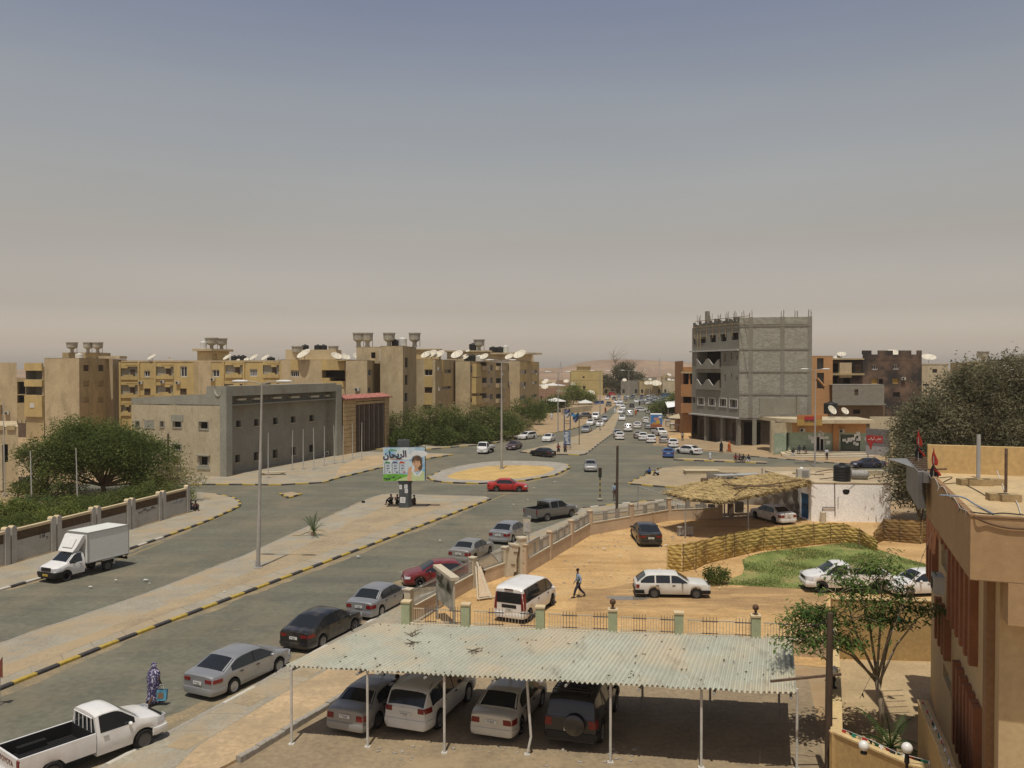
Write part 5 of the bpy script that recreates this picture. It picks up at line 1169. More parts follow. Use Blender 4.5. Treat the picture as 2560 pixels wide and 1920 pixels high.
wall(m,gL,0,Z[0],o,.4,0,0,1); gR=Frame(gL.P(gL.L,0)[:2],fR.P(fR.L,0,-ins)[:2]); wall(m,gR,0,Z[0],[(.4,3.2,.1,4.2)],1.0,0,0,1); m.build('shop_wall',[mat('shop_wall_brown',(.12,.10,.08),.9,.2,1),DARK],b)
for w_ in o:
 q=MB(); 
 for k in range(12): boxF(q,gL,w_[0]+.05,w_[1]-.05,.15+k*.31,.15+k*.31+.28,-.3,-.24)
 q.build('roller_shutter',SHUT,b)
for t,fr in ((fL.L-.6,fL),(.3*fL.L,fL),(.65*fL.L,fL),(2.6,fR)):
 q=MB(); boxF(q,fr,t-.35,t+.35,0,Z[0]-.2,-.6,-.02); q.build('pillar',DRY,b)
q=MB()
for i in range(30):
 t=fL.L*i/30; boxF(q,fL,t,t+fL.L/30-.02,21.2,21.2+random.uniform(.5,1.5),-.5,-.2)
q.build('unfinished_parapet',BLOCK2,b); q=MB()
for i in range(7): t=1+i*2.1; boxF(q,fL,t,t+.1,19.2,21.6,.02,.1)
boxF(q,fL,.8,fL.L+3.5,21.35,21.45,.1,.2); boxF(q,fL,.2,fL.L+2,22.55,22.65,-.6,-.5); boxF(q,fL,2.2,2.3,16.9,20.4,.1,.2); boxF(q,fL,3.2,3.3,16.9,20.2,.1,.2); boxF(q,fL,1,4.6,19.2,19.3,.1,.2)
q.build('timber_shuttering',mat('timber',(.38,.28,.15),.85,.2,3),b)
q=MB(); boxF(q,fL,3.6,4.3,21.2,24.3,-1.2,-.6); q.build('roof_column',DRY,b)
q=MB()
for t,fr in [(2,fL),(6,fL),(9,fL),(11.5,fL),(14,fL),(.6,fR)]+[(c,fR) for c in cols]+[((cols[1]+cols[2])/2,fR)]:
 for k in range(4):
  p=fr.P(t+(k%2)*.4-.2,HT-.3,-.1-(k//2)*.4); q.tube([p,p+Vector((random.uniform(-.1,.1),random.uniform(-.1,.1),random.uniform(1.0,1.8)))],.035,4)
q.build('reinforcing_bar',RUST,b)
# --- orange building left of it
b=place_thing('orange_building','narrow orange building with stacked balconies, left of the unfinished block','building',(36.5,175,0))
xl,xr=Xat(1708,172),Xat(1745,172); f=Frame((xl,172),(xr,170)); m=MB(); o=[(*f.rect('a4',1850,435,1975,575),1.5),(*f.rect('a4',1838,735,1960,815),1.5)]
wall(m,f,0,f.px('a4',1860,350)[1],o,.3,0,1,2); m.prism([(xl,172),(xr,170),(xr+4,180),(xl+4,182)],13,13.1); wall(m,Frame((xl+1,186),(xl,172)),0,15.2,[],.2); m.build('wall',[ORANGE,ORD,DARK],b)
for y0,y1 in ((575,730),(815,940)):
 q=MB(); a=f.px('a4',1840,y0)[1]; c=f.px('a4',1840,y1)[1]; boxF(q,f,0.05,f.L-.3,c,a,0,1.3); q.build('balcony_front',ORANGE,b)
q=MB(); boxF(q,f,f.L*.35,f.L*.43,f.px('a4',1885,575)[1],f.px('a4',1885,430)[1],0,.25); q.build('balcony_post',ORANGE,b)
q=MB(); boxF(q,f,-.2,f.L,f.px('a4',1860,432)[1],f.px('a4',1860,410)[1],0,.6); q.build('cornice',TAN,b)
# --- orange stair tower right of it
xl,xr=Xat(2028,152),Xat(2079,152); f=Frame((xl,152),(xr,151.5)); b=place_thing('orange_tower','plain orange tower with two dark window bays, right of the unfinished block','building',((xl+xr)/2,152,0))
m=MB(); o=[(*f.rect('a5',1880,805,1965,950),.35),(*f.rect('a5',1880,995,1970,1198),.35)]; ht=f.px('a5',1850,776)[1]
wall(m,f,0,ht,o,.35,0,0,1); m.prism([(xl,152),(xr,151.5),(xr+1,160),(xl,160)],ht-.1,ht); wall(m,Frame((xl,160),(xl,152)),0,ht,[],.2); wall(m,Frame((xr,151.5),(xr+1,160)),0,ht,[],.2); m.build('wall',[mat('apricot',(.47,.26,.12),.9,.06,.4),DARK],b)
for w_ in o:
 wn=window(f,w_,b,WOODF,PANE,.35,.06,1)
w_=o[1]; q=MB(); a=f.P(w_[0],w_[3]-1.0,.03); c=f.P(w_[1],w_[3]-2.4,.03); q.tube([a,c],.22,4); q.build('diagonal_band',mat('apricot',(.47,.26,.12)),b)
# --- fire-blackened apartment block
SOOT=mat('sooty_wall',(.17,.11,.075),.92,.25,.25); stain(SOOT,(.035,.032,.03),.16,.40,.56,.95,None,3); stain(SOOT,(.30,.215,.12),.22,.60,.75,.6,None,9)
xl,xm,xr=Xat(2079,166),Xat(2156,168),Xat(2304,170); b=place_thing('burnt_building','fire-blackened apartment block with a notched parapet and two white windows','apartment block',((xl+xr)/2,168,0))
f1,f2=Frame((xl,168),(xm,168)),Frame((xm,168),(xr,170)); ht=f2.px('a7',700,150)[1]
o=[(*f2.rect('a7',538,258,602,308),.3),(*f2.rect('a7',757,255,818,305),.3),(*f2.rect('a7',535,402,600,455),.3),(*f2.rect('a7',752,402,818,452),.3),(*f2.rect('a7',758,540,830,595),.3),(*f2.rect('a7',610,405,655,455),.5)]
o1=[(*f1.rect('a7',125,245,185,330),1.2),(*f1.rect('a7',245,260,340,345),1.2),(*f1.rect('a7',125,375,180,455),1.2),(*f1.rect('a7',240,375,310,455),1.2),(*f1.rect('a7',370,258,430,325),.2)]
m=MB(); wall(m,f2,0,ht,o,.3,0,0,1); wall(m,f1,0,f1.px('a7',200,190)[1],o1,1.2,0,0,1); m.prism([(xl,168),(xm,168),(xr,170),(xr+3,182),(xl,182)],ht-1.3,ht-1.2); wall(m,Frame((xr,170),(xr+3,182)),0,ht,[],.2); m.build('wall',[SOOT,DARK],b)
q=MB()
for x0,x1 in ((430,535),(605,757),(822,948),(945,1055)):
 t0,t1=f2.px('a7',x0,110)[0],f2.px('a7',x1,110)[0]; zt_=f2.px('a7',x0,108 if x0<900 else 150)[1]; boxF(q,f2,max(0,t0),min(f2.L,t1),ht,zt_,-.3,0)
boxF(q,f2,f2.L-1.0,f2.L,ht,f2.px('a7',1000,108)[1],-.3,0); q.build('notched_parapet',SOOT,b)
for w_ in o[:2]: window(f2,w_,b,WFR,PANE,.3,.12,2)
for w_ in o[2:4]: window(f2,w_,b,YEL,mat('yellow_shutter',(.42,.27,.06)),.3,.08,0)
window(f2,o[4],b,WOODF,PANE,.3,.08,1); window(f1,o1[4],b,TAN2,SHUT,.2,.06,0)
q=MB(); t0=f1.px('a7',190,300)[0]; boxF(q,f1,t0,t0+2.4,f1.px('a7',200,390)[1],f1.px('a7',200,235)[1],0,.7); q.build('bay',TAN,b)
q=MB(); boxF(q,f1,0,f1.L,f1.px('a7',200,365)[1],f1.px('a7',200,345)[1],0,1.0); boxF(q,f1,0,f1.L,f1.px('a7',200,205)[1],f1.px('a7',200,190)[1],0,.8); q.build('balcony_slab',TAN2,b)
ac(f2,f2.px('a7',858,400)[0],f2.px('a7',858,400)[1],'white air conditioner on the fire-blackened block')
for x,r_,l,zz in ((178,.8,'left small dish on the burnt block corner',0),(222,1.1,'pair-forming dish on the burnt block corner',.4),(568,1.2,'big dish in the first parapet notch of the burnt block',-.9),(745,1.6,'huge dish rising behind the burnt block parapet',.2)):
 dish((Xat(px('a7',x)[0],174),174,ht-1.2+zz),r_,R(-110),R(45),l,'satellite dishes on the burnt block')
# --- grey block house in front of it
xl,xr=Xat(2081,150),Xat(2214,150); f=Frame((xl,150),(xr,150.5)); b=place_thing('block_house','low grey block house with one small shutter, in front of the burnt block','house',((xl+xr)/2,150,0))
zt_=f.px('a7',400,464)[1]; zm=f.px('a7',400,662)[1]; m=MB(); m.uv=True; wall(m,f,zm,zt_,[(*f.rect('a7',357,512,398,575),.15)],.15,0,0,1); m.prism([(xl,150),(xr,150.5),(xr+2,158),(xl,158)],zt_-.1,zt_); wall(m,Frame((xr,150.5),(xr+2,158)),zm,zt_,[],.2); m.build('upper_wall',[BLOCK2,WOODF],b)
m=MB(); m.uv=True; f_=Frame((xl,151.2),(xr+.6,151.6)); wall(m,f_,0,zm-.2,[(*f_.rect('a7',343,722,418,765),.3),(*f_.rect('a7',675,670,740,775),.3)],.3,0,0,1); m.build('lower_wall',[bricks('old_brick',(.24,.17,.105),(.19,.135,.085),(.13,.10,.07),.5,.22),DARK],b)
q=MB(); boxF(q,f,-.2,f.L+.3,zm-.25,zm,-1.5,.15); q.build('floor_slab',DRY,b)
# --- bank-like corner shop with canopy
b=place_thing('corner_shop','single storey corner shop with green glass front, orange upper wall, pale canopy and steps','shop',(70,136,0))
GRN=mat('green_shop_tiles',(.27,.34,.25),.35,.15,1.2,spec=.5); stain(GRN,(.55,.56,.50),.5,.56,.62,.5,None,4)
PAL=mat('canopy_plaster',(.50,.42,.28),.9,.08,.6); stain(PAL,(.30,.24,.16),.9,.52,.7,.5)
q0=gp(*px('a6',975,742),.6); q0.z=0; q1=Vector((Xat(px('a6',1165)[0],132.3),132.3,0)); q2=Vector((Xat(px('a6',1935)[0],130.8),130.8,0))
fA,fB=Frame(q0,q1),Frame(q1,q2); zc=5.1
zs=fB.px('a6',1400,545)[1]
m=MB(); oB=[(*fB.rect('a6',1412,585,1492,740),.4),(*fB.rect('a6',1665,565,1870,745),.5)]; oA=[(fA.L*.68,fA.L*.86,.4,3.6)]
wall(m,fA,0,zs,oA,.4,0,0,2); wall(m,fB,0,zs,oB,.4,0,0,2); m.build('shop_front',[GRN,TAN,DARK],b)
m=MB(); wall(m,fA,zs,zc,[],.2,1); wall(m,fB,zs,zc,[],.2,0); m.build('upper_band',[mat('apricot',(.47,.26,.12),.9,.06,.4),BEIGE],b)
q=MB(); w_=oB[1]; boxF(q,fB,w_[0],w_[0]+1.9,w_[2],w_[3],-.3,-.25); boxF(q,fB,w_[1]-1.9,w_[1],w_[2],w_[3],-.3,-.25); q.build('glass_leaf',mat('green_glass',(.05,.075,.06),.1,0,spec=.6),b)
q=MB(); w_=oB[0]
for t in (w_[0],(w_[0]+w_[1])/2,w_[1]): boxF(q,fB,t-.06,t+.06,w_[2],w_[3],-.1,.03)
boxF(q,fB,w_[0],w_[1],w_[3]-.1,w_[3],-.1,.04); q.build('door_frame',WFR,b)
q=MB()
for k in range(26):
 t=random.choice([random.uniform(2.2,5.2),random.uniform(7.6,10.2),random.uniform(10.8,12)]); z=random.uniform(1.3,3.6); boxF(q,fB,t,t+random.uniform(.3,.7),z,z+random.uniform(.3,.7),.015,.03)
q.build('posters',mat('posters',(.70,.71,.67),.7,.25,3),b)
for x in (1605,): 
 t=fB.px('a6',x,700)[0]; q=MB(); boxF(q,fB,t-.35,t+.5,0,zc,.02,.5); q.build('pilaster',ORANGE,b)
cz=5.12; cpts=[gp(*px('a6',820,412),cz),gp(*px('a6',1000,432),cz),gp(*px('a6',1180,442),cz),gp(*px('a6',1480,452),cz),gp(*px('a6',2020,452),cz)]
cp=[(p.x,p.y) for p in cpts]+[(q2.x+1,q2.y+6),(q0.x+4,q0.y+8)]
q=MB(); q.prism(cp,cz,cz+.55,0,True); q.build('canopy',PAL,b)
for x,y0 in ((962,742),(1155,718)):
 p=gp(*px('a6',x,y0),.3); q=MB(); q.box((p.x,p.y,cz/2),(.75,.75,cz)); q.build('pillar',BEIGE,b)
for i in range(4):
 q=MB(); oo=5.2-i*1.15; a=fB.P(-2.2+i*.5,0,oo); c=fB.P(fB.L+.2,0,oo); q.prism([(a.x,a.y),(c.x,c.y),fB.P(fB.L+.2,0,.05)[:2],fB.P(-2.2+i*.5,0,.05)[:2]],.08,.20+i*.16); q.build('step',PAL,b); q=MB(); q.box(((a.x+c.x)/2,(a.y+c.y)/2-.01,.19+i*.16),((c-a).length,.12,.06),fB.rz); q.build('step_light_stripe',WHP,b)  # white strips added: the bright stripes of the lit steps as colour
q=MB(); q.prism([fB.P(-2.4,0,5)[:2],fB.P(-1.9,0,5)[:2],fB.P(-1.2,0,.5)[:2],fB.P(-1.9,0,.5)[:2]],.05,.5); q.build('ramp_wall',PAL,b)
sb=place_thing('shop_sign','orange and yellow sign board with a red lettered strip above the corner shop canopy','sign',(fB.P(3,6)))
fs=Frame(gp(*px('a6',1213,470),5.5)[:2],gp(*px('a6',1470,470),5.5)[:2]); r_=fs.rect('a6',1213,362,1470,472)
q=MB(); boxF(q,fs,*r_,0,.15); q.build('board',mat('sign_ochre',(.38,.24,.07),.7,.15,1),sb); q=MB(); boxF(q,fs,r_[0],r_[1],(r_[2]+r_[3])/2+.2,r_[3],.15,.165); q.build('orange_strip',mat('sign_orange',(.42,.17,.06)),sb)
def text(s,size,m_,M,parent,name='lettering',ext=.01,offset=0):
 c=bpy.data.curves.new('txt','FONT'); c.body=s; c.size=size; c.extrude=ext; c.align_x='CENTER'; c.align_y='CENTER'; c.offset=offset; c.resolution_u=3
 o=bpy.data.objects.new('txt',c); COL.objects.link(o); dg=bpy.context.evaluated_depsgraph_get(); me=bpy.data.meshes.new_from_object(o.evaluated_get(dg)); bpy.data.objects.remove(o)
 me.transform(M); me.materials.clear(); me.materials.append(m_); me.name=name; return put(name,me,parent)
def scribble(fr,t0,t1,z,h,out,m_,parent,n=8,name='lettering',seed=1):
 """strokes of hand lettering too small to read in the photograph"""
 rr=random.Random(seed); q=MB(); w=(t1-t0)/n
 for i in range(n):
  a=t0+w*i; k=rr.random()
  P=[(a,z),(a+w*.5,z-h*.12),(a+w*.95,z+h*.05)] if k<.55 else [(a+w*.1,z),(a+w*.15,z+h*.9)] if k<.75 else [(a,z),(a+w*.3,z+h*.45),(a+w*.7,z+h*.4),(a+w*.9,z)]
  q.tube([fr.P(x,y,out) for x,y in P],h*.07,4)
  if rr.random()<.5: q.box(fr.P(a+w*.5,z-h*.35,out),(h*.13,.02,h*.13),fr.rz)
 return q.build(name,m_,parent)
def onface(fr,t,z,out): return Matrix.Translation(fr.P(t,z,out))@Matrix.Rotation(fr.rz,4,'Z')@Matrix.Rotation(math.pi/2,4,'X')
REDP=mat('sign_red',(.38,.035,.03),.6,.1,2); NAVYP=mat('sign_navy',(.03,.035,.09),.6,0)
q=MB(); w=r_[1]-r_[0]; boxF(q,fs,r_[0]+w*.28,r_[0]+w*.72,r_[3]-.75,r_[3]-.2,.165,.18); q.build('red_panel',REDP,sb)
scribble(fs,r_[0]+w*.30,r_[0]+w*.70,r_[3]-.85,.45,.19,NAVYP,sb,9)
for x,y,l in ((1265,520,'air conditioner on the orange band left of the shop sign post'),(1672,528,'air conditioner on the orange band near the shop right end')): ac(fB,fB.px('a6',x,y)[0],fB.px('a6',x,y)[1],l,.3,'air conditioners on the corner shop')
q=drum((Xat(px('a6',1565)[0],138),138,6.1),1.1,1.9,'black water tank on the corner shop roof',group=None)
dish((Xat(px('a6',1575)[0],134),134,6.1),1.0,R(-60),R(20),'dark rimmed dish leaning on the black tank of the corner shop',None); dish((Xat(px('a6',1710)[0],134),134,6.1),.8,R(-70),R(25),'small white dish on the right of the corner shop roof',None)
q=MB(); p=Vector((Xat(px('a6',1020)[0],137),137,7.4)); q.box((p.x,p.y,p.z),(6.2,.25,2.6)); q.box((p.x+3.2,p.y-.1,p.z+.1),(.5,.6,2.9)); t=tag(q.build('roof_screen_wall',DRY),'grey plastered wall piece with a white edge standing on the corner shop roof','wall')
q=MB(); q.box((Xat(2245,143),146,2.6),(7,.3,5.2)); tag(q.build('yard_wall',BEIGE),'beige wall rising behind the corner shop roof on its right','wall')
fh=Frame((Xat(2167,121),121),(Xat(2226,118),118)); b=place_thing('hoarding','grey hoarding with a red lettered band and red emblem, half behind the big tree','sign',fh.P(0,0))
r_=fh.rect('a7',486,915,720,1190); t_,zm=fh.px('a7',490,1095); q=MB(); boxF(q,fh,0,fh.L,1.2,r_[3],0,.1); q.build('board',mat('hoarding_grey',(.17,.155,.15),.7,.1,1),b)
q=MB(); boxF(q,fh,0,fh.L,1.2,zm,.1,.115); q.build('pale_panel',mat('hoarding_pale',(.33,.32,.31)),b)
q=MB(); z1=fh.px('a7',500,985)[1]; boxF(q,fh,.1,fh.L*.72,z1-1.0,z1,.1,.12); q.build('red_band',REDP,b)
scribble(fh,.4,fh.L*.66,z1-.6,.5,.13,WFR,b,7)
t0,z0=fh.px('a7',530,1095); q=MB(); q.add([fh.P(t0-.4,z0+.5,.13),fh.P(t0,z0-.7,.13),fh.P(t0+.4,z0+.5,.13),fh.P(t0,z0+.9,.13)],[(0,1,2,3)]); q.build('emblem',REDP,b)
for t in (.2,fh.L-.2):
 q=MB(); q.tube([fh.P(t,0,-.1),fh.P(t,1.6,-.1)],.08,6); q.build('leg',STEELP,b)
def simple_block(name,label,x0,x1,ytop,Y,m_,k='a7',h=None,dep=10,wins=(),cat='building'):
 xl,xr=Xat(px(k,x0)[0],Y),Xat(px(k,x1)[0],Y); f=Frame((xl,Y),(xr,Y)); zt=h or f.px(k,x0,ytop)[1]; b=place_thing(name,label,cat,((xl+xr)/2,Y,0))
 m=MB(); o=[(*f.rect(k,*r),.3) for r in wins]; wall(m,f,0,zt,o,.3,0,0,1); m.prism([(xl,Y),(xr,Y),(xr+1,Y+dep),(xl+1,Y+dep)],zt-.1,zt); wall(m,Frame((xl+1,Y+dep),(xl,Y)),0,zt,[],.2); wall(m,Frame((xr,Y),(xr+1,Y+dep)),0,zt,[],.2); m.uv=True; m.build('wall',[m_,DARK],b)
 for w_ in o: window(f,w_,b,WOODF,PANE,.3,.08,1)
 q=MB(); boxF(q,f,-.1,f.L+.1,zt-.02,zt+.25,-.25,.06); q.build('parapet',m_,b); return b,f,zt
b,f,zt=simple_block('apartment_block','beige flat-roofed block right of the burnt block, partly behind the tree',1058,1330,255,195,BEIGE,wins=[(1165,300,1215,340),(1065,455,1130,475)],cat='apartment block')
dish((Xat(px('a7',1125)[0],199),199,zt),2.0,R(-100),R(50),'white dish on the beige block behind the tree',None)
b,f,zt=simple_block('apartment_block','far grey block above the tree crown with a concrete bowl on it',1525,1945,232,210,TAN2,cat='apartment block'); water_bowl((Xat(px('a7',1690)[0],214),214,zt),1.35,'concrete water bowl above the big tree crown',1.3)
simple_block('apartment_block','far grey block at the right edge of the photo',1945,2300,200,212,BLOCK2,wins=[(1965,285,1980,315),(2030,285,2045,315)],cat='apartment block')
b,f,zt=simple_block('house','low white-roofed house glimpsed right behind the big tree',1800,2300,420,150,BEIGE,cat='house'); dish((Xat(px('a7',1885)[0],150),150,zt+.6),1.9,R(-100),R(48),'large cream dish glimpsed right behind the big tree',None); drum((Xat(px('a7',2030)[0],151),151,zt),1.2,2.2,'white tank glimpsed right behind the big tree',WHP,group=None)
# ------------------------------------------------------------------ far town and hill
b,f,zt=simple_block('yellow_building','pale yellow windowless building far down the avenue with a hut on its roof','building',0,0,0,Y=440,m_=YEL) if False else simple_block('yellow_building','pale yellow nearly windowless building far down the avenue with a hut on its roof',400,815,402,440,mat('pale_yellow',(.44,.35,.15),.9,.08,.2),'a4',dep=22,wins=[(553,470,578,495),(555,595,590,650)])
q=MB(); q.box((f.P(f.L*.43,0).x,446,zt+1.0),(7,5,2.4)); q.box((f.P(f.L*.43,0).x,446,zt+2.4),(8,6,.5)); q.build('roof_hut',TAN2,b)
q=MB()
for t in (f.L*.28,f.L*.55): boxF(q,f,t,t+.12,0,zt,0,.05)
boxF(q,f,0,f.L,zt*.62,zt*.62+.2,0,.06); q.build('joint_line',TAN2,b)
random.seed(21)
FM=[TAN2,BEIGE,TAN,mat('far_pink',(.30,.19,.13)),mat('far_ochre',(.34,.25,.13)),DRY]
for i in range(46):
 if i<16: xs=random.uniform(1340,1425); Y=random.uniform(330,620)
 elif i<22: xs=random.uniform(1505,1560); Y=random.uniform(470,620)
 else: xs=random.uniform(1500,1745); Y=random.uniform(560,900)
 w=random.uniform(9,18); h=random.uniform(3.4,5.2) if i<16 else random.uniform(3.6,7.5); X=Xat(xs,Y); f=Frame((X-w/2,Y),(X+w/2,Y+random.uniform(-1,1))); m_=FM[i%6]
 b=place_thing('far_house',('%s flat-roofed far house %s, %s'%(['brown','beige','tan','pinkish','ochre','grey'][i%6],'with a roof room' if i%3==0 else 'with a bare flat roof','left of the avenue' if i<16 else 'straight behind the avenue end' if i<22 else 'right of the tall far tree')),'house',(X,Y,0),'flat-roofed houses of the far town')
 m=MB(); o=[(w*.2,w*.2+1.2,1.2,2.4),(w*.6,w*.6+1.1,.1,2.2)]; wall(m,f,0,h,o,.3,0,0,1); m.prism([f.P(0,0)[:2],f.P(w,0)[:2],f.P(w,0,-10)[:2],f.P(0,0,-10)[:2]],h-.6,h-.5); wall(m,Frame(f.P(0,0,-10)[:2],f.P(0,0)[:2]),0,h,[],.2); wall(m,Frame(f.P(w,0)[:2],f.P(w,0,-10)[:2]),0,h,[],.2); m.build('wall',[m_,DARK],b)
 if i%2==0:
  dish((X+random.uniform(-3,3),Y+2,h-.5),random.uniform(1.2,2.2)*(1.0 if i<16 else 1.3),R(random.uniform(-130,-60)),R(40),'white dish on a %s far flat roof, %s'%(['brown','beige','tan','pinkish','ochre','grey'][i%6],'left of the avenue' if i<16 else 'behind the avenue end' if i<22 else 'right of the tall far tree'),'satellite dishes of the far town')
 if i%3==0:
  q=MB(); q.box((X-2,Y+5,h+.6),(4,3,2.2)); q.build('roof_room',m_,b)
q=MB(); a=gp(43,1093); c=gp(146,1090); q.box(((a.x+c.x)/2,a.y,1.4),((c.x-a.x),.4,2.8)); tag(q.build('boundary_wall',mat('wall_dark_brown',(.12,.085,.06),.9,.15,.6)),'dark brown wall between the corner house and the plain gable block','wall'); q=MB()
for i in range(9): x=a.x+(c.x-a.x)*i/8; q.box((x,a.y,3.1),(.18,.3,.7))
q.box(((a.x+c.x)/2,a.y,3.3),(c.x-a.x,.08,.08)); tag(q.build('wall_railing',BEIGE),'beige post railing on top of the dark brown wall','railing')
q=MB(); a=gp(147,1092); q.box((a.x+1.6,a.y,2.2),(3.4,3,4.4)); tag(q.build('gate_house',BEIGE),'small beige gate house beside the dark brown wall','hut')
for i,(x0,x1,yt,Y,mm,l) in enumerate(((820,905,600,452,TAN2,'brown low shop left of the dark ruined facade at the end of the avenue'),(905,1050,535,456,mat('far_brown',(.17,.125,.085)),'dark brown facade at the end of the avenue beside the tall tree'),(1048,1290,525,440,DRY,'grey flat facade closing the avenue'),(1290,1590,535,432,TAN2,'brown facade with two big dishes above it, end of the avenue'),(1590,1830,530,425,BEIGE,'beige two-storey shop with blue fronts at the right end of the avenue'))):
 simple_block('far_shop',l,x0,x1,yt,Y,mm,'a4',dep=14,wins=[(x0+20,640,x0+50,690),(x1-60,640,x1-30,690)],cat='shop')
for x,y,r_,l in ((1095,492,2.2,'far white dish above the grey facade closing the avenue'),(1385,527,2.6,'left big far dish over the brown facade'),(1425,525,2.6,'second big far dish over the brown facade'),(1500,510,4.2,'largest pale far dish over the brown facade'),(1530,520,3.6,'pale far dish overlapping the largest one'),(655,640,4.0,'big cream dish in front of the yellow far building')):
 Y=430 if x!=655 else 400; q_=px('a4',x,y); dish((Xat(q_[0],Y),Y,CAMH-(q_[1]-925)*Y/2100-1.0*r_),r_*.62,R(-95),R(35),l,'large far satellite dishes')
m=MB(); X=Xat(px('a4',760)[0],330)
for (x0,x1,y0,y1,Y,mm,l,nm,ct) in ((708,828,790,850,330,mat('kiosk_blue',(.045,.11,.32),.5,.1,1),'blue kiosk beside the avenue below the yellow building','kiosk','kiosk'),(893,965,675,730,428,mat('far_red',(.36,.03,.03),.6),'red hoarding above the traffic at the end of the avenue','hoarding','sign'),(1352,1420,800,868,330,mat('red_orange',(.42,.06,.025),.6),'red orange box standing in the traffic on the right','kiosk','kiosk'),(1425,1505,712,778,390,mat('pale_box',(.45,.44,.41),.6),'pale grey box cabin behind the parked cars on the right','cabin','cabin'),(1585,1700,690,790,415,mat('shop_blue',(.06,.13,.24),.6),'blue shop shutters at the right end of the avenue','blue_shop','shop'),(1715,1780,735,790,405,mat('bright_blue',(.05,.20,.45),.6),'bright blue stall at the right end of the avenue','stall','stall')):
 a=atY(*px('a4',x0,y0),Y); c=atY(*px('a4',x1,y1),Y); b=place_thing(nm,l,ct,((a.x+c.x)/2,Y,0)); q=MB(); zb=max(0,c.z); 
 if zb<1.2: zb=0
 q.box(((a.x+c.x)/2,Y+1,(a.z+zb)/2),(c.x-a.x,2,a.z-zb)); q.build('body',mm,b); q=MB(); q.box(((a.x+c.x)/2,Y+1,a.z+.08),(c.x-a.x+.4,2.4,.16)); q.build('top',DRY,b)
 if zb>0:
  for x_ in (a.x+.4,c.x-.4): q=MB(); q.tube([(x_,Y+1,0),(x_,Y+1,zb)],.1,6); q.build('post',STEELP,b)
for x,y,l,mm in ((590,832,'white tent beside the blue kiosk',WHP),(200,770,'white sun canopy on the left pavement of the avenue',WHP),(150,575,'long white canopy roof among the far left houses',WHP)):
 Y={590:300,200:265,150:430}[x]; a=atY(*px('a4',x,y),Y); w={590:5,200:6.5,150:14}[x]; b=place_thing('canopy',l,'canopy',(a.x,Y,0)); q=MB(); h=max(2.2,a.z)
 q.add([(a.x-w/2,Y-2,h-.6),(a.x+w/2,Y-2,h-.6),(a.x+w/2,Y+3,h-.4),(a.x-w/2,Y+3,h-.4),(a.x,Y+.5,h+.5)],[(0,1,4),(1,2,4),(2,3,4),(3,0,4)]); q.build('cloth',mm,b)
 for dx,dy in ((-.48,-2),(.48,-2),(.48,3),(-.48,3)): q=MB(); q.tube([(a.x+w*dx,Y+dy,0),(a.x+w*dx,Y+dy,h-.5)],.06,5); q.build('post',STEELP,b)
a=gp(*px('a4',1650,880)); b=place_thing('canopy','bright white awning on posts in front of the orange building','canopy',(44,235,0)); q=MB(); p0=atY(*px('c5',950,560),222); p1=atY(*px('c5',1200,530),222)
q.add([p0+Vector((0,0,-.35)),p1+Vector((0,0,-.2)),p1+Vector((1,9,.9)),p0+Vector((1,9,.9))],[(0,1,2,3)]); q.build('cloth',mat('bright_white',(.78,.78,.76)),b)
for p in (p0,p1): q=MB(); q.tube([(p.x+.2,p.y+.2,0),(p.x+.2,p.y+.2,p.z-.2)],.07,6); q.build('post',STEELP,b)
simple_block('house','small beige house with a dark doorway left of the avenue pavement',0,105,785,262,BEIGE,'a4',dep=8,wins=[(35,800,75,815)],cat='house')
q=MB(); a=g('a4',300,985); c=g('a4',690,935); q.box(((a.x+c.x)/2,(a.y+c.y)/2+8,.9),((c-a).length,.4,1.8),math.atan2(c.y-a.y,c.x-a.x)); tag(q.build('boundary_wall',BEIGE),'long beige boundary wall along the left side of the avenue','wall')
HILL=mat('hill_rock',(.31,.215,.14),.95,.18,.006); stain(HILL,(.19,.115,.075),.012,.5,.65,.7,(1,1,4))
prof=[(-400,924.4),(600,923.5),(1200,921),(1350,919.5),(1414,919),(1427,913),(1440,908),(1458,905),(1485,901),(1543,898),(1585,899),(1660,903),(1734,908),(1900,915),(2100,921),(2600,923.5)]
m=MB(); vs=[];fs=[]; YH_=1500; n=130
for i in range(n+1):
 x=-400+3000*i/n; y=interp(prof,x); X=Xat(x,YH_); zt=max(.3,CAMH+(925-y)*YH_/2100)
 for k,(dy,fz) in enumerate(((-420,-.02),(-300,.12),(-190,.30),(-90,.55+.08*math.sin(i*.9)),(-25,.92),(0,1.0),(120,1.02),(300,.6),(500,-.05))): vs.append((X*(1+dy/YH_),YH_+dy,zt*fz+(random.uniform(-.6,.6) if 0<fz<1 else 0)))
for i in range(n):
 for k in range(8): fs.append((i*9+k,(i+1)*9+k,(i+1)*9+k+1,i*9+k+1))
m.add(vs,fs); struct('hill',m,HILL,180)
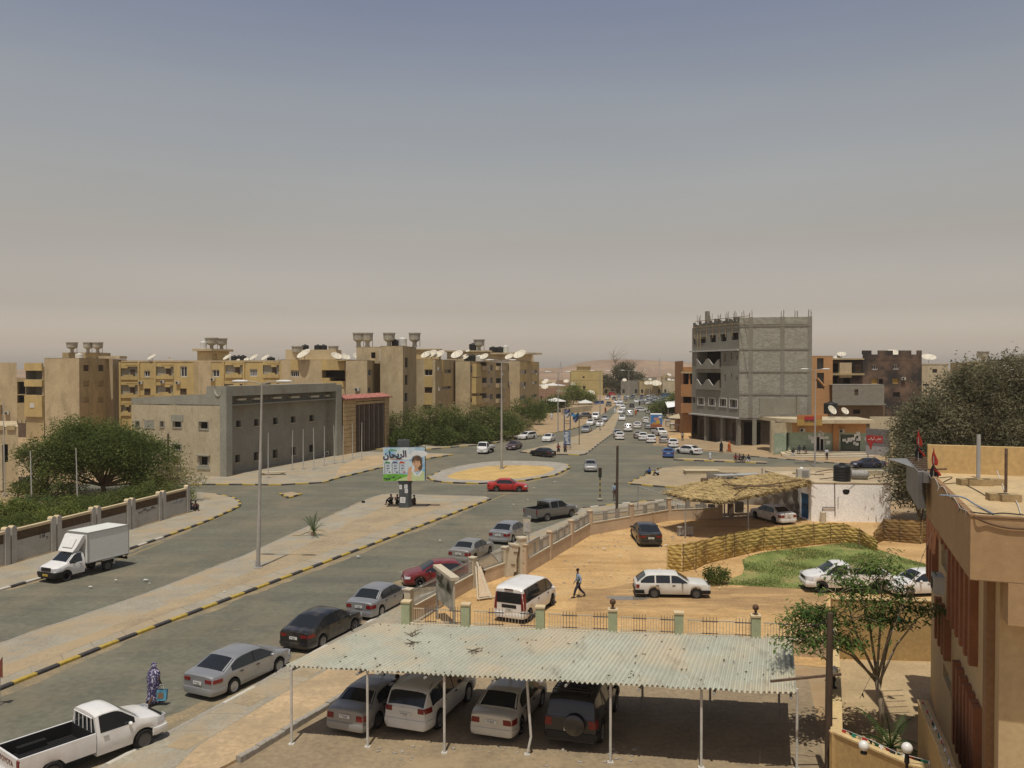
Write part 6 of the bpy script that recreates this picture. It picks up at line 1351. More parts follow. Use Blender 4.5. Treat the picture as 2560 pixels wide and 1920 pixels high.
# ------------------------------------------------------------------ garden wall on the left
WTAN=mat('wall_cap',(.55,.44,.27),.9,.10,.8); GWALL=mat('wall_grey',(.42,.40,.35),.92,.08,.6,.1,20); stain(GWALL,(.31,.29,.25),1.0,.52,.7,.6); stain(GWALL,(.34,.27,.18),.7,.55,.72,.5,(1,1,2),5)  # garden wall tops tan, faces grey: sun and shade put into the colours
SCR=mat('screen_block',(.115,.075,.042),.9,.2,4,.4,14)
E0=gp(473,1284); E1=gp(24,1415); dW=(E0-E1).normalized(); Lb=(E0-E1).length/5
b=place_thing('garden_wall','grey garden wall with paired round-topped posts and brown grille bands, along the left pavement','wall',tuple(E0))
POSTM={}
def gpost(fr,t,parent):
 q=MB(); w=.42; pts=[(0,0),(0,2.55)]+[(w/2-w/2*math.cos(a),2.55+.16*math.sin(a)) for a in [math.pi*i/8 for i in range(1,8)]]+[(w,2.55),(w,0)]
 n=len(pts); F_=[fr.P(t+x,z,.16) for x,z in pts]; B_=[fr.P(t+x,z,-.22) for x,z in pts]
 q.add(F_+B_,[tuple(range(n)),tuple(range(2*n-1,n-1,-1))],0); q.add(F_+B_,[(i,n+i,n+(i+1)%n,(i+1)%n) for i in range(n)],1); q.m=[0,0]+[1 if 1<=i<=n-3 else 0 for i in range(n)]
 return q.build('post',[GWALL,WTAN],parent)
fr=Frame(E1-dW*Lb*3,E0); 
nb=8
for i in range(nb):
 t0=i*Lb; pw=.42; ta,tb=t0+.62,t0+Lb-.62
 gpost(fr,t0+.08,b); gpost(fr,t0+Lb-.50,b)
 q=MB(); boxF(q,fr,ta-.12,tb+.12,0,1.62,-.12,.04); q.build('panel',GWALL,b)
 q=MB(); boxF(q,fr,ta-.12,tb+.12,1.62,2.26,-.06,-.02)
 nx,nz=11,4; w=(tb-ta)/nx
 for a in range(nx+1): boxF(q,fr,ta+a*w-.03,ta+a*w+.03,1.62,2.26,-.09,.0)
 for c in range(nz+1): boxF(q,fr,ta,tb,1.62+c*.155-.02,1.62+c*.155+.02,-.09,-.003)
 q.build('grille_band',SCR,b)
 q=MB(); boxF(q,fr,ta-.12,tb+.12,2.26,2.44,-.2,.12); q.build('coping',WTAN,b)
 q=MB(); boxF(q,fr,ta-.12,tb+.12,0,.22,.04,.12); q.build('plinth',WTAN,b)
INK=mat('graffiti_ink',(.07,.065,.06),.9,0); INKB=mat('graffiti_blue',(.12,.17,.24),.9,0)
scribble(fr,Lb*7+1.7,Lb*7+3.2,1.35,.35,.05,INKB,b,6,'graffiti',3); scribble(fr,Lb*6+1.0,Lb*6+3.4,1.35,.4,.05,INK,b,11,'graffiti',4); scribble(fr,Lb*3+2.7,Lb*3+3.5,1.35,.45,.05,INK,b,4,'graffiti',5)
# ------------------------------------------------------------------ street lamps, poles, traffic light, billboard
LAMPM=mat('lamp_pole_grey',(.33,.31,.27),.7,.12,1.2); stain(LAMPM,(.2,.17,.13),2,.55,.75,.5); HEADM=mat('lamp_head',(.62,.62,.60),.4,.04,2)
def street_lamp(p,h,label,arms=((-1,0),(1,0)),al=1.6,r=.11,rz=0,lean=(0,0)):
 t=thing('street_lamp',label,'street lamp',p,rz,'double-armed street lamps')
 q=MB(); top=Vector((lean[0],lean[1],h)); q.tube([(0,0,0),top*.28,top*.29,top*.62,top*.63,top],[r,r*.95,r*.8,r*.75,r*.6,r*.5],10); q.build('pole',LAMPM,t,50)
 q=MB(); q.lathe([(r*2.2,0),(r*2.2,.04),(r*1.2,.05),(r*1.15,.5)],n=10); q.build('base_plate',STEELP,t)
 for ax,ay in arms:
  d=Vector((ax,ay,0)); q=MB(); q.tube([top-Vector((0,0,.1)),top+d*.4+Vector((0,0,.05)),top+d*al*.55+Vector((0,0,.12))],.045,6); q.build('arm',LAMPM,t)
  q=MB(); c=top+d*al*.85+Vector((0,0,.12)); M=Matrix.Rotation(math.atan2(ay,ax),3,'Z')
  pr=[(0,-.55),(.12,-.5),(.19,-.2),(.2,.2),(.13,.5),(0,.58)]
  q.lathe(pr,n=10,M=M@Matrix.Rotation(math.pi/2,3,'Y')@Matrix.Diagonal((.5,1,1)),c=c); q.build('lamp_head',HEADM,t,60)
 return t
P=gp(645,1424); street_lamp((P.x,P.y,.13),12.3,'tall grey street lamp leaning slightly on the sandy median, nearest of all',((-1,.1),(1,-.1)),1.75,.14,lean=(.33,0))
P=gp(1254,1178); L2=street_lamp((P.x,P.y,.3),14.2,'tall street lamp standing in the middle of the roundabout sand',((-.9,-.4),(.9,.4)),1.9,.16)
for x,y,k,h,l in ((1395,1121,'s',12.9,'street lamp near the blue banner on the avenue median tip'),(1500,1078,'s',13.0,'second street lamp along the avenue median'),(1572,1044,'s',13.1,'third street lamp along the avenue median'),(1623,1008,'s',13.2,'fourth and farthest street lamp along the avenue')):
 P=gp(x,y); street_lamp((P.x,P.y,0),h,l,((-1,0),(1,0)),2.0,.13)
P=gp(2037,1168); street_lamp((P.x,P.y,.12),13.2,'street lamp in front of the corner shop and orange tower',((-1,0),(1,0)),1.7,.13)
POLEW=mat('weathered_timber',(.075,.052,.035),.9,.25,2,.3,10,stretch=(4,4,.5))
P=gp(1542,1292); t=thing('timber_pole','bare timber pole standing behind the yard railing near the traffic light','pole',(P.x,P.y,0)); q=MB(); q.tube([(0,0,0),(.02,0,3),(.05,0,6.45)],[.13,.12,.11],9); q.build('shaft',POLEW,t,50); q=MB(); q.tube([(0,0,6.3),(.05,0,6.35)],.14,9); q.build('band',RUST,t)
t=thing('timber_pole','thick dark timber pole rising from the bottom edge beside the carport','pole',(10.25,27.0,0)); q=MB(); q.tube([(0,0,0),(0,0,3),(.03,0,5.45)],[.125,.115,.095],10); q.build('shaft',POLEW,t,50); q=MB(); q.box((-.75,0,3.35),(2.3,.07,.07),0,0,Matrix.Rotation(-.10,3,'Y')); q.build('cross_arm',RUST,t); q=MB(); q.tube([(-.9,.3,4.9),(-.3,.1,5.05),(0,0,5.2)],.02,5); q.build('wire',BLACKTRIM,t)
P=gp(1500,1252); t=thing('traffic_light','unlit traffic light on a black and yellow banded post by the sandy corner','traffic light',(P.x,P.y,.1)); hh=2.3
for i in range(8): q=MB(); q.lathe([(.07,i*hh/8),(.07,(i+1)*hh/8)],n=10); q.build('post_band',KB if i%2 else KY,t)
q=MB(); q.box((0,0,2.78),(.32,.22,.95)); hd=q.build('signal_head',BLACKTRIM,t)
for i in range(3): q=MB(); q.lathe([(.1,-.0),(.09,.02),(0,.03)],n=10,M=Matrix.Rotation(math.pi/2,3,'X'),c=(0,-.115,2.48+i*.3)); q.build('lens',mat('dark_lens%d'%i,((.03,.05,.03),(.07,.05,.02),(.07,.02,.02))[i],.2,0),hd)
q=MB(); q.lathe([(.3,0),(.3,.12),(0,.14)],n=12); q.build('footing',CONC,t)
P=gp(*px('c2',615,1335)); t=thing('billboard','milk advertisement billboard with a boy drinking, on a dark grey pillar','billboard',(P.x,P.y,.13),R(4)); BBM=mat('billboard_grey',(.075,.085,.09),.6,.12,1.2); stain(BBM,(.2,.19,.17),1.5,.58,.75,.4)
q=MB(); q.prism([(-.58,-.45),(.30,-.45),(.58,.0),(.58,.45),(-.58,.45)],0,2.6); q.build('pillar',BBM,t); q=MB(); q.box((-.15,0,6.1),(1.1,.7,.75)); q.build('cap_box',BBM,t)
q=MB(); q.prism([(-.66,-.5),(.36,-.5),(.66,.0),(.66,.5),(-.66,.5)],2.35,2.62,0,True); q.build('collar',BBM,t)
bx0,bx1,bz0,bz1=-2.05,1.95,2.6,5.82; q=MB(); q.box(((bx0+bx1)/2,-.3,(bz0+bz1)/2),(bx1-bx0,.5,bz1-bz0)); bd=q.build('board_case',BLACKTRIM,t)
SKYB=mat('poster_sky',(.20,.42,.62),.5,.0,.9,col2=(.62,.68,.68),lo=.40,hi=.60,fine=0)
yb=-.556; q=MB(); q.quad((bx0,yb,bz0),(bx1-.06,yb,bz0),(bx1-.06,yb,bz1-.02),(bx0,yb,bz1-.02)); ps=q.build('poster',SKYB,bd)
def flat(name,pts,m_,d,par=None):
 q=MB(); q.add([(bx0+(bx1-bx0)*u,yb-.003*d,bz0+(bz1-bz0)*v) for u,v in pts],[tuple(range(len(pts)))]); return q.build(name,m_,par or bd)
def ell(u,v,a,c,n=20,a0=0,a1=2*math.pi): return [(u+a*math.cos(a0+(a1-a0)*i/n),v+c*math.sin(a0+(a1-a0)*i/n)) for i in range(n)]
GRS=mat('poster_green',(.14,.40,.05),.5,.25,1.5,fine=0); SKN=mat('poster_skin',(.58,.36,.22),.5,.12,2.5,fine=0); HAIR=mat('poster_hair',(.12,.075,.045),.5,.3,4,fine=0); SHRT=mat('poster_shirt',(.50,.58,.30),.5,.08,2,fine=0); WHT=mat('poster_white',(.68,.70,.70),.5,.05,2,fine=0)
flat('printed_cloud',ell(.55,.72,.14,.10),WHT,1); flat('printed_cloud',ell(.85,.80,.2,.10),WHT,1); flat('printed_cloud',ell(.5,.42,.30,.18),mat('poster_pale',(.52,.62,.66),.5,0),1)
flat('printed_field',[(0,0),(.72,0),(.72,.10),(.55,.19),(.3,.21),(0,.20)],GRS,2); flat('printed_path',[(.28,.01),(.62,.16),(.75,.12),(.75,.0)],SHRT,3); flat('printed_field',[(.2,.0),(.28,.0),(.45,.1),(.4,.14)],mat('poster_dark_green',(.09,.26,.04),.5,.2,2),3)
flat('printed_hair',ell(.80,.60,.125,.155),HAIR,4); flat('printed_hair',ell(.87,.46,.06,.16),HAIR,4); flat('printed_face',ell(.785,.52,.085,.155),SKN,5); flat('printed_ear',ell(.872,.50,.02,.045),SKN,6)
flat('printed_neck',[(.72,.28),(.86,.28),(.87,.40),(.76,.40)],SKN,4); flat('printed_shirt',[(.60,0),(1-.03,0),(.97,.27),(.90,.30),(.80,.17),(.73,.28),(.66,.24)],SHRT,6); flat('printed_collar',[(.73,.28),(.80,.15),(.76,.13),(.70,.24)],WHT,7); flat('printed_collar',[(.90,.30),(.80,.15),(.84,.12),(.93,.26)],WHT,7)
flat('printed_arm',[(.57,.0),(.66,.0),(.67,.25),(.64,.38),(.575,.30)],SKN,7); flat('printed_hand',ell(.64,.33,.055,.085),SKN,8); flat('printed_glass',[(.66,.25),(.73,.28),(.745,.45),(.69,.42)],WHT,9)
flat('printed_eye',ell(.745,.545,.014,.012),HAIR,9); flat('printed_eye',ell(.815,.55,.014,.012),HAIR,9); flat('printed_brow',[(.725,.575),(.765,.585),(.765,.595),(.725,.583)],HAIR,9); flat('printed_fringe',[(.69,.62),(.72,.57),(.76,.62),(.80,.58),(.86,.60),(.88,.48),(.92,.6),(.86,.74),(.75,.75)],HAIR,7); flat('printed_mouth',ell(.765,.43,.02,.008),mat('poster_lip',(.4,.15,.1)),9)
for i,(u,c) in enumerate(((.10,(.05,.25,.07)),(.275,(.10,.11,.22)),(.445,(.5,.07,.035)))):
 cm=mat('carton_top%d'%i,c,.5,0); flat('printed_carton',[(u-.065,.23),(u+.065,.23),(u+.065,.52),(u-.065,.52)],mat('carton_side',(.50,.56,.60),.5,.08,3),4); flat('printed_carton_top',[(u-.07,.52),(u+.075,.52),(u+.05,.56),(u-.03,.585),(u-.06,.55)],cm,5)
 flat('printed_carton_edge',[(u-.075,.22),(u-.055,.22),(u-.055,.52),(u-.075,.52)],mat('carton_edge',(.25,.28,.3)),5)
 for k,(dv,dw) in enumerate(((.46,.06),(.43,.06),(.37,.07),(.35,.05),(.29,.03))): flat('printed_carton_text',[(u-.02,dv),(u-.02+dw,dv+.005),(u-.02+dw,dv+.02),(u-.02,dv+.014)],mat('carton_ink',(.10,.15,.24)),6)
 flat('printed_fruit',ell(u+.05,.26,.025,.022),cm,6)
DKINK=mat('poster_ink',(.035,.035,.06),.5,0)
M=Matrix.Translation((bx0+(bx1-bx0)*.275,yb-.02,bz0+(bz1-bz0)*.775))@Matrix.Rotation(math.pi/2,4,'X')@Matrix.Rotation(R(3),4,'Z')
text('\uFEE5\uFE8E\uFEA4\uFEF3\uFEAE\uFEDF\uFE8D',.80,DKINK,M,bd,'lettering',.006,.03)
flat('printed_leaf',[(.10,.90),(.18,.94),(.30,.925),(.34,.88),(.25,.905)],GRS,5); flat('printed_swoosh',[(.12,.655),(.22,.67),(.35,.64),(.50,.655),(.36,.625),(.22,.645)],mat('poster_orange',(.55,.20,.04)),5)
q=MB()
for i,(u,v,w) in enumerate(((.03,.08,.04),(.08,.06,.05),(.13,.06,.035),(.155,.075,.03),(.21,.10,.03),(.25,.115,.04))): q.box((bx0+(bx1-bx0)*u,yb-.02,bz0+(bz1-bz0)*v),((bx1-bx0)*w*.8,.01,.1+.06*(i%2)),0,0,Matrix.Rotation(-.15*(i%3),3,'Y'))
q.build('lettering',DKINK,bd)
for x,z,w,h in ((-.42,2.0,.24,.42),(.08,2.05,.30,.38),(.12,1.62,.28,.40),(-.22,.75,.5,.55)):
 q=MB(); q.box((x,-.455,z),(w,.012,h),0,0,Matrix.Rotation(random.uniform(-.05,.05),3,'Y')); po=q.build('pasted_notice',WHT,t)
 q=MB()
 for k in range(3): q.box((x,-.464,z+h*.25-k*h*.22),(w*.6,.006,h*.07))
 q.build('notice_print',mat('notice_ink',(.25,.2,.2)),po)
t=place_thing('banner_frame','tall pole frame with torn blue banner remains on the avenue median','banner frame',(5.5,137,0))
for x in (315,392):
 a=atY(*px('a4',x,1180),141); c=atY(*px('a4',x,965),141); q=MB(); q.tube([(a.x,141,0),(c.x,141,c.z)],.09,6); q.build('post',mat('blue_post',(.08,.10,.14)),t)
for y in (1050,1085):
 a=atY(*px('a4',315,y),141); c=atY(*px('a4',392,y),141); q=MB(); q.tube([a,c],.05,5); q.build('rail',RUST,t)
def cloth(x0,y0,x1,y1,Y,m_,name,par,sag=.3,n=8):
 a=atY(*px('a4',x0,y0),Y); c=atY(*px('a4',x1,y1),Y); q=MB(); vs=[];fs=[]
 for i in range(n+1):
  for j in range(n+1):
   u,v=i/n,j/n; vs.append((a.x+(c.x-a.x)*u,Y+.25*math.sin(u*7+v*3)*(.3+v),a.z+(c.z-a.z)*v-sag*math.sin(u*math.pi)*(.4+.6*v)+.12*math.sin(u*9)))
 for i in range(n):
  for j in range(n):
   if not(name=='torn_cloth' and (i*3+j*5)%7==0 and j>4): fs.append((i*(n+1)+j,i*(n+1)+j+1,(i+1)*(n+1)+j+1,(i+1)*(n+1)+j))
 q.add(vs,fs); return q.build(name,m_,par,180)
BLUEC=mat('blue_cloth',(.03,.14,.26),.7,.2,1.5); DBL=mat('dark_blue_print',(.06,.08,.16),.7,.2,1)
cloth(318,900,392,945,141,DBL,'cloth',t,.1); cloth(312,935,395,985,140.9,mat('pale_cloth',(.4,.4,.4),.8,.2,1),'torn_cloth',t,.3)
t=place_thing('tarpaulin','blue tarpaulin hanging from a pole beside the avenue banner frame','tarpaulin',(9,150,0)); cloth(405,945,505,985,148,BLUEC,'cloth',t,.35); cloth(425,985,500,1045,148,DBL,'torn_cloth',t,.3)
a=atY(*px('a4',508,960),148); q=MB(); q.tube([(a.x,148,0),(a.x,148,a.z)],.07,6); q.build('pole',RUST,t)
a=atY(*px('a4',350,1180),139); b_=atY(*px('a4',350,1375),139); t=place_thing('street_banner','hanging blue and white street banner on the avenue median','banner',(a.x,139,0))
q=MB(); w=.55
q.box((a.x,139,(a.z+.8)/2),(w*2,.08,a.z-.8)); q.build('panel',mat('banner_blue',(.12,.17,.27),.6,.2,1),t); q=MB()
for k in range(9): q.box((a.x+random.uniform(-.2,.2),138.94,1.15+k*.22),(random.uniform(.25,.75),.02,.12))
q.build('printed_text',WHT,t); q=MB(); q.box((a.x,138.94,.95),(w*2,.02,.25)); q.build('lower_strip',DBL,t)
for s_ in (-1,1): q=MB(); q.tube([(a.x+s_*w,139,0),(a.x+s_*w,139,a.z+.2)],.07,6); q.build('post',STEELP,t)
FPM=mat('flagpole_grey',(.45,.44,.40),.5,.05,3)
fpl=['leftmost','second','third','fourth','fifth','sixth','seventh','eighth','rightmost']
for i,(x,yt,yb_) in enumerate(((915,1180,1650),(1165,1155,1562),(1278,1140,1555),(1388,1130,1560),(1497,1110,1520),(1600,1100,1500),(1690,1100,1490),(1790,1075,1450),(1885,1070,1465))):
 P=gp(*px('a2',x,yb_)); ht=CAMH-(px('a2',x,yt)[1]-925)*P.y/2100; t=thing('flagpole','bare grey flagpole, %s of the row before the grey public building'%fpl[i],'flagpole',(P.x,P.y,.13),0,'flagpoles before the public building'); q=MB(); q.tube([(0,0,0),(0,0,ht*.5),(random.uniform(-.08,.08),0,ht)],[.06,.05,.035],7); q.build('shaft',FPM,t,50); q=MB(); q.box((0,0,.05),(.4,.4,.1)); q.build('base',CONC,t)
for i,(x,yt,y0,lbl) in enumerate(((8,1005,1238,'pale flagpole cut by the left edge in front of the corner house'),(76,1127,1268,'pale flagpole, left one inside the garden shrubs'),(190,1120,1253,'pale flagpole, right one inside the garden before the big acacia'))):
 Y=(88,79.5,83)[i]; p0=atY(x+4,y0,Y); p1=atY(x,yt,Y); t=thing('flagpole',lbl,'flagpole',(p0.x,Y,0),0,'flagpoles in the garden'); q=MB(); q.tube([(0,0,0),(p1.x-p0.x,0,p1.z)],[.07,.045],7); q.build('shaft',FPM,t,50)
 q=MB(); q.box((0,0,.1),(.4,.4,.2)); q.build('base',CONC,t)
P=gp(*px('a1',1740,1600)); t=thing('utility_pole','dark utility pole beside the beige side of the public building','pole',(Xat(px('a1',1740)[0],97),97,0)); q=MB(); q.tube([(0,0,0),(0,0,CAMH-(px('a1',1740,1180)[1]-925)*97/2100)],[.15,.12],8); q.build('shaft',POLEW,t,50)
# ------------------------------------------------------------------ yard fences and gate
PINK=mat('fence_plaster',(.52,.40,.27),.92,.09,.8,.12,25); stain(PINK,(.40,.29,.17),.9,.52,.7,.6); CREAM=mat('cream_paint',(.52,.46,.34),.8,.08,1.5); stain(CREAM,(.36,.28,.18),1.5,.52,.72,.6); GRN_=mat('pale_green_paint',(.36,.42,.27),.8,.08,1.5); stain(GRN_,(.4,.33,.2),1.5,.55,.75,.5)
RAILM=mat('rail_grey',(.13,.125,.12),.6,.2,4)
def yard_fence(name,label,pts,lowh,hp,bars_m,spacing=4.0,pil=.34,wallm=PINK,style=0):
 b=place_thing(name,label,'fence',tuple(pts[0])+(0,) if len(pts[0])==2 else tuple(pts[0]))
 for a,c in zip(pts,pts[1:]):
  fr=Frame(a,c); n=max(1,round(fr.L/spacing)); w=fr.L/n
  q=MB(); boxF(q,fr,0,fr.L,0,lowh,-.1,.1); q.build('low_wall',wallm,b)
  q=MB(); boxF(q,fr,.0,fr.L,lowh,lowh+.06,-.13,.13); q.build('coping',CREAM,b)
  for i in range(n+1):
   if i==n and c is not pts[-1]: continue
   q=MB(); boxF(q,fr,i*w-pil/2,i*w+pil/2,0,hp,-pil/2,pil/2,0); boxF(q,fr,i*w-pil/2-.04,i*w+pil/2+.04,hp,hp+.06,-pil/2-.04,pil/2+.04,0); q.build('pillar',CREAM if style else PINK,b)
  for i in range(n):
   t0,t1=i*w+pil/2,(i+1)*w-pil/2; q=MB(); zt=hp-.18
   boxF(q,fr,t0,t1,zt-.05,zt,-.02,.02); boxF(q,fr,t0,t1,lowh+.16,lowh+.20,-.02,.02); k=int((t1-t0)/.13)
   for j in range(k):
    f_=(j+.5)/k
    if style==0 and (.30<f_<.40 or .62<f_<.72): continue
    boxF(q,fr,t0+(t1-t0)*f_-.012,t0+(t1-t0)*f_+.012,lowh+.08,zt+.12,-.012,.012)
   if style==0:
    for f_ in (.35,.67): boxF(q,fr,t0+(t1-t0)*f_-.22,t0+(t1-t0)*f_+.22,lowh,zt,-.05,.05)
   q.build('railing',bars_m,b)
 return b
F1=[gp(1312,1437)[:2],gp(1474,1338)[:2],gp(1672,1302)[:2],gp(1800,1296)[:2]]
yard_fence('yard_fence','low pink wall with pillars and grey railing curving along the road side of the yard',F1,.95,1.95,mat('rail_pale',(.30,.28,.24),.7,.15,3),4.2,.34)
F2=[gp(1022,1562)[:2],gp(1182,1470)[:2],gp(1262,1440)[:2]]
yard_fence('yard_fence','leaning cream fence with bent rails between the notice board and the gate',F2,.85,1.85,mat('rail_pale',(.30,.28,.24)),3.9,.36,PINK,1)
xsG=[1015,1164,1351,1533,1699,1892]; Pg=[]
for i,x in enumerate(xsG): Y=41.5-2.4*i/5; Pg.append(Vector((Xat(x,Y),Y)))
Pg.append(Pg[-1]+(Pg[-1]-Pg[-2])*.95)
b=place_thing('rail_fence','fence of pale green pillars and mixed dark and cream rails behind the carport','fence',(Pg[0].x,Pg[0].y,0))
for i,(a,c) in enumerate(zip(Pg,Pg[1:])):
 fr=Frame(a,c); q=MB(); boxF(q,fr,.2,fr.L-.2,0,.72,-.1,.1); q.build('low_wall',PINK,b); q=MB(); boxF(q,fr,.2,fr.L-.2,.72,.78,-.12,.12); q.build('coping',CREAM,b)
 q=MB(); boxF(q,fr,-.21,.21,0,1.78,-.21,.21); q.build('pillar',GRN_,b); q=MB(); boxF(q,fr,-.24,.24,1.78,1.86,-.24,.24); q.build('pillar_cap',WTAN,b)
 for g0,g1,mm in ((.05,.27,CREAM),(.27,.52,RAILM),(.52,.76,CREAM),(.76,1.0,RAILM)):
  t0,t1=.22+(fr.L-.44)*g0,.22+(fr.L-.44)*g1; q=MB(); zt=1.5 if mm is CREAM else 1.46
  boxF(q,fr,t0,t1,zt-.03,zt+.02,-.02,.02); boxF(q,fr,t0,t1,.86,.90,-.02,.02)
  for j in range(5): t_=t0+(t1-t0)*(j+.5)/5; boxF(q,fr,t_-.012,t_+.012,.80,zt+(.20 if mm is RAILM else .02),-.012,.012)
  q.build('rail_panel',mm,b)
q=MB(); p=Pg[-1]; q.box((p.x,p.y,.95),(.42,.42,1.9)); q.build('pillar',WTAN,b)
GLOBE=mat('opal_globe',(.70,.69,.64),.25,0,spec=.6); BRONZ=mat('bronze',(.10,.055,.03),.5,.2,6)
def globe(p,label,r=.17,stem=.28,gm_=GLOBE,group='globe lamps on walls and pillars'):
 t=thing('globe_lamp',label,'lamp',p,0,group); q=MB(); q.lathe([(.10,0),(.10,.04),(.04,.08),(.04,stem*.5),(.075,stem*.6),(.05,stem)],n=10); q.build('stem',BLACKTRIM if gm_ is GLOBE else BRONZ,t,50); q=MB(); q.sphere((0,0,stem+r*.9),r,14,10); q.build('globe',gm_,t,180)
for i,l in ((3,'brown urn lamp on the fourth green pillar near the white estate car'),(5,'brown urn lamp on the right green pillar beside the tree')): globe((Pg[i].x,Pg[i].y,1.86),l,.15,.2,BRONZ)
def gatepost(p,h,label,rz=.5,w=.5):
 t=thing('gate_post',label,'gate post',(p[0],p[1],0),rz); q=MB(); q.box((0,0,h/2),(w,w,h)); q.build('shaft',CREAM,t); q=MB(); q.box((0,0,h+.05),(w+.1,w+.1,.1)); q.build('cap',CREAM,t)
 for z in (.8,1.6): q=MB(); q.box((.1,-w/2-.02,z),(.3,.05,.05)); q.build('hinge',RUST,t)
 return t
GPa=gp(1304,1436); gatepost(GPa,2.35,'tall cream gate post beside the metal gate leaf')
def leaf(name,label,a,c,h,lean=0,z0=.1):
 fr=Frame(a,c); t=place_thing(name,label,'gate',(a[0],a[1],0)); n=6
 for i in range(n):
  q=MB(); t0=fr.L*i/n; boxF(q,fr,t0+.015,t0+fr.L/n-.015,z0,z0+h,-.02,.02); q.build('panel',CREAM,t)
 q=MB()
 for z in (z0,z0+h*.5,z0+h): boxF(q,fr,0,fr.L,z-.04,z+.04,-.05,.05)
 for s_ in (0,fr.L): boxF(q,fr,s_-.04,s_+.04,z0-.03,z0+h+.02,-.052,.052)
 q.build('frame',STEELP,t); return t
leaf('gate_leaf','pale metal gate leaf standing open behind the tall gate post',(GPa.x+.35,GPa.y+.1),(GPa.x+1.2,GPa.y+2.3),1.9)
GPb=gp(1270,1440); t=gatepost(GPb,2.0,'leaning cream gate post at the broken end of the fence',.4); t.rotation_euler=(.0,R(12),.4)
q=MB(); p0=gp(1192,1478); 
t=place_thing('fallen_gate','broken cream gate frame leaning down behind the van','gate',tuple(p0)); q.tube([(p0.x,p0.y,1.75),(p0.x+.9,p0.y-1.9,.1)],.06,6); q.tube([(p0.x-.05,p0.y-.1,1.5),(p0.x+.15,p0.y-2.2,.1)],.05,6); q.tube([(p0.x+.15,p0.y-2.2,.12),(p0.x+1.2,p0.y-1.6,.12)],.05,6); q.tube([(p0.x+.05,p0.y-1.0,.75),(p0.x+.6,p0.y-1.2,.75)],.04,6); q.build('frame',CREAM,t)
q=MB(); q.add([(p0.x+.05,p0.y-.3,1.5),(p0.x+.25,p0.y-2.1,.2),(p0.x+.95,p0.y-1.8,.2),(p0.x+.25,p0.y-.3,1.6)],[(0,1,2,3)]); q.build('mesh_panel',PINK,t)
a=gp(*px('c3',585,1180),0); a=gp(1093,1545); c=gp(1133,1575); Y=(a.y+c.y)/2
pa=atY(*px('c3',580,700),44.6); pc=atY(*px('c3',840,900),42.0); t=place_thing('notice_board','pale notice board on legs with a thick sloping cream top, beside the green pillar fence','notice board',(pa.x,pa.y,0))
za,zc_=atY(*px('c3',545,520),44.6).z,atY(*px('c3',810,780),42.0).z; fr=Frame((pa.x,44.6),(pc.x,42.0)); ht=2.75
q=MB(); boxF(q,fr,0,fr.L,1.15,ht,-.03,.03); q.build('board',mat('notice_green',(.30,.33,.26),.7,.45,1.6,col2=(.52,.50,.42)),t); q=MB()
for k in range(20): q_t=random.uniform(.1,fr.L-.5); boxF(q,fr,q_t,q_t+random.uniform(.2,.5),*(lambda z:(z,z+random.uniform(.1,.3)))(random.uniform(1.8,2.5)),.03,.04)
q.build('faded_picture',mat('notice_dark',(.12,.12,.08),.8,.3,3),t)
q=MB(); boxF(q,fr,-.15,fr.L+.15,ht,ht+.16,-.28,.16); q.build('top_bar',CREAM,t)
for t0 in (0,fr.L): q=MB(); boxF(q,fr,t0-.06,t0+.06,0,ht,-.08,.02); q.build('leg',CREAM if t0 else STEELP,t)
a=atY(*px('b4',1690,730),57.5); c=atY(*px('b4',1755,870),57.5); t=place_thing('notice_board','small cream notice board on thin legs behind the silver sedan by the gate','notice board',(a.x,57.5,0)); q=MB(); q.box(((a.x+c.x)/2,57.5,(a.z+c.z)/2),(c.x-a.x,.08,a.z-c.z)); q.build('board',CREAM,t)
for x in (a.x+.1,c.x-.1): q=MB(); q.tube([(x,57.5,0),(x,57.5,a.z)],.035,6); q.build('leg',STEELP,t)
q=MB(); q.box(((a.x+c.x)/2,57.44,(a.z+c.z)/2),((c.x-a.x)*.8,.02,(a.z-c.z)*.7)); q.build('print',mat('faded_print',(.42,.40,.36),.8,.25,4),t)
# ------------------------------------------------------------------ hut, thatch shelter, mat fence
WH=mat('whitewash',(.88,.87,.83),.9,.05,.5,.04,25); stain(WH,(.68,.64,.55),.6,.60,.80,.4,(1,1,.4)); ROOF=mat('roof_screed',(.46,.37,.24),.95,.12,.5,.2,15); stain(ROOF,(.3,.23,.15),.8,.5,.7,.6)
H0=Vector((26.3,73.6)); H1=Vector((33.0,73.0)); H2=Vector((24.9,82.5)); fhF=Frame(H0,H1); fhL=Frame(H2,H0); b=place_thing('white_hut','whitewashed flat-roofed hut with a blue door beside the thatched shelter','hut',(H0.x,H0.y,0))
hh=3.35; m=MB(); t_o=fhF.px('a6',1722,1160); wall(m,fhF,0,hh,[],.3,0,0,1); dr=(fhL.L-1.9,fhL.L-.5,.1,2.3); wall(m,fhL,0,hh,[dr],.15,0,0,1); wall(m,Frame(H1,(33.5,82.5)),0,hh,[],.2); wall(m,Frame((33.5,82.5),H2),0,hh,[],.2); m.build('wall',[WH,DARK],b)
q=MB(); q.add([fhF.P(t_o[0]+.30*math.cos(a)*(1+.12*math.sin(3*a)),t_o[1]+.26*math.sin(a)*(1+.1*math.cos(2*a)),.012) for a in [k*6.283/14 for k in range(14)]],[tuple(range(14))]); q.build('wall_hole',DARK,b); q=MB(); q.tube([fhF.P(t_o[0]+.2,t_o[1]+.2,.02),fhF.P(t_o[0]+.6,t_o[1]+.6,.03),fhF.P(t_o[0]+.75,hh,.03)],.012,4); q.build('cable',BLACKTRIM,b)
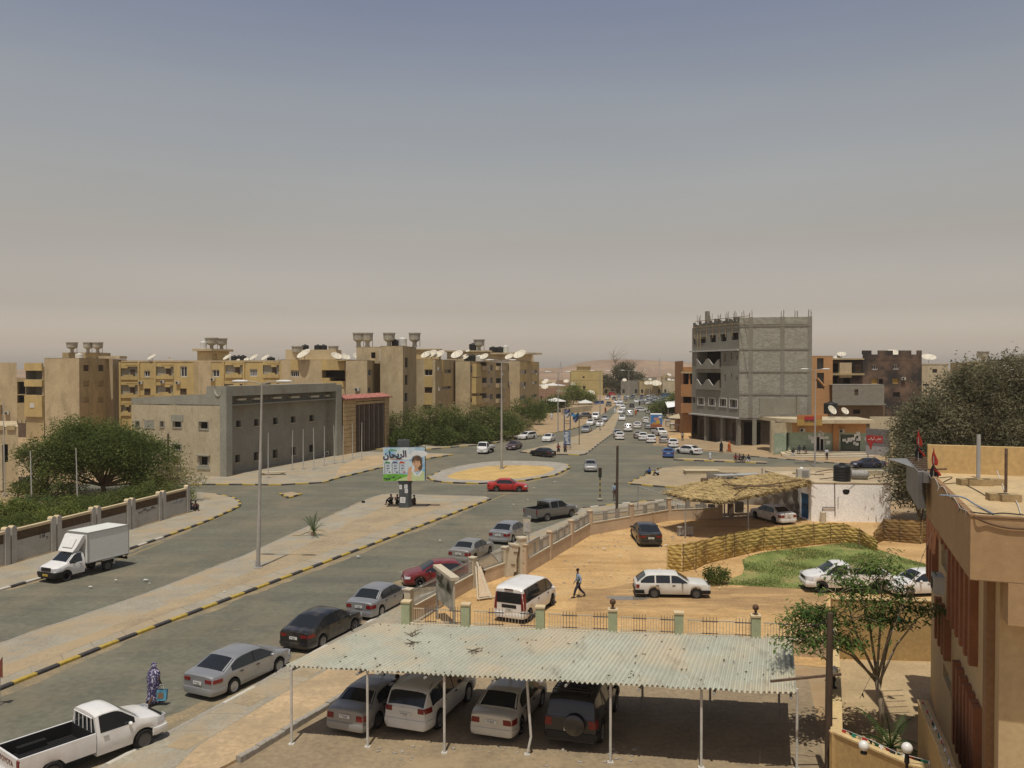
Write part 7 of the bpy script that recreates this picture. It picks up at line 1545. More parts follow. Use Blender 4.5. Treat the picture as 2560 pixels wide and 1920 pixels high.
q=MB(); q.prism([H0,H1,(33.5,82.5),H2],hh-.05,hh); q.build('roof',ROOF,b); q=MB(); boxF(q,fhF,-.05,fhF.L,hh,hh+.10,-.3,.03); boxF(q,fhL,0,fhL.L,hh,hh+.1,-.3,.03); q.build('roof_edge',ROOF,b)
q=MB(); boxF(q,fhL,dr[0]+.03,dr[1]-.03,dr[2],dr[3],-.12,-.05); d=q.build('door',mat('blue_door',(.03,.13,.28),.6,.15,2),b); q=MB(); boxF(q,fhL,dr[0]+.1,dr[1]-.1,1.25,1.32,-.05,-.02); boxF(q,fhL,dr[1]-.3,dr[1]-.2,1.0,1.2,-.05,0); q.build('handle',BLACKTRIM,d)
q=MB(); x=fhF.px('a6',1600,1300)[0]; q.tube([fhF.P(x,hh+.1,.06),fhF.P(x+.06,.5,.06)],.035,6); q.tube([fhF.P(x+.3,2.2,.08),fhF.P(x+.3,1.2,.08)],.02,6); q.tube([fhF.P(x,1.25,.07),fhF.P(x-1.0,1.25,.07),fhF.P(x-1.05,.9,.07)],.04,6); q.build('pipe',RUST,b); q=MB(); q.lathe([(.26,0),(.26,.9),(.0,.95)],n=12,c=fhF.P(x-1.05,0,.35)); q.build('drain_box',CREAM,b)
drum((29.6,75.2,hh),.74,1.5,'large ribbed black water tank on the white hut roof',group=None); drum((30.9,76.4,hh),.42,1.5,'grey barrel lying behind the black tank on the white hut roof',STEELP,'barrel',None,R(-10),True)
t=thing('air_conditioner','cream air conditioner casing standing on the white hut roof','air conditioner',(26.8,77.2,hh+.42)); q=MB(); q.box((0,0,0),(1.15,.5,.84)); q.build('casing',ACM,t); q=MB(); q.box((.12,-.26,0),(.62,.02,.6)); 
for k in range(6): q.box((.12,-.28,-.26+k*.1),(.62,.02,.03))
q.build('grille',STEELP,t); globe((27.1,78.5,hh),'white globe lamp on the white hut roof near the air conditioner',.2,.5,group=None)
t=place_thing('scrap_pile','rusty pipes and planks strewn on the white hut roof','scrap',(28,78,hh))
for k in range(16):
 x,y=random.uniform(25.9,32.5),random.uniform(75.6,81); a=random.uniform(-.6,.6); L_=random.uniform(.8,2.6); q=MB(); q.tube([(x,y,hh+.1),(x+L_*math.cos(a),y+L_*math.sin(a),hh+.12+random.uniform(0,.35))],.045,5); q.build('pipe',RUST if k%3 else TAN2,t)
t=place_thing('roof_beam','long pale beam lying on the right of the white hut roof','beam',(32,79,hh)); q=MB(); q.box((33.0,79.2,hh+.25),(4.2,.5,.45)); q.build('beam',BEIGE,t)
TARP=mat('grey_canvas',(.20,.175,.14),.9,.2,.7,.5,3); q=MB(); vs=[];fs=[]; A=Vector((24.9,82.5)); B=Vector((26.2,75.6)); n=22; k_=8
A2=Vector((19.8,84.2)); line=[A2.lerp(A,i/12) for i in range(12)]+[A.lerp(B,i/12) for i in range(13)]
for i,p in enumerate(line):
 for j in range(k_+1):
  z=3.1*j/k_; d=.12*math.sin(i*1.7+j*.8)+.08*math.sin(i*.9-j*1.9); vs.append((p.x-d-.38,p.y-d*.6-.1,z))
for i in range(len(line)-1):
 for j in range(k_): fs.append((i*(k_+1)+j,(i+1)*(k_+1)+j,(i+1)*(k_+1)+j+1,i*(k_+1)+j+1))
q.add(vs,fs); tag(q.build('canvas_wall',TARP,None,180),'crumpled grey canvas wall closing the back of the thatched shelter','canvas')
THA=mat('thatch',(.43,.315,.14),.95,.25,1.3,.9,9,stretch=(1,3,3)); stain(THA,(.20,.135,.055),1.2,.5,.68,.8); stain(THA,(.45,.34,.17),2.0,.55,.7,.6,None,3); THD=mat('thatch_dark',(.14,.095,.045),.95,.3,2)
b=place_thing('thatched_shelter','sagging straw-thatched car shelter on thin posts beside the white hut','shelter',(19,72,0))
edge=[gp(*px('b6',822,250),3.15),gp(*px('b6',1000,305),3.15),gp(*px('b6',1270,330),3.05),gp(*px('b6',1500,285),3.1),gp(*px('b6',1760,232),3.15),gp(*px('b6',1985,186),3.35)]
far=[gp(*px('b6',1120,180),3.4),gp(*px('b6',1250,150),3.6),gp(*px('b6',1440,128),3.8),gp(*px('b6',1690,100),3.9),gp(*px('b6',1850,140),3.6),gp(*px('b6',1985,184),3.37)]
def rows(a,c,n,amp=.12):
 vs=[]
 for i in range(n+1):
  f_=i/n*(len(a)-1); k=min(int(f_),len(a)-2); u=f_-k; p=a[k].lerp(a[k+1],u); q_=c[k].lerp(c[k+1],u)
  for j in range(13):
   w=j/12; r_=p.lerp(q_,w); vs.append(r_+Vector((0,0,.35*math.sin(w*math.pi)*(.4+.6*abs(math.sin(i*.13)))-.2*math.sin(i*.35)*w*(1-w)*2+random.uniform(-amp,amp)*.45)))
 return vs
n=60; vs=rows(edge,far,n); fs=[(i*13+j,(i+1)*13+j,(i+1)*13+j+1,i*13+j+1) for i in range(n) for j in range(12)]
q=MB(); q.add(vs,fs); q.add([v-Vector((0,0,.22)) for v in vs],[f[::-1] for f in fs]); q.build('straw_mat',THA,b)
q=MB()
for k in range(2600):
 i=random.randrange(n); j=random.random()*12; p=Vector(vs[i*13+int(j)]); e_=random.random()<.35
 if e_: p=Vector(vs[i*13])
 a=random.uniform(0,6.28); L_=random.uniform(.25,.7); d=Vector((math.cos(a)*L_,math.sin(a)*L_,random.uniform(-.02,.12) if not e_ else random.uniform(-.4,-.05)*L_)); s_=Vector((-d.y,d.x,0)).normalized()*.03
 p=p+Vector((random.uniform(-.15,.15),random.uniform(-.15,.15),.06)); q.add([p-s_,p+s_,p+d+s_*.3,p+d-s_*.3],[(0,1,2,3)])
tag(q.build('loose_straw',THA,b),kind='stuff')
for k,(x0,y0,x1,y1) in enumerate(((1370,118,1600,188),(1300,175,1420,232),(1280,205,1760,215),(1500,165,1730,130),(1380,235,1500,205),(1900,170,1400,225))):
 a=gp(*px('b6',x0,y0),3.75); c=gp(*px('b6',x1,y1),3.6); q=MB(); q.tube([a+Vector((0,0,.12)),(a+c)/2+Vector((0,0,.02)),c+Vector((0,0,.12))],.06,6); q.build('roof_stick',THD if k%2 else RUST,b)
for x,y0,h in ((1487,550,3.0),(1300,470,3.0),(1600,300,3.1)):
 p=gp(*px('b6',x,y0)); q=MB(); q.tube([(p.x,p.y,0),(p.x-.05,p.y,h)],.07,7); q.build('post',STEELP,b)
q=MB(); p=gp(*px('b6',1140,190),3.5); q.lathe([(.32,0),(.32,.55),(0,.6)],n=12,c=(p.x,p.y,3.45)); tag(q.build('rusty_drum',RUST),'small rusty drum standing on the thatched roof','drum')
q=MB(); p=gp(*px('b6',1310,150),3.7); q.box((p.x,p.y,3.75),(2.2,1.1,.06),.4); tag(q.build('dark_sheet',BLACKTRIM),'dark sheet lying on the thatched roof beside a pale one','sheet')
q=MB(); p=gp(*px('b6',1420,125),3.8); q.box((p.x,p.y+.6,3.85),(4.4,1.2,.05),.28); tag(q.build('metal_sheet',mat('pale_sheet',(.36,.36,.34),.5,.1,1)),'pale metal sheet lying on top of the thatched roof','sheet')
t=place_thing('pipe_frame','open frame of thin grey pipes in front of the thatched shelter','frame',(13.5,67,0)); a=gp(*px('b6',990,620)); z_=2.95; c=gp(*px('b6',615,470)); d=gp(*px('b6',1240,330),z_)
q=MB(); q.tube([(a.x,a.y,0),(a.x,a.y,z_)],.05,7); q.tube([(c.x,c.y,.9),(c.x,c.y,z_)],.05,7); q.tube([(c.x,c.y,z_),(a.x,a.y,z_)],.05,7); q.tube([(a.x,a.y,z_),(d.x,d.y,z_)],.05,7); q.build('pipe',mat('galvanised',(.36,.36,.34),.5,.1,2,metal=.3),t)
t=thing('crate_table','small grey slatted crate stool on the sand behind the black sedan','crate',g('b6',988,600),R(8)); q=MB(); q.box((0,0,.72),(1.25,.5,.06)); q.build('top',CONC,t)
for s_ in (-.55,.55): q=MB(); q.box((s_,0,.35),(.08,.45,.7)); q.build('leg',STEELP,t)
for k in range(8): q=MB(); q.box((-.45+k*.13,-.2,.4),(.09,.03,.55)); q.build('slat',STEELP,t)
t=place_thing('stall','cluttered workshop corner in the shade under the thatch','stall',(15.5,76,0))
for k in range(9):
 q=MB(); x=13.6+k*.9; q.box((x,76.5+random.uniform(-.5,.5),random.uniform(.3,.8)),(random.uniform(.4,.9),.5,random.uniform(.5,1.3))); q.build('box',[DRY,BLACKTRIM,ACM,RUST][k%4],t)
q=MB(); q.box((18.2,77.2,1.55),(1.4,.4,.16)); q.box((19.9,77.2,1.55),(1.4,.4,.16)); q.build('white_shelf',WFR,t)
q=MB(); q.lathe([(.28,-.1),(.38,-.1),(.38,.1),(.28,.1)],n=16,M=Matrix.Rotation(math.pi/2,3,'X'),c=(22,80,2.0)); tag(q.build('tyre',RUBBER),'spare tyre hanging at the back of the thatched shelter','tyre')
MATM=mat('straw_mat',(.50,.35,.11),.95,.22,1.5,.6,12,stretch=(1,1,4)); stain(MATM,(.27,.165,.05),.55,.50,.64,.75); stain(MATM,(.46,.33,.12),1.1,.56,.7,.7,None,6)
gb=[(852,868),(962,884),(1060,866),(1150,822),(1300,785),(1370,768),(1480,742),(1600,716),(1740,706),(1870,690),(2000,672),(2130,660)]; G=[g('b6',x,y) for x,y in gb]+[gp(2110,1357),gp(2150,1362),gp(2195,1380)]
MF2=[gp(2182,1362),gp(2208,1352),gp(2250,1356),gp(2300,1360),gp(2335,1352)]; b=place_thing('mat_fence','bulging golden straw mat fence curving behind the grass','fence',tuple(G[0])); hs=[1.65,1.85,1.9,1.7,1.75,1.75,1.75,1.7,1.7,1.7,1.65,1.6,1.5,1.2,.9]
def mats(G,hs,b,mm):
 for i in range(len(G)-1):
  a,c=G[i],G[i+1]; d=(c-a).normalized(); nn=Vector((d.y,-d.x,0)); q=MB(); vs=[];fs=[]; nu=10; nz=34
  for u in range(nu+1):
   for j in range(nz+1):
    f_=u/nu; z=(hs[i]*(1-f_)+hs[i+1]*f_)*j/nz; sag=.05*math.sin(f_*math.pi)*math.sin(z*9+i)
    o=.05*abs(math.sin(z*math.pi/.21+sag*18))+.10*math.sin(f_*math.pi)*math.sin(j/nz*3)+.02*math.sin(i*2+u*1.3+j*.7); p=a.lerp(c,f_); vs.append((p.x+nn.x*o,p.y+nn.y*o,z+.03*math.sin(u+i)*j/nz))
  for u in range(nu):
   for j in range(nz): fs.append((u*(nz+1)+j,(u+1)*(nz+1)+j,(u+1)*(nz+1)+j+1,u*(nz+1)+j+1))
  q.add(vs,fs); q.build('mat_panel',mm,b,180)
  q=MB(); q.tube([a+nn*.13,a+nn*.14+Vector((random.uniform(-.08,.08),0,hs[i]+random.uniform(-.1,.2)))],.02,5)
  if i%2: q.tube([a+nn*.16+Vector((0,0,hs[i]*.75)),a.lerp(c,.55)+nn*.75],.022,5)
  q.build('stake',RUST if i%3 else THA,b)
mats(G,hs,b,MATM)
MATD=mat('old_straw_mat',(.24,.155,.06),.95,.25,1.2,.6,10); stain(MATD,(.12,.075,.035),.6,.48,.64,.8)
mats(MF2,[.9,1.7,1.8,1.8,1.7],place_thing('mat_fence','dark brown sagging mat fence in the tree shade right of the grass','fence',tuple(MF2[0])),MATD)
# ------------------------------------------------------------------ carport
CFL,CFR,CBL,CBR=[Vector(p) for p in ((-8.05,29.69,2.78),(9.24,27.1,2.78),(-5.5,34.3,2.9),(10.86,32.36,2.9))]
TIN=mat('painted_tin',(.42,.425,.345),.55,.10,.5,spec=.4,fine=.04); stain(TIN,(.52,.44,.31),.42,.44,.62,.75,None,2); stain(TIN,(.24,.20,.14),1.6,.57,.72,.6,(1,.4,1),5)
b=place_thing('carport','long carport with corrugated pale green roof on thin white posts','carport',(1,30,0))
NP=17; per=6
for i in range(NP):
 q=MB(); vs=[];fs=[]; n=per*8; zo=.0
 for k in range(n+1):
  u=(i+k/n)/NP; u=min(u,1.0)
  for j in range(5):
   v=j/4; p=CFL.lerp(CFR,u).lerp(CBL.lerp(CBR,u),v); z=.045*math.cos(k/n*per*2*math.pi)
   vs.append((p.x+(.05*math.sin(i*3.7) if j in(0,4) else 0)*.41,p.y+(.05*math.sin(i*3.7) if j in(0,4) else 0),p.z+z))
 for k in range(n):
  for j in range(4): fs.append((k*5+j,(k+1)*5+j,(k+1)*5+j+1,k*5+j+1))
 q.add(vs,fs); q.build('roof_sheet',TIN,b,180)
q=MB()
for v in (.06,.36,.66,.94):
 q.tube([CFL.lerp(CBL,v)-Vector((0,0,.09)),CFR.lerp(CBR,v)-Vector((0,0,.09))],.045,6)
for u in np.linspace(.01,.99,8):
 q.tube([CFL.lerp(CFR,u)-Vector((0,0,.16)),CBL.lerp(CBR,u)-Vector((0,0,.16))],.045,6)
q.build('roof_frame',STEELP,b)
POSTW=mat('post_white',(.50,.48,.43),.6,.12,2); stain(POSTW,(.30,.22,.14),2.5,.56,.75,.6)
for x,y in ((729,1861),(919,1868),(1111,1883),(1318,1887),(1526,1907),(1753,1920),(1992,1925)):
 p=gp(x,y); q=MB()
 if x==1318: q.tube([(p.x,p.y,0),(p.x+.13,p.y,.62),(p.x-.02,p.y,2.72)],.045,8)
 else: q.tube([(p.x,p.y,0),(p.x,p.y,2.72)],.045,8)
 q.box((p.x,p.y,.02),(.2,.2,.04)); q.build('post',POSTW,b)
for u in np.linspace(.03,.97,7):
 p=CFL.lerp(CFR,u).lerp(CBL.lerp(CBR,u),.93); q=MB(); q.tube([(p.x,p.y,0),(p.x,p.y,p.z-.12)],.045,8); q.build('rear_post',STEELP,b)
DEB=mat('dry_debris',(.10,.07,.045),.9,.3,5)
q=MB()
for k in range(110):
 u,v=random.random(),random.random(); p=CFL.lerp(CFR,u).lerp(CBL.lerp(CBR,u),v); s_=random.uniform(.015,.045); q.box((p.x,p.y,p.z+.035),(s_*random.uniform(1,3),s_,s_*.7),random.uniform(0,3))
for (u,v) in ((.14,.72),(.17,.55),(.33,.42)):
 p=CFL.lerp(CFR,u).lerp(CBL.lerp(CBR,u),v)
 for k in range(9): a=random.uniform(0,6.28); q.tube([p+Vector((random.uniform(-.25,.25),random.uniform(-.2,.2),.04)),p+Vector((random.uniform(-.4,.4),random.uniform(-.3,.3),random.uniform(.05,.25)))],.012,4)
tag(q.build('roof_litter',DEB),'scattered dry twigs and stones on the carport roof','litter',kind='stuff')
# ------------------------------------------------------------------ near right building
BT=mat('building_tan',(.50,.37,.20),.9,.06,.4,.1,30,fine=.04); BBR=mat('building_brown',(.38,.25,.13),.9,.06,.35,.1,30,fine=.04); stain(BT,(.36,.25,.13),.8,.5,.75,.5,(1,1,.2)); stain(BBR,(.28,.18,.09),.7,.5,.75,.5,(1,1,.2)); FIN=mat('fin_brown',(.25,.105,.05),.8,.12,1.5); RF=mat('roof_sand_screed',(.50,.37,.20),.95,.10,.4,.2,12); stain(RF,(.33,.25,.15),.9,.52,.7,.6)
A_=4.27; b=place_thing('office_building','tan and brown two-storey building with dark red fins at the right edge of the photo','building',(20,28,0))
YNEAR,YFAR,YC,YRF=20.5,33.8,20.0,28.8
LW=lambda Y,o=0:Vector((A_+.375*Y-o,Y)); fw=Frame(LW(YFAR),LW(YNEAR)); o_=.82
m=MB()
def wpt(k,x,y): return fw.px(k,x,y)
wins=[fw.rect('b8',1378,925,1450,1020),fw.rect('b8',1428,1050,1490,1160),fw.rect('b8',1365,95,1445,250)]
tn_=fw.L
def trect(ta,tb,za,zb): return (ta,tb,za,zb)
up0,up1=fw.px('b8',1365,150)[0],fw.px('b8',1650,500)[0]
wins=[(a,c,max(.3,z0),z1,.25) for a,c,z0,z1 in wins]
wall(m,fw,0,8.2,wins,.25,0,0,1); e_=fw.P(fw.L,0); d_=Vector((1,-.375,0)).normalized(); fn=Frame(e_[:2],(e_+d_*9)[:2]); wall(m,fn,0,8.2,[],.2,0); fbk=Frame((LW(YFAR)+Vector((8,-3)))[:2],LW(YFAR)[:2]); wall(m,fbk,0,8.0,[],.2); m.prism([LW(YFAR),LW(YNEAR),(e_+d_*9)[:2],(LW(YFAR)+Vector((9,-3.4)))[:2]],8.1,8.2); m.build('wall',[BT,DARK],b)
for w_ in wins: window(fw,w_,b,WFR,PANE,.25,.06,1)
def fin_row(k,pts,name='fin'):
 for x,y0,y1 in pts:
  t,z1=fw.px(k,x,y0); _,z0=fw.px(k,x,y1); q=MB(); boxF(q,fw,t-.17,t+.17,max(.2,z0),min(8.1,z1),.0,.32); q.build(name,FIN,b)
tt=np.linspace(.25,fw.L-3.2,13)
for t in tt:
 if abs(t-.0)<0: continue
 q=MB(); inwin=any(w[0]-.1<t<w[1]+.1 for w in wins[2:]); boxF(q,fw,t-.16,t+.16,5.0 if not inwin else 7.2,8.12,0,.22); q.build('fin',FIN,b)
tb_=[fw.px('b8',x,1200)[0] for x in (1495,1518,1545,1570,1595,1622,1640)]
for i,t in enumerate(tb_):
 q=MB(); boxF(q,fw,t-.16,t+.16,1.5,4.1,0,.22); q.build('fin',FIN,b)
for x in (1362,1385,1410,1428):
 t=fw.px('b8',x,760)[0]; q=MB(); boxF(q,fw,t-.16,t+.16,3.4,4.9,0,.22); q.build('fin',FIN,b)
q=MB(); boxF(q,fw,fw.L-1.0,fw.L-.55,0,8.1,.0,.2); q.build('pilaster',mat('building_dark_tan',(.25,.15,.075),.9,.08,.6),b)
t=fw.px('b8',1390,880)[0]; ac(fw,(wins[2][0]+wins[2][1])/2+.7,5.9,'air conditioner between the red fins under the brown fascia',.35,None)
PC,PF=LW(YC,o_+.0),LW(YRF,o_); PR=PC+Vector((d_.x,d_.y))*9; PRF=PF+Vector((d_.x,d_.y))*9
zt_,zb_=9.8,8.28; fs1=Frame(PF,PC); fs2=Frame(PC,PR)
m=MB(); wall(m,fs1,zb_,zt_,[],.1,0); wall(m,fs2,zb_,zt_,[],.1,0); m.prism([PF,PC,PR,PRF],zb_,zb_+.02,0,True); wall(m,Frame(PRF,PF),zb_,zt_,[],.1,0); m.build('fascia',[BBR],b)
t0=fs2.px('b8',1812,400)[0]; q=MB(); boxF(q,fs2,max(.8,t0),fs2.L,zb_-1.0,zb_+.02,-.6,.0); q.build('fascia_drop',BBR,b)
m=MB(); m.prism([PF,PC,PR,PRF],zt_-.02,zt_+.01); m.build('roof',RF,b)
q=MB(); fe=Frame(PF,PRF); boxF(q,fe,0,fe.L,zt_,zt_+.95,-.0,.25); q.build('roof_parapet',mat('parapet_yellow',(.52,.36,.16),.9,.06,.5),b)
q=MB(); boxF(q,fs1,0,fs1.L,zt_,zt_+.05,-.12,.02); boxF(q,fs2,0,fs2.L,zt_,zt_+.04,-.12,.02); q.build('roof_edge',mat('building_dark_tan',(.25,.15,.075)),b)
def rp(k,x,y): return gp(*px(k,x,y),zt_)
p=rp('a8',1600,400); q=MB(); q.tube([(p.x,p.y,zt_),(p.x,p.y,zt_+1.42)],.062,9); tag(q.build('roof_pipe',mat('galvanised_pipe',(.34,.34,.33),.6,.1,3)),'upright grey pipe standing on the near flat roof','pipe')
p=rp('a8',1885,580); q=MB(); q.tube([(p.x,p.y,zt_+.1),(p.x,p.y,zt_+1.32)],.04,8); tag(q.build('roof_stake',RUST),'upright rusty stake in a stone block on the near flat roof','stake')
for i,(x,y,w,l) in enumerate(((1490,450,.55,'left broken stone block at the foot of the grey roof pipe'),(1610,455,.7,'middle stone block at the foot of the grey roof pipe'),(1735,450,.6,'right stone block at the foot of the grey roof pipe'),(1800,610,.5,'left stone block at the foot of the rusty stake'),(1920,620,.5,'right stone block at the foot of the rusty stake'))):
 p=rp('a8',x,y+20); q=MB(); q.box((0,0,.10),(w,.32,.2)); o=q.build('stone_block',mat('yellow_stone',(.34,.25,.13),.9,.2,3,.4,9),None,None,(p.x,p.y,zt_),random.uniform(-.2,.1)); tag(o,l,'stone')
CABLE=mat('black_cable',(.03,.028,.025),.6,0)
def cable(name,label,pts,r,m_,cat='cable'):
 P=[Vector(p) for p in pts]; out=[]
 for i in range(len(P)-1):
  for k in range(6):
   u=k/6; a=P[max(0,i-1)]; b0=P[i]; c=P[i+1]; d=P[min(len(P)-1,i+2)]
   out.append(.5*((2*b0)+(c-a)*u+(2*a-5*b0+4*c-d)*u*u+(3*b0-a-3*c+d)*u**3))
 out.append(P[-1]); q=MB(); q.tube(out,r,5); return tag(q.build(name,m_,None,180),label,cat)
def onfas(k,x,y): t,z=fs2.px(k,x,y); return fs2.P(t,z,.04)
cable('cable','brown cable sagging across the near roof front fascia',[rp('a8',1520,760)+Vector((0,0,.05)),onfas('a8',1560,795),onfas('a8',1700,860),onfas('a8',1880,905),onfas('a8',2074,918),onfas('a8',2300,900)],.022,mat('brown_cable',(.10,.055,.03),.7,0))
cable('cable','black wire along the near roof front edge',[rp('a8',1540,775)+Vector((0,0,.06)),rp('a8',1720,790)+Vector((0,0,.05)),rp('a8',1860,785)+Vector((0,0,.06)),rp('a8',2074,800)+Vector((0,0,.05))],.018,CABLE)
cable('cable','grey conduit reaching out beyond the near roof left edge',[rp('a8',1200,672)+Vector((0,0,.25)),rp('a8',1430,680)+Vector((0,0,.22)),rp('a8',1580,700)+Vector((0,0,.06)),rp('a8',1760,785)+Vector((0,0,.04))],.022,mat('conduit_blue_grey',(.20,.24,.29),.5,0))
cable('cable','thin white cable between the stone blocks on the near roof',[rp('a8',1790,410)+Vector((0,0,.3)),rp('a8',1850,480)+Vector((0,0,.05)),rp('a8',1880,560)+Vector((0,0,.05)),rp('a8',1985,640)+Vector((0,0,.05)),rp('a8',2040,780)+Vector((0,0,.05))],.014,mat('white_cable',(.55,.53,.48),.6,0))
cable('cable','thin grey wires lying across the near roof screed',[rp('a8',1200,400)+Vector((0,0,.03)),rp('a8',1330,395)+Vector((0,0,.03)),rp('a8',1230,460)+Vector((0,0,.03)),rp('a8',1440,465)+Vector((0,0,.03)),rp('a8',1700,600)+Vector((0,0,.03))],.012,CABLE)
sp=place_thing('projecting_sign','tall grey sign panel with ladder-like brackets projecting from the far end of the near roof','sign',(PF.x,PF.y,7.4))
pA_=atY(*px('a8',855,190),31.5); pB_=atY(*px('a8',978,330),27.6); pC_=atY(*px('a8',1058,330),27.9)
zb2=atY(*px('a8',978,720),27.6).z
q=MB(); q.add([pA_,pB_,(pB_.x,pB_.y,zb2),(pA_.x,pA_.y,zb2+.15)],[(0,3,2,1)]); q.add([pB_,pC_,(pC_.x,pC_.y,zb2),(pB_.x,pB_.y,zb2)],[(0,3,2,1)]); q.add([pA_,pB_,pC_,Vector((pC_.x+.3,31.5,pA_.z))],[(3,2,1,0)]) ; q.build('panel',mat('sign_panel_grey',(.20,.20,.19),.5,.12,1),sp)
for i in range(7):
 u=(i+.3)/7; a=pA_.lerp(pB_,u); q=MB(); q.tube([a+Vector((.03,0,.02)),a+Vector((.95+.1*u,.1,.03))],.03,5); q.build('bracket',RUST,sp)
q=MB(); q.box((pC_.x-.05,27.8,pB_.z-.2),(.3,.3,.35)); q.build('flood_lamp',ALLOY,sp)
FR_=mat('flag_red',(.34,.03,.018),.7,.1,2); FB_=mat('flag_black',(.016,.016,.018),.8,0); FG_=mat('flag_green',(.02,.16,.10),.7,.1,2); FW_=mat('flag_white',(.6,.6,.56),.7,.05,2)
for (xt,yt,xb,yb2,Y,l) in ((1022,930,1015,1225,30.5,'red and black flag drooping beside the projecting sign'),(1180,1125,1215,1425,27.2,'red and black flag drooping over the near roof edge')):
 a=atY(*px('a7',xt,yt),Y); c=atY(*px('a7',xb,yb2),Y); t=place_thing('flag',l,'flag',(a.x,Y,c.z)); q=MB(); q.tube([(a.x,Y,c.z-.3),(a.x,Y,a.z)],.018,5); q.build('staff',STEELP,t); H_=a.z-c.z
 for nm,z0,z1,mm,off in (('red_stripe',.42,1.0,FR_,0),('black_stripe',.0,.5,FB_,-.03),('lower_red_stripe',.06,.36,FR_,.10)):
  q=MB(); vs=[];fs=[]
  for i in range(7):
   v=i/6; z=c.z+H_*(z0+(z1-z0)*v); w=.05+.24*(1-v)*math.sin(math.pi*min(1,(1-v)*.75+.12))*(1.6 if nm[0]=='b' else .8)
   for j in range(4): u=j/3; vs.append((a.x+off*(1-v)+(u-.3)*w+.015*math.sin(v*5),Y+.07*math.sin(u*5+v*4)-off*.3,z))
  for i in range(6):
   for j in range(3): fs.append((i*4+j,i*4+j+1,(i+1)*4+j+1,(i+1)*4+j))
  q.add(vs,fs); q.build(nm,mm,t,180)
def bunting(name,label,pts,n,size=.2,seed=3):
 rr=random.Random(seed); t=place_thing(name,label,'bunting',tuple(pts[0])); P=[Vector(p) for p in pts]; q=MB(); q.tube(P,.009,4); q.build('string',FPM,t)
 seg=[(b_-a_).length for a_,b_ in zip(P,P[1:])]; T=sum(seg)
 for i in range(n):
  d=T*(i+.5)/n; k=0
  while d>seg[k] and k<len(seg)-1: d-=seg[k]; k+=1
  p=P[k].lerp(P[k+1],d/seg[k]); v=(P[k+1]-P[k]).normalized(); a=rr.uniform(0,6.28); s_=size*rr.uniform(.7,1.2); dn=Vector((.5*math.cos(a),.5*math.sin(a),-1)).normalized()*s_
  q=MB(); q.add([p-v*s_*.4,p+v*s_*.4,p+dn],[(0,1,2)]); q.build('pennant',[FR_,FB_,FG_,FW_][i%4],t)
 return t
bs=atY(*px('b8',1300,30),27.0); be=atY(*px('b8',800,1180),30.3); mid=bs.lerp(be,.5)-Vector((0,0,.25))
bunting('bunting','string of small pennants running from the brown fascia down to the tree',[bs,bs.lerp(be,.25)-Vector((0,0,.18)),mid,bs.lerp(be,.75)-Vector((0,0,.18)),be],14,.2)
bunting('bunting','tangled red black and green pennants along the near roof left edge',[fs1.P(t,zt_+.06+.08*math.sin(t*3),.05) for t in np.linspace(.6,fs1.L-.2,9)],20,.16,5)
# ------------------------------------------------------------------ courtyard walls, lamps
OCH=mat('ochre_wall',(.42,.285,.12),.9,.07,.5,.1,25); stain(OCH,(.3,.2,.1),.9,.55,.75,.5); OCT=mat('ochre_top',(.54,.40,.20),.9,.06,.6)
def lowwall(name,label,pts,h,th=.3,cap=True):
 b=place_thing(name,label,'wall',(pts[0][0],pts[0][1],0))
 for k,(a,c) in enumerate(zip(pts,pts[1:])):
  e_=.004*k; fr=Frame(a,c); q=MB(); boxF(q,fr,-th/2,fr.L+th/2,0,h-e_,-th/2+e_,th/2-e_); q.build('wall_body',OCH,b)
  if cap: q=MB(); boxF(q,fr,-th/2,fr.L+th/2,h,h+.05+e_,-th/2-.03,th/2+.03); q.build('coping',OCT,b)
 return b
lowwall('courtyard_wall','ochre courtyard wall with globe lamps, running along the carport side',[(14.75,38.4),(11.65,30.0),(10.35,26.6),(11.75,24.4),(13.6,23.0)],1.75)
lowwall('back_wall','taller ochre wall closing the far end of the courtyard',[(14.9,38.6),(19.4,38.2)],2.75)
lowwall('courtyard_partition','narrow cream parapet wall with pennants dropping towards the bottom right corner',[(12.9,26.2),(11.9,23.0),(11.3,21.4)],2.85,.24)
bunting('bunting','string of red white and black pennants lying along the narrow cream parapet',[(12.85,26.1,2.98),(12.4,24.6,3.0),(11.95,23.1,2.98),(11.4,21.6,3.0)],26,.26,9)
bunting('bunting','red and green pennants tangled over the front corner of the ochre courtyard wall',[(10.5,26.5,1.9),(11.0,25.6,1.95),(11.5,24.9,1.88),(12.3,24.2,1.9)],16,.26,11)
for (k,x,y,Y,l) in (('b8',622,985,30.2,'white globe lamp on the ochre wall beside the dark timber pole'),('b8',828,1520,25.0,'left white globe lamp at the bottom, on the front ochre wall'),('b8',1127,1520,23.6,'right white globe lamp at the bottom, on the front ochre wall'),('b8',612,720,35.0,'grey-shaded globe lamp behind the foreground tree foliage')):
 p=atY(*px(k,x,y),Y); globe((p.x,Y,1.8),l,.155,max(.1,p.z-1.8-.14))
p=atY(*px('b8',1152,440),38.2); globe((p.x,38.2,2.8),'dark globe lamp on the ochre back wall in front of the white car',.15,.2,BRONZ)
q=MB(); q.sheet([(10.4,26.6),(11.7,30),(14.8,38.3),(19.2,38.0),(12.9,22.3),(11.7,24.4)],.02); struct('courtyard',q,mat('courtyard_sand',(.40,.30,.17),.95,.14,.6,.4,10))
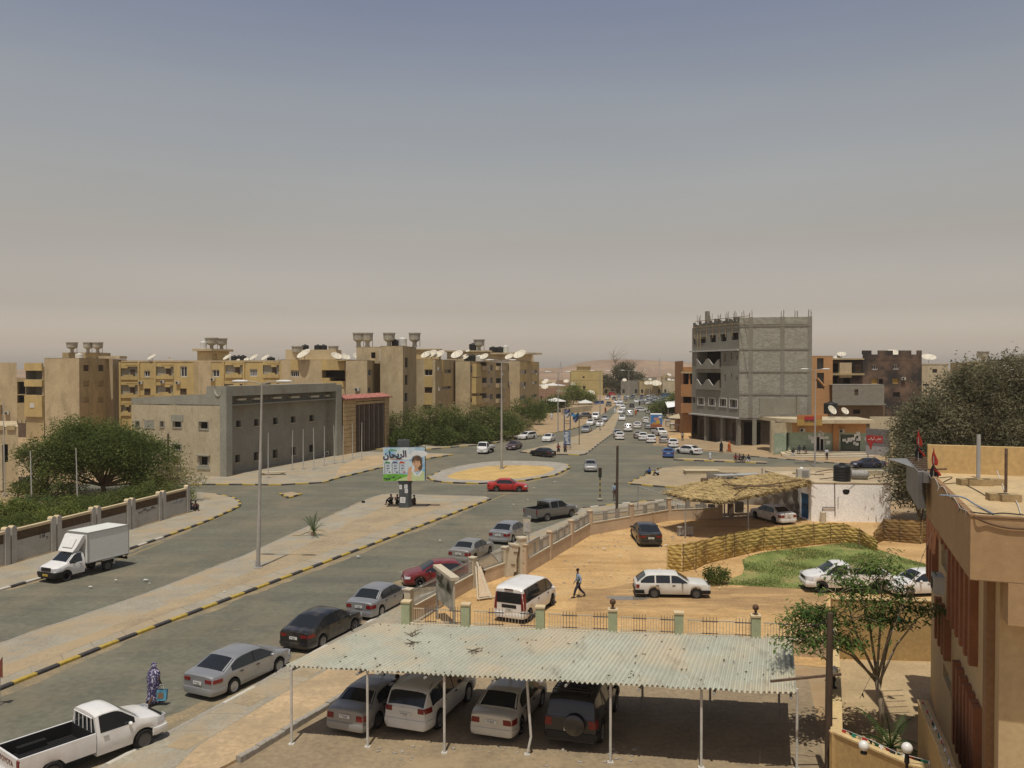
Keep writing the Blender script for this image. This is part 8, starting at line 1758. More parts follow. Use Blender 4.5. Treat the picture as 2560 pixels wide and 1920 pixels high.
# ------------------------------------------------------------------ vegetation
def leafmat(name,c1,c2,sc=.6,tr=.25):
 m=mat(name,c1,.65,.15,sc,col2=c2,lo=.38,hi=.62,spec=.25,fine=.12); nt=m.node_tree; L=nt.links; b=nt.nodes['Principled BSDF']; t=nt.nodes.new('ShaderNodeBsdfTranslucent'); x=nt.nodes.new('ShaderNodeMixShader'); x.inputs[0].default_value=tr
 L.new(b.inputs['Base Color'].links[0].from_socket,t.inputs[0]); L.new(b.outputs[0],x.inputs[1]); L.new(t.outputs[0],x.inputs[2]); L.new(x.outputs[0],nt.nodes['Material Output'].inputs[0]); return m
LF_AC=leafmat('acacia_leaf',(.085,.125,.028),(.165,.20,.052),.4,.5); LF_HD=leafmat('hedge_leaf',(.105,.14,.035),(.21,.23,.07),.3,.5); LF_EU=leafmat('eucalyptus_leaf',(.12,.118,.062),(.22,.205,.12),.4,.35); LF_FG=leafmat('fine_leaf',(.075,.14,.028),(.15,.22,.055),.9,.45); LF_PL=leafmat('palm_leaf',(.05,.10,.03),(.11,.16,.05),.8); LF_DRY=leafmat('dry_twig_leaf',(.24,.215,.09),(.36,.32,.16),.4,.4); LF_FAR=leafmat('far_leaf',(.09,.095,.05),(.14,.14,.075),.3); LF_LIM=leafmat('lime_leaf',(.10,.14,.02),(.20,.22,.05),.9)
BARK=mat('bark',(.17,.125,.085),.95,.2,3,.5,14); BARKP=mat('pale_bark',(.32,.26,.18),.9,.2,3,.4,14)
RNG=np.random.default_rng(5)
def leaves(name,pts,size,m_,parent,asp=.45,droop=0.0,up=None):
 n=len(pts); d=RNG.normal(size=(n,3)); d[:,2]=d[:,2]*.6-droop; d/=np.linalg.norm(d,axis=1)[:,None]; e=RNG.normal(size=(n,3)); e-=d*(e*d).sum(1)[:,None]; e/=np.linalg.norm(e,axis=1)[:,None]
 s=size*RNG.uniform(.6,1.3,size=(n,1)); a=d*s; c=e*s*asp*.5
 v=np.stack([pts-a*.5,pts-a*.05+c,pts+a*.5,pts-a*.05-c],1).reshape(-1,3).astype(np.float32)
 me=bpy.data.meshes.new(name); me.vertices.add(4*n); me.vertices.foreach_set('co',v.ravel()); me.loops.add(4*n); me.loops.foreach_set('vertex_index',np.arange(4*n,dtype=np.int32)); me.polygons.add(n); me.polygons.foreach_set('loop_start',np.arange(0,4*n,4,dtype=np.int32)); me.polygons.foreach_set('loop_total',np.full(n,4,dtype=np.int32)); me.materials.append(m_); me.update(); me.validate()
 return put(name,me,parent)
def clumps(blobs,per,rad,leafn,flat=.8):
 """points in clumps spread through ellipsoids (cx,cy,cz,rx,ry,rz,weight)"""
 C=[]
 for cx,cy,cz,rx,ry,rz,w in blobs:
  k=int(per*w); d=RNG.normal(size=(k,3)); d/=np.linalg.norm(d,axis=1)[:,None]; r=RNG.uniform(.25,1,size=(k,1))**.45; C.append(np.array([cx,cy,cz])+d*r*np.array([rx,ry,rz]))
 C=np.concatenate(C); C=C[C[:,2]>.12]; n=len(C); P=np.repeat(C,leafn,axis=0)+RNG.normal(size=(n*leafn,3))*np.array([rad,rad,rad*flat])*np.repeat(RNG.uniform(.6,1.4,size=(n,1)),leafn,axis=0); P=P[P[:,2]>.03]; return C,P
def tree(name,label,base,blobs,per,rad,leafn,size,lm,bark=BARK,r0=.2,fork=None,group=None,nb=14,asp=.45,droop=0,cat='tree',extra=None):
 t=thing(name,label,cat,base,0,group); rr=random.Random(hash(label)%999 if False else len(label)*7+int(base[0]*10)%50)
 C,P=clumps(blobs,per,rad,leafn); f=leaves('crown',P,size,lm,t,asp,droop); q=MB(); fk=Vector(fork or (0,0,max(.4,min(b[2]-b[5]*.6 for b in blobs))))
 lean=Vector((rr.uniform(-.1,.1),rr.uniform(-.1,.1),0)); q.tube([(0,0,0),fk*.5+lean,fk],[r0,r0*.82,r0*.7],8)
 idx=list(range(len(C))); rr.shuffle(idx)
 for i in idx[:nb]:
  c=Vector(C[i]); mid=fk.lerp(c,.5)+Vector((rr.uniform(-.2,.2),rr.uniform(-.2,.2),rr.uniform(0,.35)))*(c-fk).length*.2; q.tube([fk-Vector((0,0,.1)),mid,c],[r0*.45,r0*.25,r0*.06],5)
  for k in range(2):
   j=rr.choice(idx); c2=Vector(C[j])
   if (c2-mid).length<(c-fk).length*.9: q.tube([mid,mid.lerp(c2,.6)+Vector((0,0,.1)),c2],[r0*.2,r0*.12,r0*.04],4)
 q.build('trunk',bark,t,180); return t
P=Vector((Xat(255,89),89,0)); tree('acacia_tree','big spreading dark green acacia between the garden wall and the public building',tuple(P),[(0,0,5.0,5.6,4.5,2.7,1),(3.8,0,4.0,4.2,4,2.2,.55),(-2.4,-1,6.2,3,3,2.2,.35),(1.5,-2,5.2,3.6,3,2.4,.5),(-3.6,-2,2.2,3.2,3,1.8,.35),(5.8,-1,2.0,3.4,2.6,1.5,.4)],420,.50,44,.24,LF_AC,r0=.32,nb=34)
P=Vector((Xat(108,87),87,0)); tree('acacia_tree','smaller acacia with visible dry trunk, left of the big acacia',tuple(P),[(0,0,4.4,2.6,2.4,1.6,.7),(1.5,0,3.6,2.2,2,1.3,.4),(-.8,-1,1.2,2.2,1.6,.9,.3)],170,.42,45,.26,LF_HD,r0=.2,nb=14)
for i,(x,Y,h,l,mm) in enumerate(((60,66,1.9,'dark garden shrub at the left edge behind the wall',LF_AC),(150,71,1.7,'lime garden shrub behind the third wall bay',LF_LIM),(235,75,1.6,'dark low garden shrub behind the middle wall bay',LF_AC),(310,79,2.2,'dense dark shrub behind the fourth wall bay',LF_AC),(395,82,2.4,'green shrub behind the wall near its end',LF_HD),(10,72,2.2,'leafy garden shrub at the left edge near the flagpole',LF_LIM),(20,61,1.7,'low shrub at the left edge close to the wall',LF_HD),(-60,60,2.0,'shrub just outside the left edge behind the wall',LF_AC))):
 tree('garden_shrub',l,(Xat(x,Y),Y,0),[(0,0,h*.5,h*1.25,h*.9,h*.5,1)],75,.30,42,.20,mm,r0=.07,nb=6,cat='shrub',group='shrubs behind the garden wall')
P=Vector((Xat(430,86),86,0)); tree('acacia_tree','sparse thorny twig bush overhanging the end of the garden wall',tuple(P),[(0,0,2.6,2.6,1.5,1.2,.5),(2.2,-1.5,2.3,1.8,1.2,.7,.4)],110,.4,16,.2,LF_DRY,BARK,.10,nb=16)
random.seed(41)
for i in range(12): x=-40+i*42+random.uniform(-10,10); Y=70+i*1.5+random.uniform(-3,5); h=random.uniform(1.0,2.0); tree('garden_shrub','low green garden shrub in the back row, %s from the left'%['first','second','third','fourth','fifth','sixth','seventh','eighth','ninth','tenth','eleventh','twelfth'][i],(Xat(x,Y),Y,0),[(0,0,h*.45,h*1.5,h*1.1,h*.5,1)],70,.3,34,.2,[LF_AC,LF_HD,LF_LIM][i%3],r0=.06,nb=5,cat='shrub',group='shrubs behind the garden wall')
def palm(name,label,base,n,L_,lm,trunk=.0,seed=1,cat='palm',up=.9,w=.5):
 rr=random.Random(seed); t=thing(name,label,cat,base)
 if trunk: q=MB(); q.tube([(0,0,0),(0,0,trunk)],[.22,.18],9); q.build('trunk',BARK,t,60)
 for i in range(n):
  a=6.283*i/n+rr.uniform(-.3,.3); el=rr.uniform(.15,up); q=MB(); pts=[]; K=9; ll=L_*rr.uniform(.75,1.1)
  for k in range(K+1):
   s=k/K; rr_=ll*s*math.cos(el)*(1+.1*s); z=trunk+ll*(math.sin(el)*s*1.5-.95*s*s*math.cos(el)*.9); pts.append(Vector((rr_*math.cos(a),rr_*math.sin(a),max(.03,z))))
  q.tube(pts,[.028*(1-.8*k/K)*max(1,L_*.6) for k in range(K+1)],4)
  for k in range(2*K):
   s=.12+.86*k/(2*K); f=s*K; j=min(int(f),K-1); p=pts[j].lerp(pts[j+1],f-j); d=(pts[j+1]-pts[j]).normalized(); sd=d.cross(Vector((0,0,1))).normalized(); ln=w*L_*.34*math.sin(math.pi*(.15+.8*s))
   for g_ in (-1,1):
    e=p+sd*g_*ln+d*ln*.7-Vector((0,0,ln*.35)); q.add([p-d*.008,p+d*.012*L_,e],[(0,1,2)] if g_>0 else [(2,1,0)])
  q.build('frond',lm,t)
 return t
palm('palm','small spreading palm in the garden by the left flagpole',(Xat(70,76),76,0),16,2.6,LF_PL,.5,2); palm('palm','young palm with upright fronds on the sandy median',tuple(gp(784,1343)[:2])+(.14,),15,1.5,LF_DRY if False else LF_PL,.25,3,up=1.3)
palm('palm','palm with drooping dry frond at the end of the hedge trees',(Xat(1308,185),185,0),14,3.6,LF_PL,1.0,4); palm('palm','low palm at the foot of the foreground tree behind the ochre wall',(13.0,28.6,0),18,1.7,LF_PL,.35,6,up=1.1)
random.seed(12)
hd=[(1000,148,6.0,'loose pale tree at the left end of the hedge, next to the stone annex',LF_HD,.7),(1040,150,4.2,'dark low tree beside the stone annex end of the hedge',LF_AC,1),(1085,151,7.0,'tall bushy tree of the hedge below the tallest block',LF_HD,1),(1130,153,6.2,'dark bushy tree, third big one of the hedge',LF_AC,1),(1165,156,7.2,'pale twiggy tree of the hedge below the plain gable',LF_DRY,.55),(1190,156,5.6,'bright green bushy tree of the hedge centre',LF_HD,1),(1222,158,6.6,'tall green tree behind the roundabout lamp post',LF_HD,1),(1255,162,5.4,'dense green tree right of the roundabout lamp post',LF_AC,1),(1110,147,3.2,'low dark bush along the front of the hedge',LF_AC,1),(1195,151,3.4,'second low dark bush along the front of the hedge',LF_AC,1),(1012,145,3.0,'low dark bush at the left front of the hedge',LF_AC,1),(1285,172,4.6,'yellowish tree before the palm at the hedge right end',LF_DRY,.8),(1318,205,6.8,'round dark tree before the rightmost apartment block',LF_AC,1),(1345,232,3.0,'small dark bush at the far corner of the apartments',LF_AC,1),(1060,153,7.6,'bare pale twiggy tree behind the left hedge',LF_DRY,.4)]
for i,(x,Y,h,l,mm,dn) in enumerate(hd):
 r=h*.62; tree('hedge_tree' if h>3.5 else 'bush',l,(Xat(x,Y),Y,0),[(0,0,h*.58,r,r*.85,h*.42,.7*dn),(r*.55,.5,h*.42,r*.8,r*.7,h*.32,.4*dn),(-r*.6,-.5,h*.36,r*.75,r*.7,h*.30,.4*dn),(.1*r,-r*.4,h*.25,r*.9,r*.6,h*.24,.35)],int(90+17*h),.5,22,.36,mm,BARKP if dn<.8 else BARK,.16,nb=16 if dn>=.8 else 34,group='trees and bushes of the hedge before the apartments',cat='tree' if h>3.5 else 'bush')
tree('eucalyptus_tree','huge grey-green eucalyptus filling the right edge behind the near roof',(40.5,72,0),[(0,0,9.0,5.2,4.6,4.4,1),(-4.2,0,7.6,3.2,3.4,3.6,.7),(4.5,0,9.6,4.4,4,4.6,.9),(-1.2,-1,12.2,2.2,2,1.9,.3),(2.6,0,12.9,2.0,2,1.7,.28),(-6.6,-2.5,4.8,2.6,2,3.4,.6),(-5.6,-1,8.2,2.2,2,2.6,.4),(8.5,0,8.2,4,4,4.2,.7),(1,-2.5,5.4,5,3,2.4,.7)],360,.55,44,.34,LF_EU,BARKP,.42,fork=(0,0,4),nb=30,asp=.28,droop=.5)
tree('eucalyptus_tree','drooping leafy branches of a smaller eucalyptus beside the projecting sign',(33.2,68,0),[(0,0,4.4,1.6,1.5,2.2,.5),(.6,-2,2.4,1.3,1.4,1.6,.4),(-1.0,0,5.6,1.4,1.4,1.6,.35),(1.3,-4,1.6,1.4,1.3,1.1,.3)],190,.34,30,.24,LF_EU,BARK,.14,nb=14,asp=.35,droop=.6)
def sprays(t,tips,n,lm,seed=2):
 """feathery compound leaves: rows of thin leaflets along short drooping stalks"""
 rr=random.Random(seed); pts=[]
 V=[];F_=[]
 for c in tips:
  for k in range(n):
   a=rr.uniform(0,6.283); L_=rr.uniform(.12,.27); p=c+Vector((rr.gauss(0,.24),rr.gauss(0,.24),rr.gauss(0,.10))); d=Vector((math.cos(a),math.sin(a),rr.uniform(-.45,.15))).normalized(); sd=d.cross(Vector((0,0,1))).normalized(); w=L_*rr.uniform(.13,.2)
   o=len(V); V+= [p,p+d*L_*.35+sd*w,p+d*L_*.7+sd*w*.8-Vector((0,0,.02)),p+d*L_-Vector((0,0,.07)),p+d*L_*.7-sd*w*.8-Vector((0,0,.02)),p+d*L_*.35-sd*w]; F_.append((o,o+1,o+2,o+3,o+4,o+5))
 q=MB(); q.add(V,F_); return q.build('crown',lm,t)
ft=thing('young_tree','slender fine-leaved young tree standing in the courtyard in front of the white cars','tree',(13.05,29.6,0)); rr=random.Random(4); q=MB(); fk=Vector((-.15,0,2.5)); q.tube([(0,0,0),(.06,0,1.3),fk],[.11,.095,.085],9); tips=[]
limb=[]
for e,s0 in (((-2.6,.3,4.6),2.2),((-1.9,-.6,5.6),2.4),((-.9,.5,6.3),2.5),((.2,-.3,6.5),2.45),((1.0,.4,5.7),2.3),((1.5,-.4,4.9),2.1),((-3.0,-.5,3.9),2.3),((.9,.9,4.3),1.7)):
 e=Vector(e); p0=Vector((.03-.06*s0,0,s0)); m1=p0.lerp(e,.4)+Vector((rr.uniform(-.15,.15),rr.uniform(-.1,.1),.35)); m2=p0.lerp(e,.75)+Vector((rr.uniform(-.2,.2),rr.uniform(-.2,.2),.3)); q.tube([p0,m1,m2,e],[.055,.038,.024,.010],6); limb.append((m1,m2,e))
for i in range(150):
 m1,m2,e=rr.choice(limb+limb[:1]+limb[6:7]); u=rr.uniform(.15,1); s=m1.lerp(m2,u*2) if u<.5 else m2.lerp(e,u*2-1); a=rr.uniform(0,6.283); L_=rr.uniform(.5,1.5)*(1.1-.4*u); e2=s+Vector((math.cos(a)*L_,math.sin(a)*L_*.7,rr.uniform(-.25,.45)*L_+.1)); e2.x=max(-3.9,min(2.2,e2.x)); md=s.lerp(e2,.5)+Vector((0,0,.1)); q.tube([s,md,e2],[.015,.010,.004],4); tips+=[e2,e2.lerp(md,.5)]
tips=[t_ for t_ in tips if t_.z>2.9]
q.build('trunk',BARKP,ft,180); sprays(ft,tips,15,LF_FG)
tree('bush','small dense green bush beside the white estate car on the sand',tuple(g('b6',1240,980)),[(0,0,.55,.75,.6,.5,1)],70,.16,36,.13,LF_AC,r0=.04,nb=5,cat='bush')
tree('bush','green shrub leaves peeking in at the bottom right corner',(14.6,21.0,0),[(0,0,1.5,.6,.6,1.0,1)],50,.2,20,.2,LF_FG,r0=.04,nb=6,cat='bush')
for x,y,Y,h,blob,l,mm in ((1060,530,445,16,[(0,0,12.5,5.0,4,4,1),(-9,0,7.5,5,4,3.6,.8),(7.5,0,8.5,5,4,4,.8),(3,0,14.5,4,3,3,.4),(-1,0,6,6,4,3,.6)],'tall dark palms and trees at the end of the avenue before the hill',LF_FAR),(430,860,322,9,[(0,0,4.6,3.4,3,3,1),(3.5,0,3.4,3,3,2,.7),(6.5,0,2.6,2.4,2,1.6,.5)],'yellow-green feathery tree below the pale yellow far building',LF_LIM),(1760,1100,232,6,[(0,0,4,3,2.6,2.6,1),(-4.5,0,2.6,3,2.2,1.8,.7)],'green street tree beside the orange building stalls',LF_HD),(230,900,270,5,[(0,0,2.6,4,3,2.4,1)],'dark bush left of the avenue near the sun canopy',LF_AC),(40,950,262,4,[(0,0,1.8,4.5,2.5,1.8,1),(-6,0,1.6,4,2,1.6,.7)],'dark low hedge in front of the small beige house',LF_AC)):
 X=Xat(px('a4',x)[0],Y); tree('distant_tree',l,(X,Y,0),blob,170,.9,22,.75 if Y>400 else .5,mm,BARK,.25,nb=16)
X=Xat(px('a4',1055)[0],470); t=thing('bare_tree','leafless pale tree rising above the end of the avenue','tree',(X,470,0)); q=MB(); rr=random.Random(3); q.tube([(0,0,0),(-1,0,10),(-3,0,17),(-6,0,24)],[.4,.25,.16,.06],6)
for k in range(34):
 s=Vector((-1,0,10)).lerp(Vector((-5,0,22)),rr.random()); e=s+Vector((rr.uniform(-5,9),rr.uniform(-2,2),rr.uniform(1,8))); q.tube([s,s.lerp(e,.5)+Vector((0,0,.6)),e],[.09,.06,.03],4)
q.build('branches',mat('grey_twig',(.36,.30,.25),.95,.1,3),t,180)
LAWNP=[g('b6',x,y) for x,y in ((1300,985),(1360,935),(1440,905),(1455,860),(1440,790),(1500,760),(1640,725),(1800,705),(1990,685),(2140,668),(2330,650))]+[gp(2400,1440),gp(2390,1480),gp(2200,1478),gp(2080,1474),gp(1985,1472),gp(1880,1466)]
q=MB(); q.sheet(LAWNP,.02); LW_=mat('lawn',(.155,.20,.05),.95,.2,.9,.5,25,col2=(.235,.27,.08)); stain(LW_,(.36,.27,.12),.5,.50,.66,.8); struct('lawn',q,LW_)
lx=np.array([[p.x,p.y] for p in LAWNP])
def inside(P_):
 r=np.zeros(len(P_),bool); n=len(lx); j=n-1
 for i in range(n):
  a,b_=lx[i],lx[j]; c=((a[1]>P_[:,1])!=(b_[1]>P_[:,1])); xx=(b_[0]-a[0])*(P_[:,1]-a[1])/(b_[1]-a[1]+1e-12)+a[0]; r^=c&(P_[:,0]<xx); j=i
 return r
P_=RNG.uniform(lx.min(0),lx.max(0),size=(60000,2)); P_=P_[inside(P_)]; cl=np.sin(P_[:,0]*1.3+np.sin(P_[:,1]*.9)*2)+np.sin(P_[:,1]*1.1+P_[:,0]*.5); P_=P_[cl+RNG.normal(size=len(P_))*.7>.3]; n=len(P_)
b3=np.c_[P_,np.full(n,.02)]; a=RNG.uniform(0,6.28,n); w=np.c_[np.cos(a),np.sin(a),np.zeros(n)]*.03; tip=b3+np.c_[RNG.normal(size=(n,2))*.06,RNG.uniform(.04,.12,n)]
v=np.stack([b3-w,b3+w,tip],1).reshape(-1,3).astype(np.float32); me=bpy.data.meshes.new('grass'); me.vertices.add(3*n); me.vertices.foreach_set('co',v.ravel()); me.loops.add(3*n); me.loops.foreach_set('vertex_index',np.arange(3*n,dtype=np.int32)); me.polygons.add(n); me.polygons.foreach_set('loop_start',np.arange(0,3*n,3,dtype=np.int32)); me.polygons.foreach_set('loop_total',np.full(n,3,dtype=np.int32)); me.materials.append(leafmat('grass_blade',(.15,.20,.045),(.27,.29,.10),.8)); me.update(); tag(put('grass',me),'short patchy green grass behind the straw mat fence','grass',kind='stuff')
q=MB(); rr=random.Random(8)
for k in range(360):
 z=[('b6',rr.uniform(100,560),rr.uniform(570,700)),('b6',rr.uniform(560,1000),rr.uniform(560,640)),('b6',rr.uniform(0,900),rr.uniform(700,1150)),('b4',rr.uniform(0,1300),rr.uniform(600,1000)),('a6',rr.uniform(300,900),rr.uniform(650,760)),('b7',rr.uniform(100,2200),rr.uniform(780,940)),('c5',rr.uniform(1250,2000),rr.uniform(1140,1330))][k%7]
 p=g(*z); s_=rr.uniform(.02,.09); q.box((p.x,p.y,.13 if z[0]in('b4',) else .02),(s_*rr.uniform(1,2.5),s_,s_*.8),rr.uniform(0,3))
tag(q.build('loose_stones',CONC),'small loose stones and rubble scattered on the sand','stones',kind='stuff')
q=MB()
for k in range(34):
 z=[('b4',rr.uniform(-300,1900),rr.uniform(300,1100)),('b6',rr.uniform(100,1500),rr.uniform(560,1100)),('b1',rr.uniform(400,2200),rr.uniform(500,1300)),('c4',rr.uniform(800,2200),rr.uniform(500,1600))][k%4]; p=g(*z); s_=rr.uniform(.05,.16); q.add([(p.x-s_,p.y-s_*.6,.16),(p.x+s_,p.y-s_*.5,.18),(p.x+s_*.8,p.y+s_*.7,.155),(p.x-s_*.7,p.y+s_*.6,.19)],[(0,1,2,3)])
tag(q.build('litter',WHP),'scraps of white litter scattered over roads and sand','litter',kind='stuff')
for k,x,y,r,h,l in (('a6',640,660,6.5,.9,'grey rubble and sand heap at the foot of the unfinished building'),('a6',120,600,5.5,1.0,'pale sand heap left of the unfinished building ground floor'),('a6',860,715,4.5,.7,'low sand heap between the unfinished building and the shop steps')):
 p=g(k,x,y); q=MB(); n=22; vs=[]; rr2=random.Random(int(x))
 for j in range(6):
  for i in range(n): a=6.283*i/n; s=(1-j/5)*r*(1+.25*math.sin(2*a+x)+.12*rr2.random()); vs.append((p.x+s*math.cos(a),p.y+s*.5*math.sin(a),.0+h*(1-(1-j/5)**1.6)+rr2.uniform(-.04,.04)*(j>0)))
 q.add(vs,[(j*n+i,j*n+(i+1)%n,(j+1)*n+(i+1)%n,(j+1)*n+i) for j in range(5) for i in range(n)]); tag(q.build('sand_heap',SAND if x>200 else YARD,None,180),l,'heap')
t=thing('concrete_slab','pale concrete slab block on the right sandy island behind the thatch','slab',g('a6',220,985)); q=MB(); q.box((0,0,.3),(4.2,1.6,.6)); q.build('body',BEIGE,t); q=MB(); q.box((0,0,.63),(4.4,1.8,.06)); q.build('top',PAL,t)
t=thing('bench','low pale stone bench before the public building front','bench',g('a2',960,1615),R(12)); q=MB(); q.box((0,0,.42),(3.2,.9,.12)); q.build('seat',BEIGE,t)
for s_ in (-1.2,1.2): q=MB(); q.box((s_,0,.18),(.4,.7,.36)); q.build('leg',CONC,t)
p=g('b4',215,590); t=thing('bin','small dark overturned bucket on the road by the median','bucket',tuple(p)); q=MB(); q.lathe([(.14,0),(.19,.3),(.17,.3),(.12,.03)],n=12); q.build('shell',BLACKTRIM,t); q=MB(); q.tube([(-.18,0,.3),(0,0,.45),(.18,0,.3)],.012,4); q.build('handle',STEELP,t)
q=MB(); p=g('b4',860,612); q.box((p.x,p.y,.14),(1.3,.9,.02)); tag(q.build('manhole_cover',RUST),'dark square manhole cover on the median beside the billboard','cover')
for x,Y,h in ((1,0,0),):
 pass
for i,(k,x,yt,Y,l) in enumerate((('c6',380,30,900,'faint lattice mast far left of the hill'),('a4',1550,235,1200,'faint lattice mast in front of the hill'),('a7',2005,90,700,'faint lattice mast above the right-hand roofs'))):
 q_=px(k,x,yt); X=Xat(q_[0],Y); ht=CAMH-(q_[1]-925)*Y/2100; t=thing('lattice_mast',l,'mast',(X,Y,0)); q=MB()
 for s_ in (-1,1): q.tube([(s_*2.5,0,0),(0,0,ht)],.16,4)
 for j in range(6): z=ht*j/7; w=2.5*(1-j/7); q.tube([(-w,0,z),(w*.85,0,z+ht/7)],.1,4)
 for z in (.75,.85): q.tube([(-3,0,ht*z),(3,0,ht*z)],.12,4)
 q.build('lattice',STEELP,t)
# ------------------------------------------------------------------ people
SK=mat('skin_brown',(.10,.052,.03),.6,.06,6); HAIRB=mat('hair_black',(.012,.010,.009),.8,0); SHOE=mat('shoe_dark',(.025,.02,.017),.6,0)
CLOTHM=mat('cloth_base',(.4,.4,.4),.9,.08,5)
def cm(name,c): return mat('cloth_'+name,c,.9,.12,5,.25,30)
C_WHITE=cm('white',(.50,.52,.55)); C_NAVY=cm('navy',(.035,.04,.06)); C_GREY=cm('grey',(.30,.30,.30)); C_BLACK=cm('black',(.016,.015,.016)); C_BLUE=cm('blue',(.03,.10,.34)); C_BROWN=cm('brown',(.10,.055,.045)); C_RED=cm('red',(.20,.035,.025)); C_ORG=cm('orange',(.45,.12,.03)); C_PALE=cm('pale_blue',(.25,.33,.42)); C_TAN=cm('tan',(.30,.22,.14)); C_KHK=cm('khaki',(.20,.17,.12))
def skinmesh(name,J,E_,Rr,m_,root=0,sub=1):
 me=bpy.data.meshes.new(name); me.from_pydata(J,E_,[]); o=bpy.data.objects.new(name,me); COL.objects.link(o); md=o.modifiers.new('skin','SKIN'); md.use_smooth_shade=True; md.branch_smoothing=.4
 for i,r in enumerate(Rr): me.skin_vertices[0].data[i].radius=(r,r) if not isinstance(r,tuple) else r; me.skin_vertices[0].data[i].use_root=(i==root)
 if sub: s_=o.modifiers.new('sub','SUBSURF'); s_.levels=sub; s_.render_levels=sub
 dg=bpy.context.evaluated_depsgraph_get(); r=bpy.data.meshes.new_from_object(o.evaluated_get(dg)); bpy.data.objects.remove(o); r.name=name; r.materials.clear(); r.materials.append(m_); r.shade_smooth(); return r
PP={}
def pose(key,pel,chest,head,sh_w,arms,legs,sleeve='long'):
 """arms: (elbow,wrist) for left and right; legs: (knee,ankle,toe) for left and right; x forward"""
 V=Vector; pel,chest,head=V(pel),V(chest),V(head); J=[];E_=[];Rr=[]
 def ad(p,r,par=None):
  J.append(tuple(p)); Rr.append(r); 
  if par is not None: E_.append((par,len(J)-1))
  return len(J)-1
 up=(head-chest).normalized(); p0=ad(pel,.125); p1=ad(pel.lerp(chest,.5),.112,p0); p2=ad(chest,.135,p1); nk=ad(chest+(head-chest)*.48,.055,p2); h0=ad(head-up*.05,.075,nk); h1=ad(head+up*.03,.088,h0); h2=ad(head+up*.09,.066,h1)
 fw=V((1,0,0)); ad(head+fw*.105-up*.01,.016,h1)
 SJ=[tuple(pel-V((0,0,.03))),tuple(pel.lerp(chest,.5)),tuple(chest),tuple(chest+(head-chest)*.30)]; SE=[(0,1),(1,2),(2,3)]; SR=[.155,.14,.16,.075]
 for sd,(el,wr) in zip((1,-1),arms):
  el,wr=V(el),V(wr); s=ad(chest+V((0,sd*sh_w,.06)),.062,p2); e_=ad(el,.042,s); w_=ad(wr,.030,e_); d=(wr-el).normalized(); pm=ad(wr+d*.06,.034,w_); sdv=d.cross(V((1,0,0))); sdv=sdv.normalized() if sdv.length>.1 else V((0,1,0))
  for k,(o,l) in enumerate(((-.03,.075),(-.010,.092),(.010,.085),(.03,.066))): a=ad(wr+d*.10+sdv*o,.0085,pm); ad(wr+d*(.10+l*.9)+sdv*o*1.1+V((.015,0,-.01)),.006,a)
  a=ad(wr+d*.05+sdv*.045+V((.015,0,0)),.010,pm); ad(wr+d*.10+sdv*.055+V((.03,0,0)),.007,a)
  i=len(SJ); SJ+=[tuple(chest+V((0,sd*sh_w,.055))),tuple(el)]+([tuple(el.lerp(wr,.92))] if sleeve=='long' else []); SE+=[(2,i),(i,i+1)]+([(i+1,i+2)] if sleeve=='long' else []); SR+=[.082,.062]+([.048] if sleeve=='long' else [])
 TJ=[tuple(pel+V((0,0,.05)))]; TE=[]; TR=[.14]
 shoes=MB()
 for sd,(kn,an,to) in zip((1,-1),legs):
  kn,an,to=V(kn),V(an),V(to); hp=pel+V((0,sd*.09,-.06)); a=ad(hp,.092,p0); k_=ad(kn,.060,a); n_=ad(an,.042,k_); ad(an.lerp(to,.6),.036,n_)
  i=len(TJ); TJ+=[tuple(hp),tuple(kn),tuple(an+V((0,0,.03)))]; TE+=[(0,i),(i,i+1),(i+1,i+2)]; TR+=[.112,.082,.062]
  shoes.tube([an+(an-to).normalized()*.05-V((0,0,.03)),an.lerp(to,.4)-V((0,0,.025)),to],[.045,.052,.04],8)
 b_=skinmesh('body',J,E_,Rr,SK); s_=skinmesh('shirt',SJ,SE,SR,CLOTHM); t_=skinmesh('trousers',TJ,TE,TR,CLOTHM); sh=shoes.mesh('shoes',SHOE,60)
 q=MB(); q.sphere(tuple(head+up*.045-fw*.018),(.098,.088,.085),12,8); hr=q.mesh('hair',HAIRB,180); q=MB()
 for sd in (-1,1): q.sphere(tuple(head+fw*.088+V((0,sd*.035,.02))),.012,6,4)
 ey=q.mesh('eyes',mat('eye_dark',(.02,.02,.02),.3,0)); q=MB()
 for sd in (-1,1): q.sphere(tuple(head+V((-.005,sd*.09,0))),(.022,.012,.035),6,5)
 er=q.mesh('ears',SK,180); PP[key]=(b_,s_,t_,sh,hr,ey,er)
SA=lambda y,f=0:((.02+f,y*.27,1.10),(.06+f*2,y*.28,.86))
pose('stand',(0,0,.93),(0,0,1.34),(.02,0,1.61),.17,(SA(1),SA(-1)),(((.02,.1,.49),(-.01,.11,.075),(.17,.13,.03)),((.02,-.1,.49),(0,-.1,.075),(.18,-.12,.03))))
pose('walk',(0,0,.90),(.02,0,1.32),(.05,0,1.59),.17,(((-.10,.25,1.09),(.02,.26,.88)),((.02,-.26,1.07),(.15,-.25,.87))),(((.20,.1,.50),(.30,.1,.085),(.47,.11,.03)),((-.10,-.1,.47),(-.42,-.1,.13),(-.30,-.11,.03))))
pose('sit_ground',(0,0,.14),(-.06,0,.52),(.03,0,.79),.17,(((.18,.27,.42),(.38,.20,.42)),((.18,-.27,.42),(.40,-.16,.40))),(((.38,.17,.50),(.50,.15,.08),(.66,.17,.03)),((.40,-.17,.46),(.56,-.14,.08),(.72,-.15,.03))))
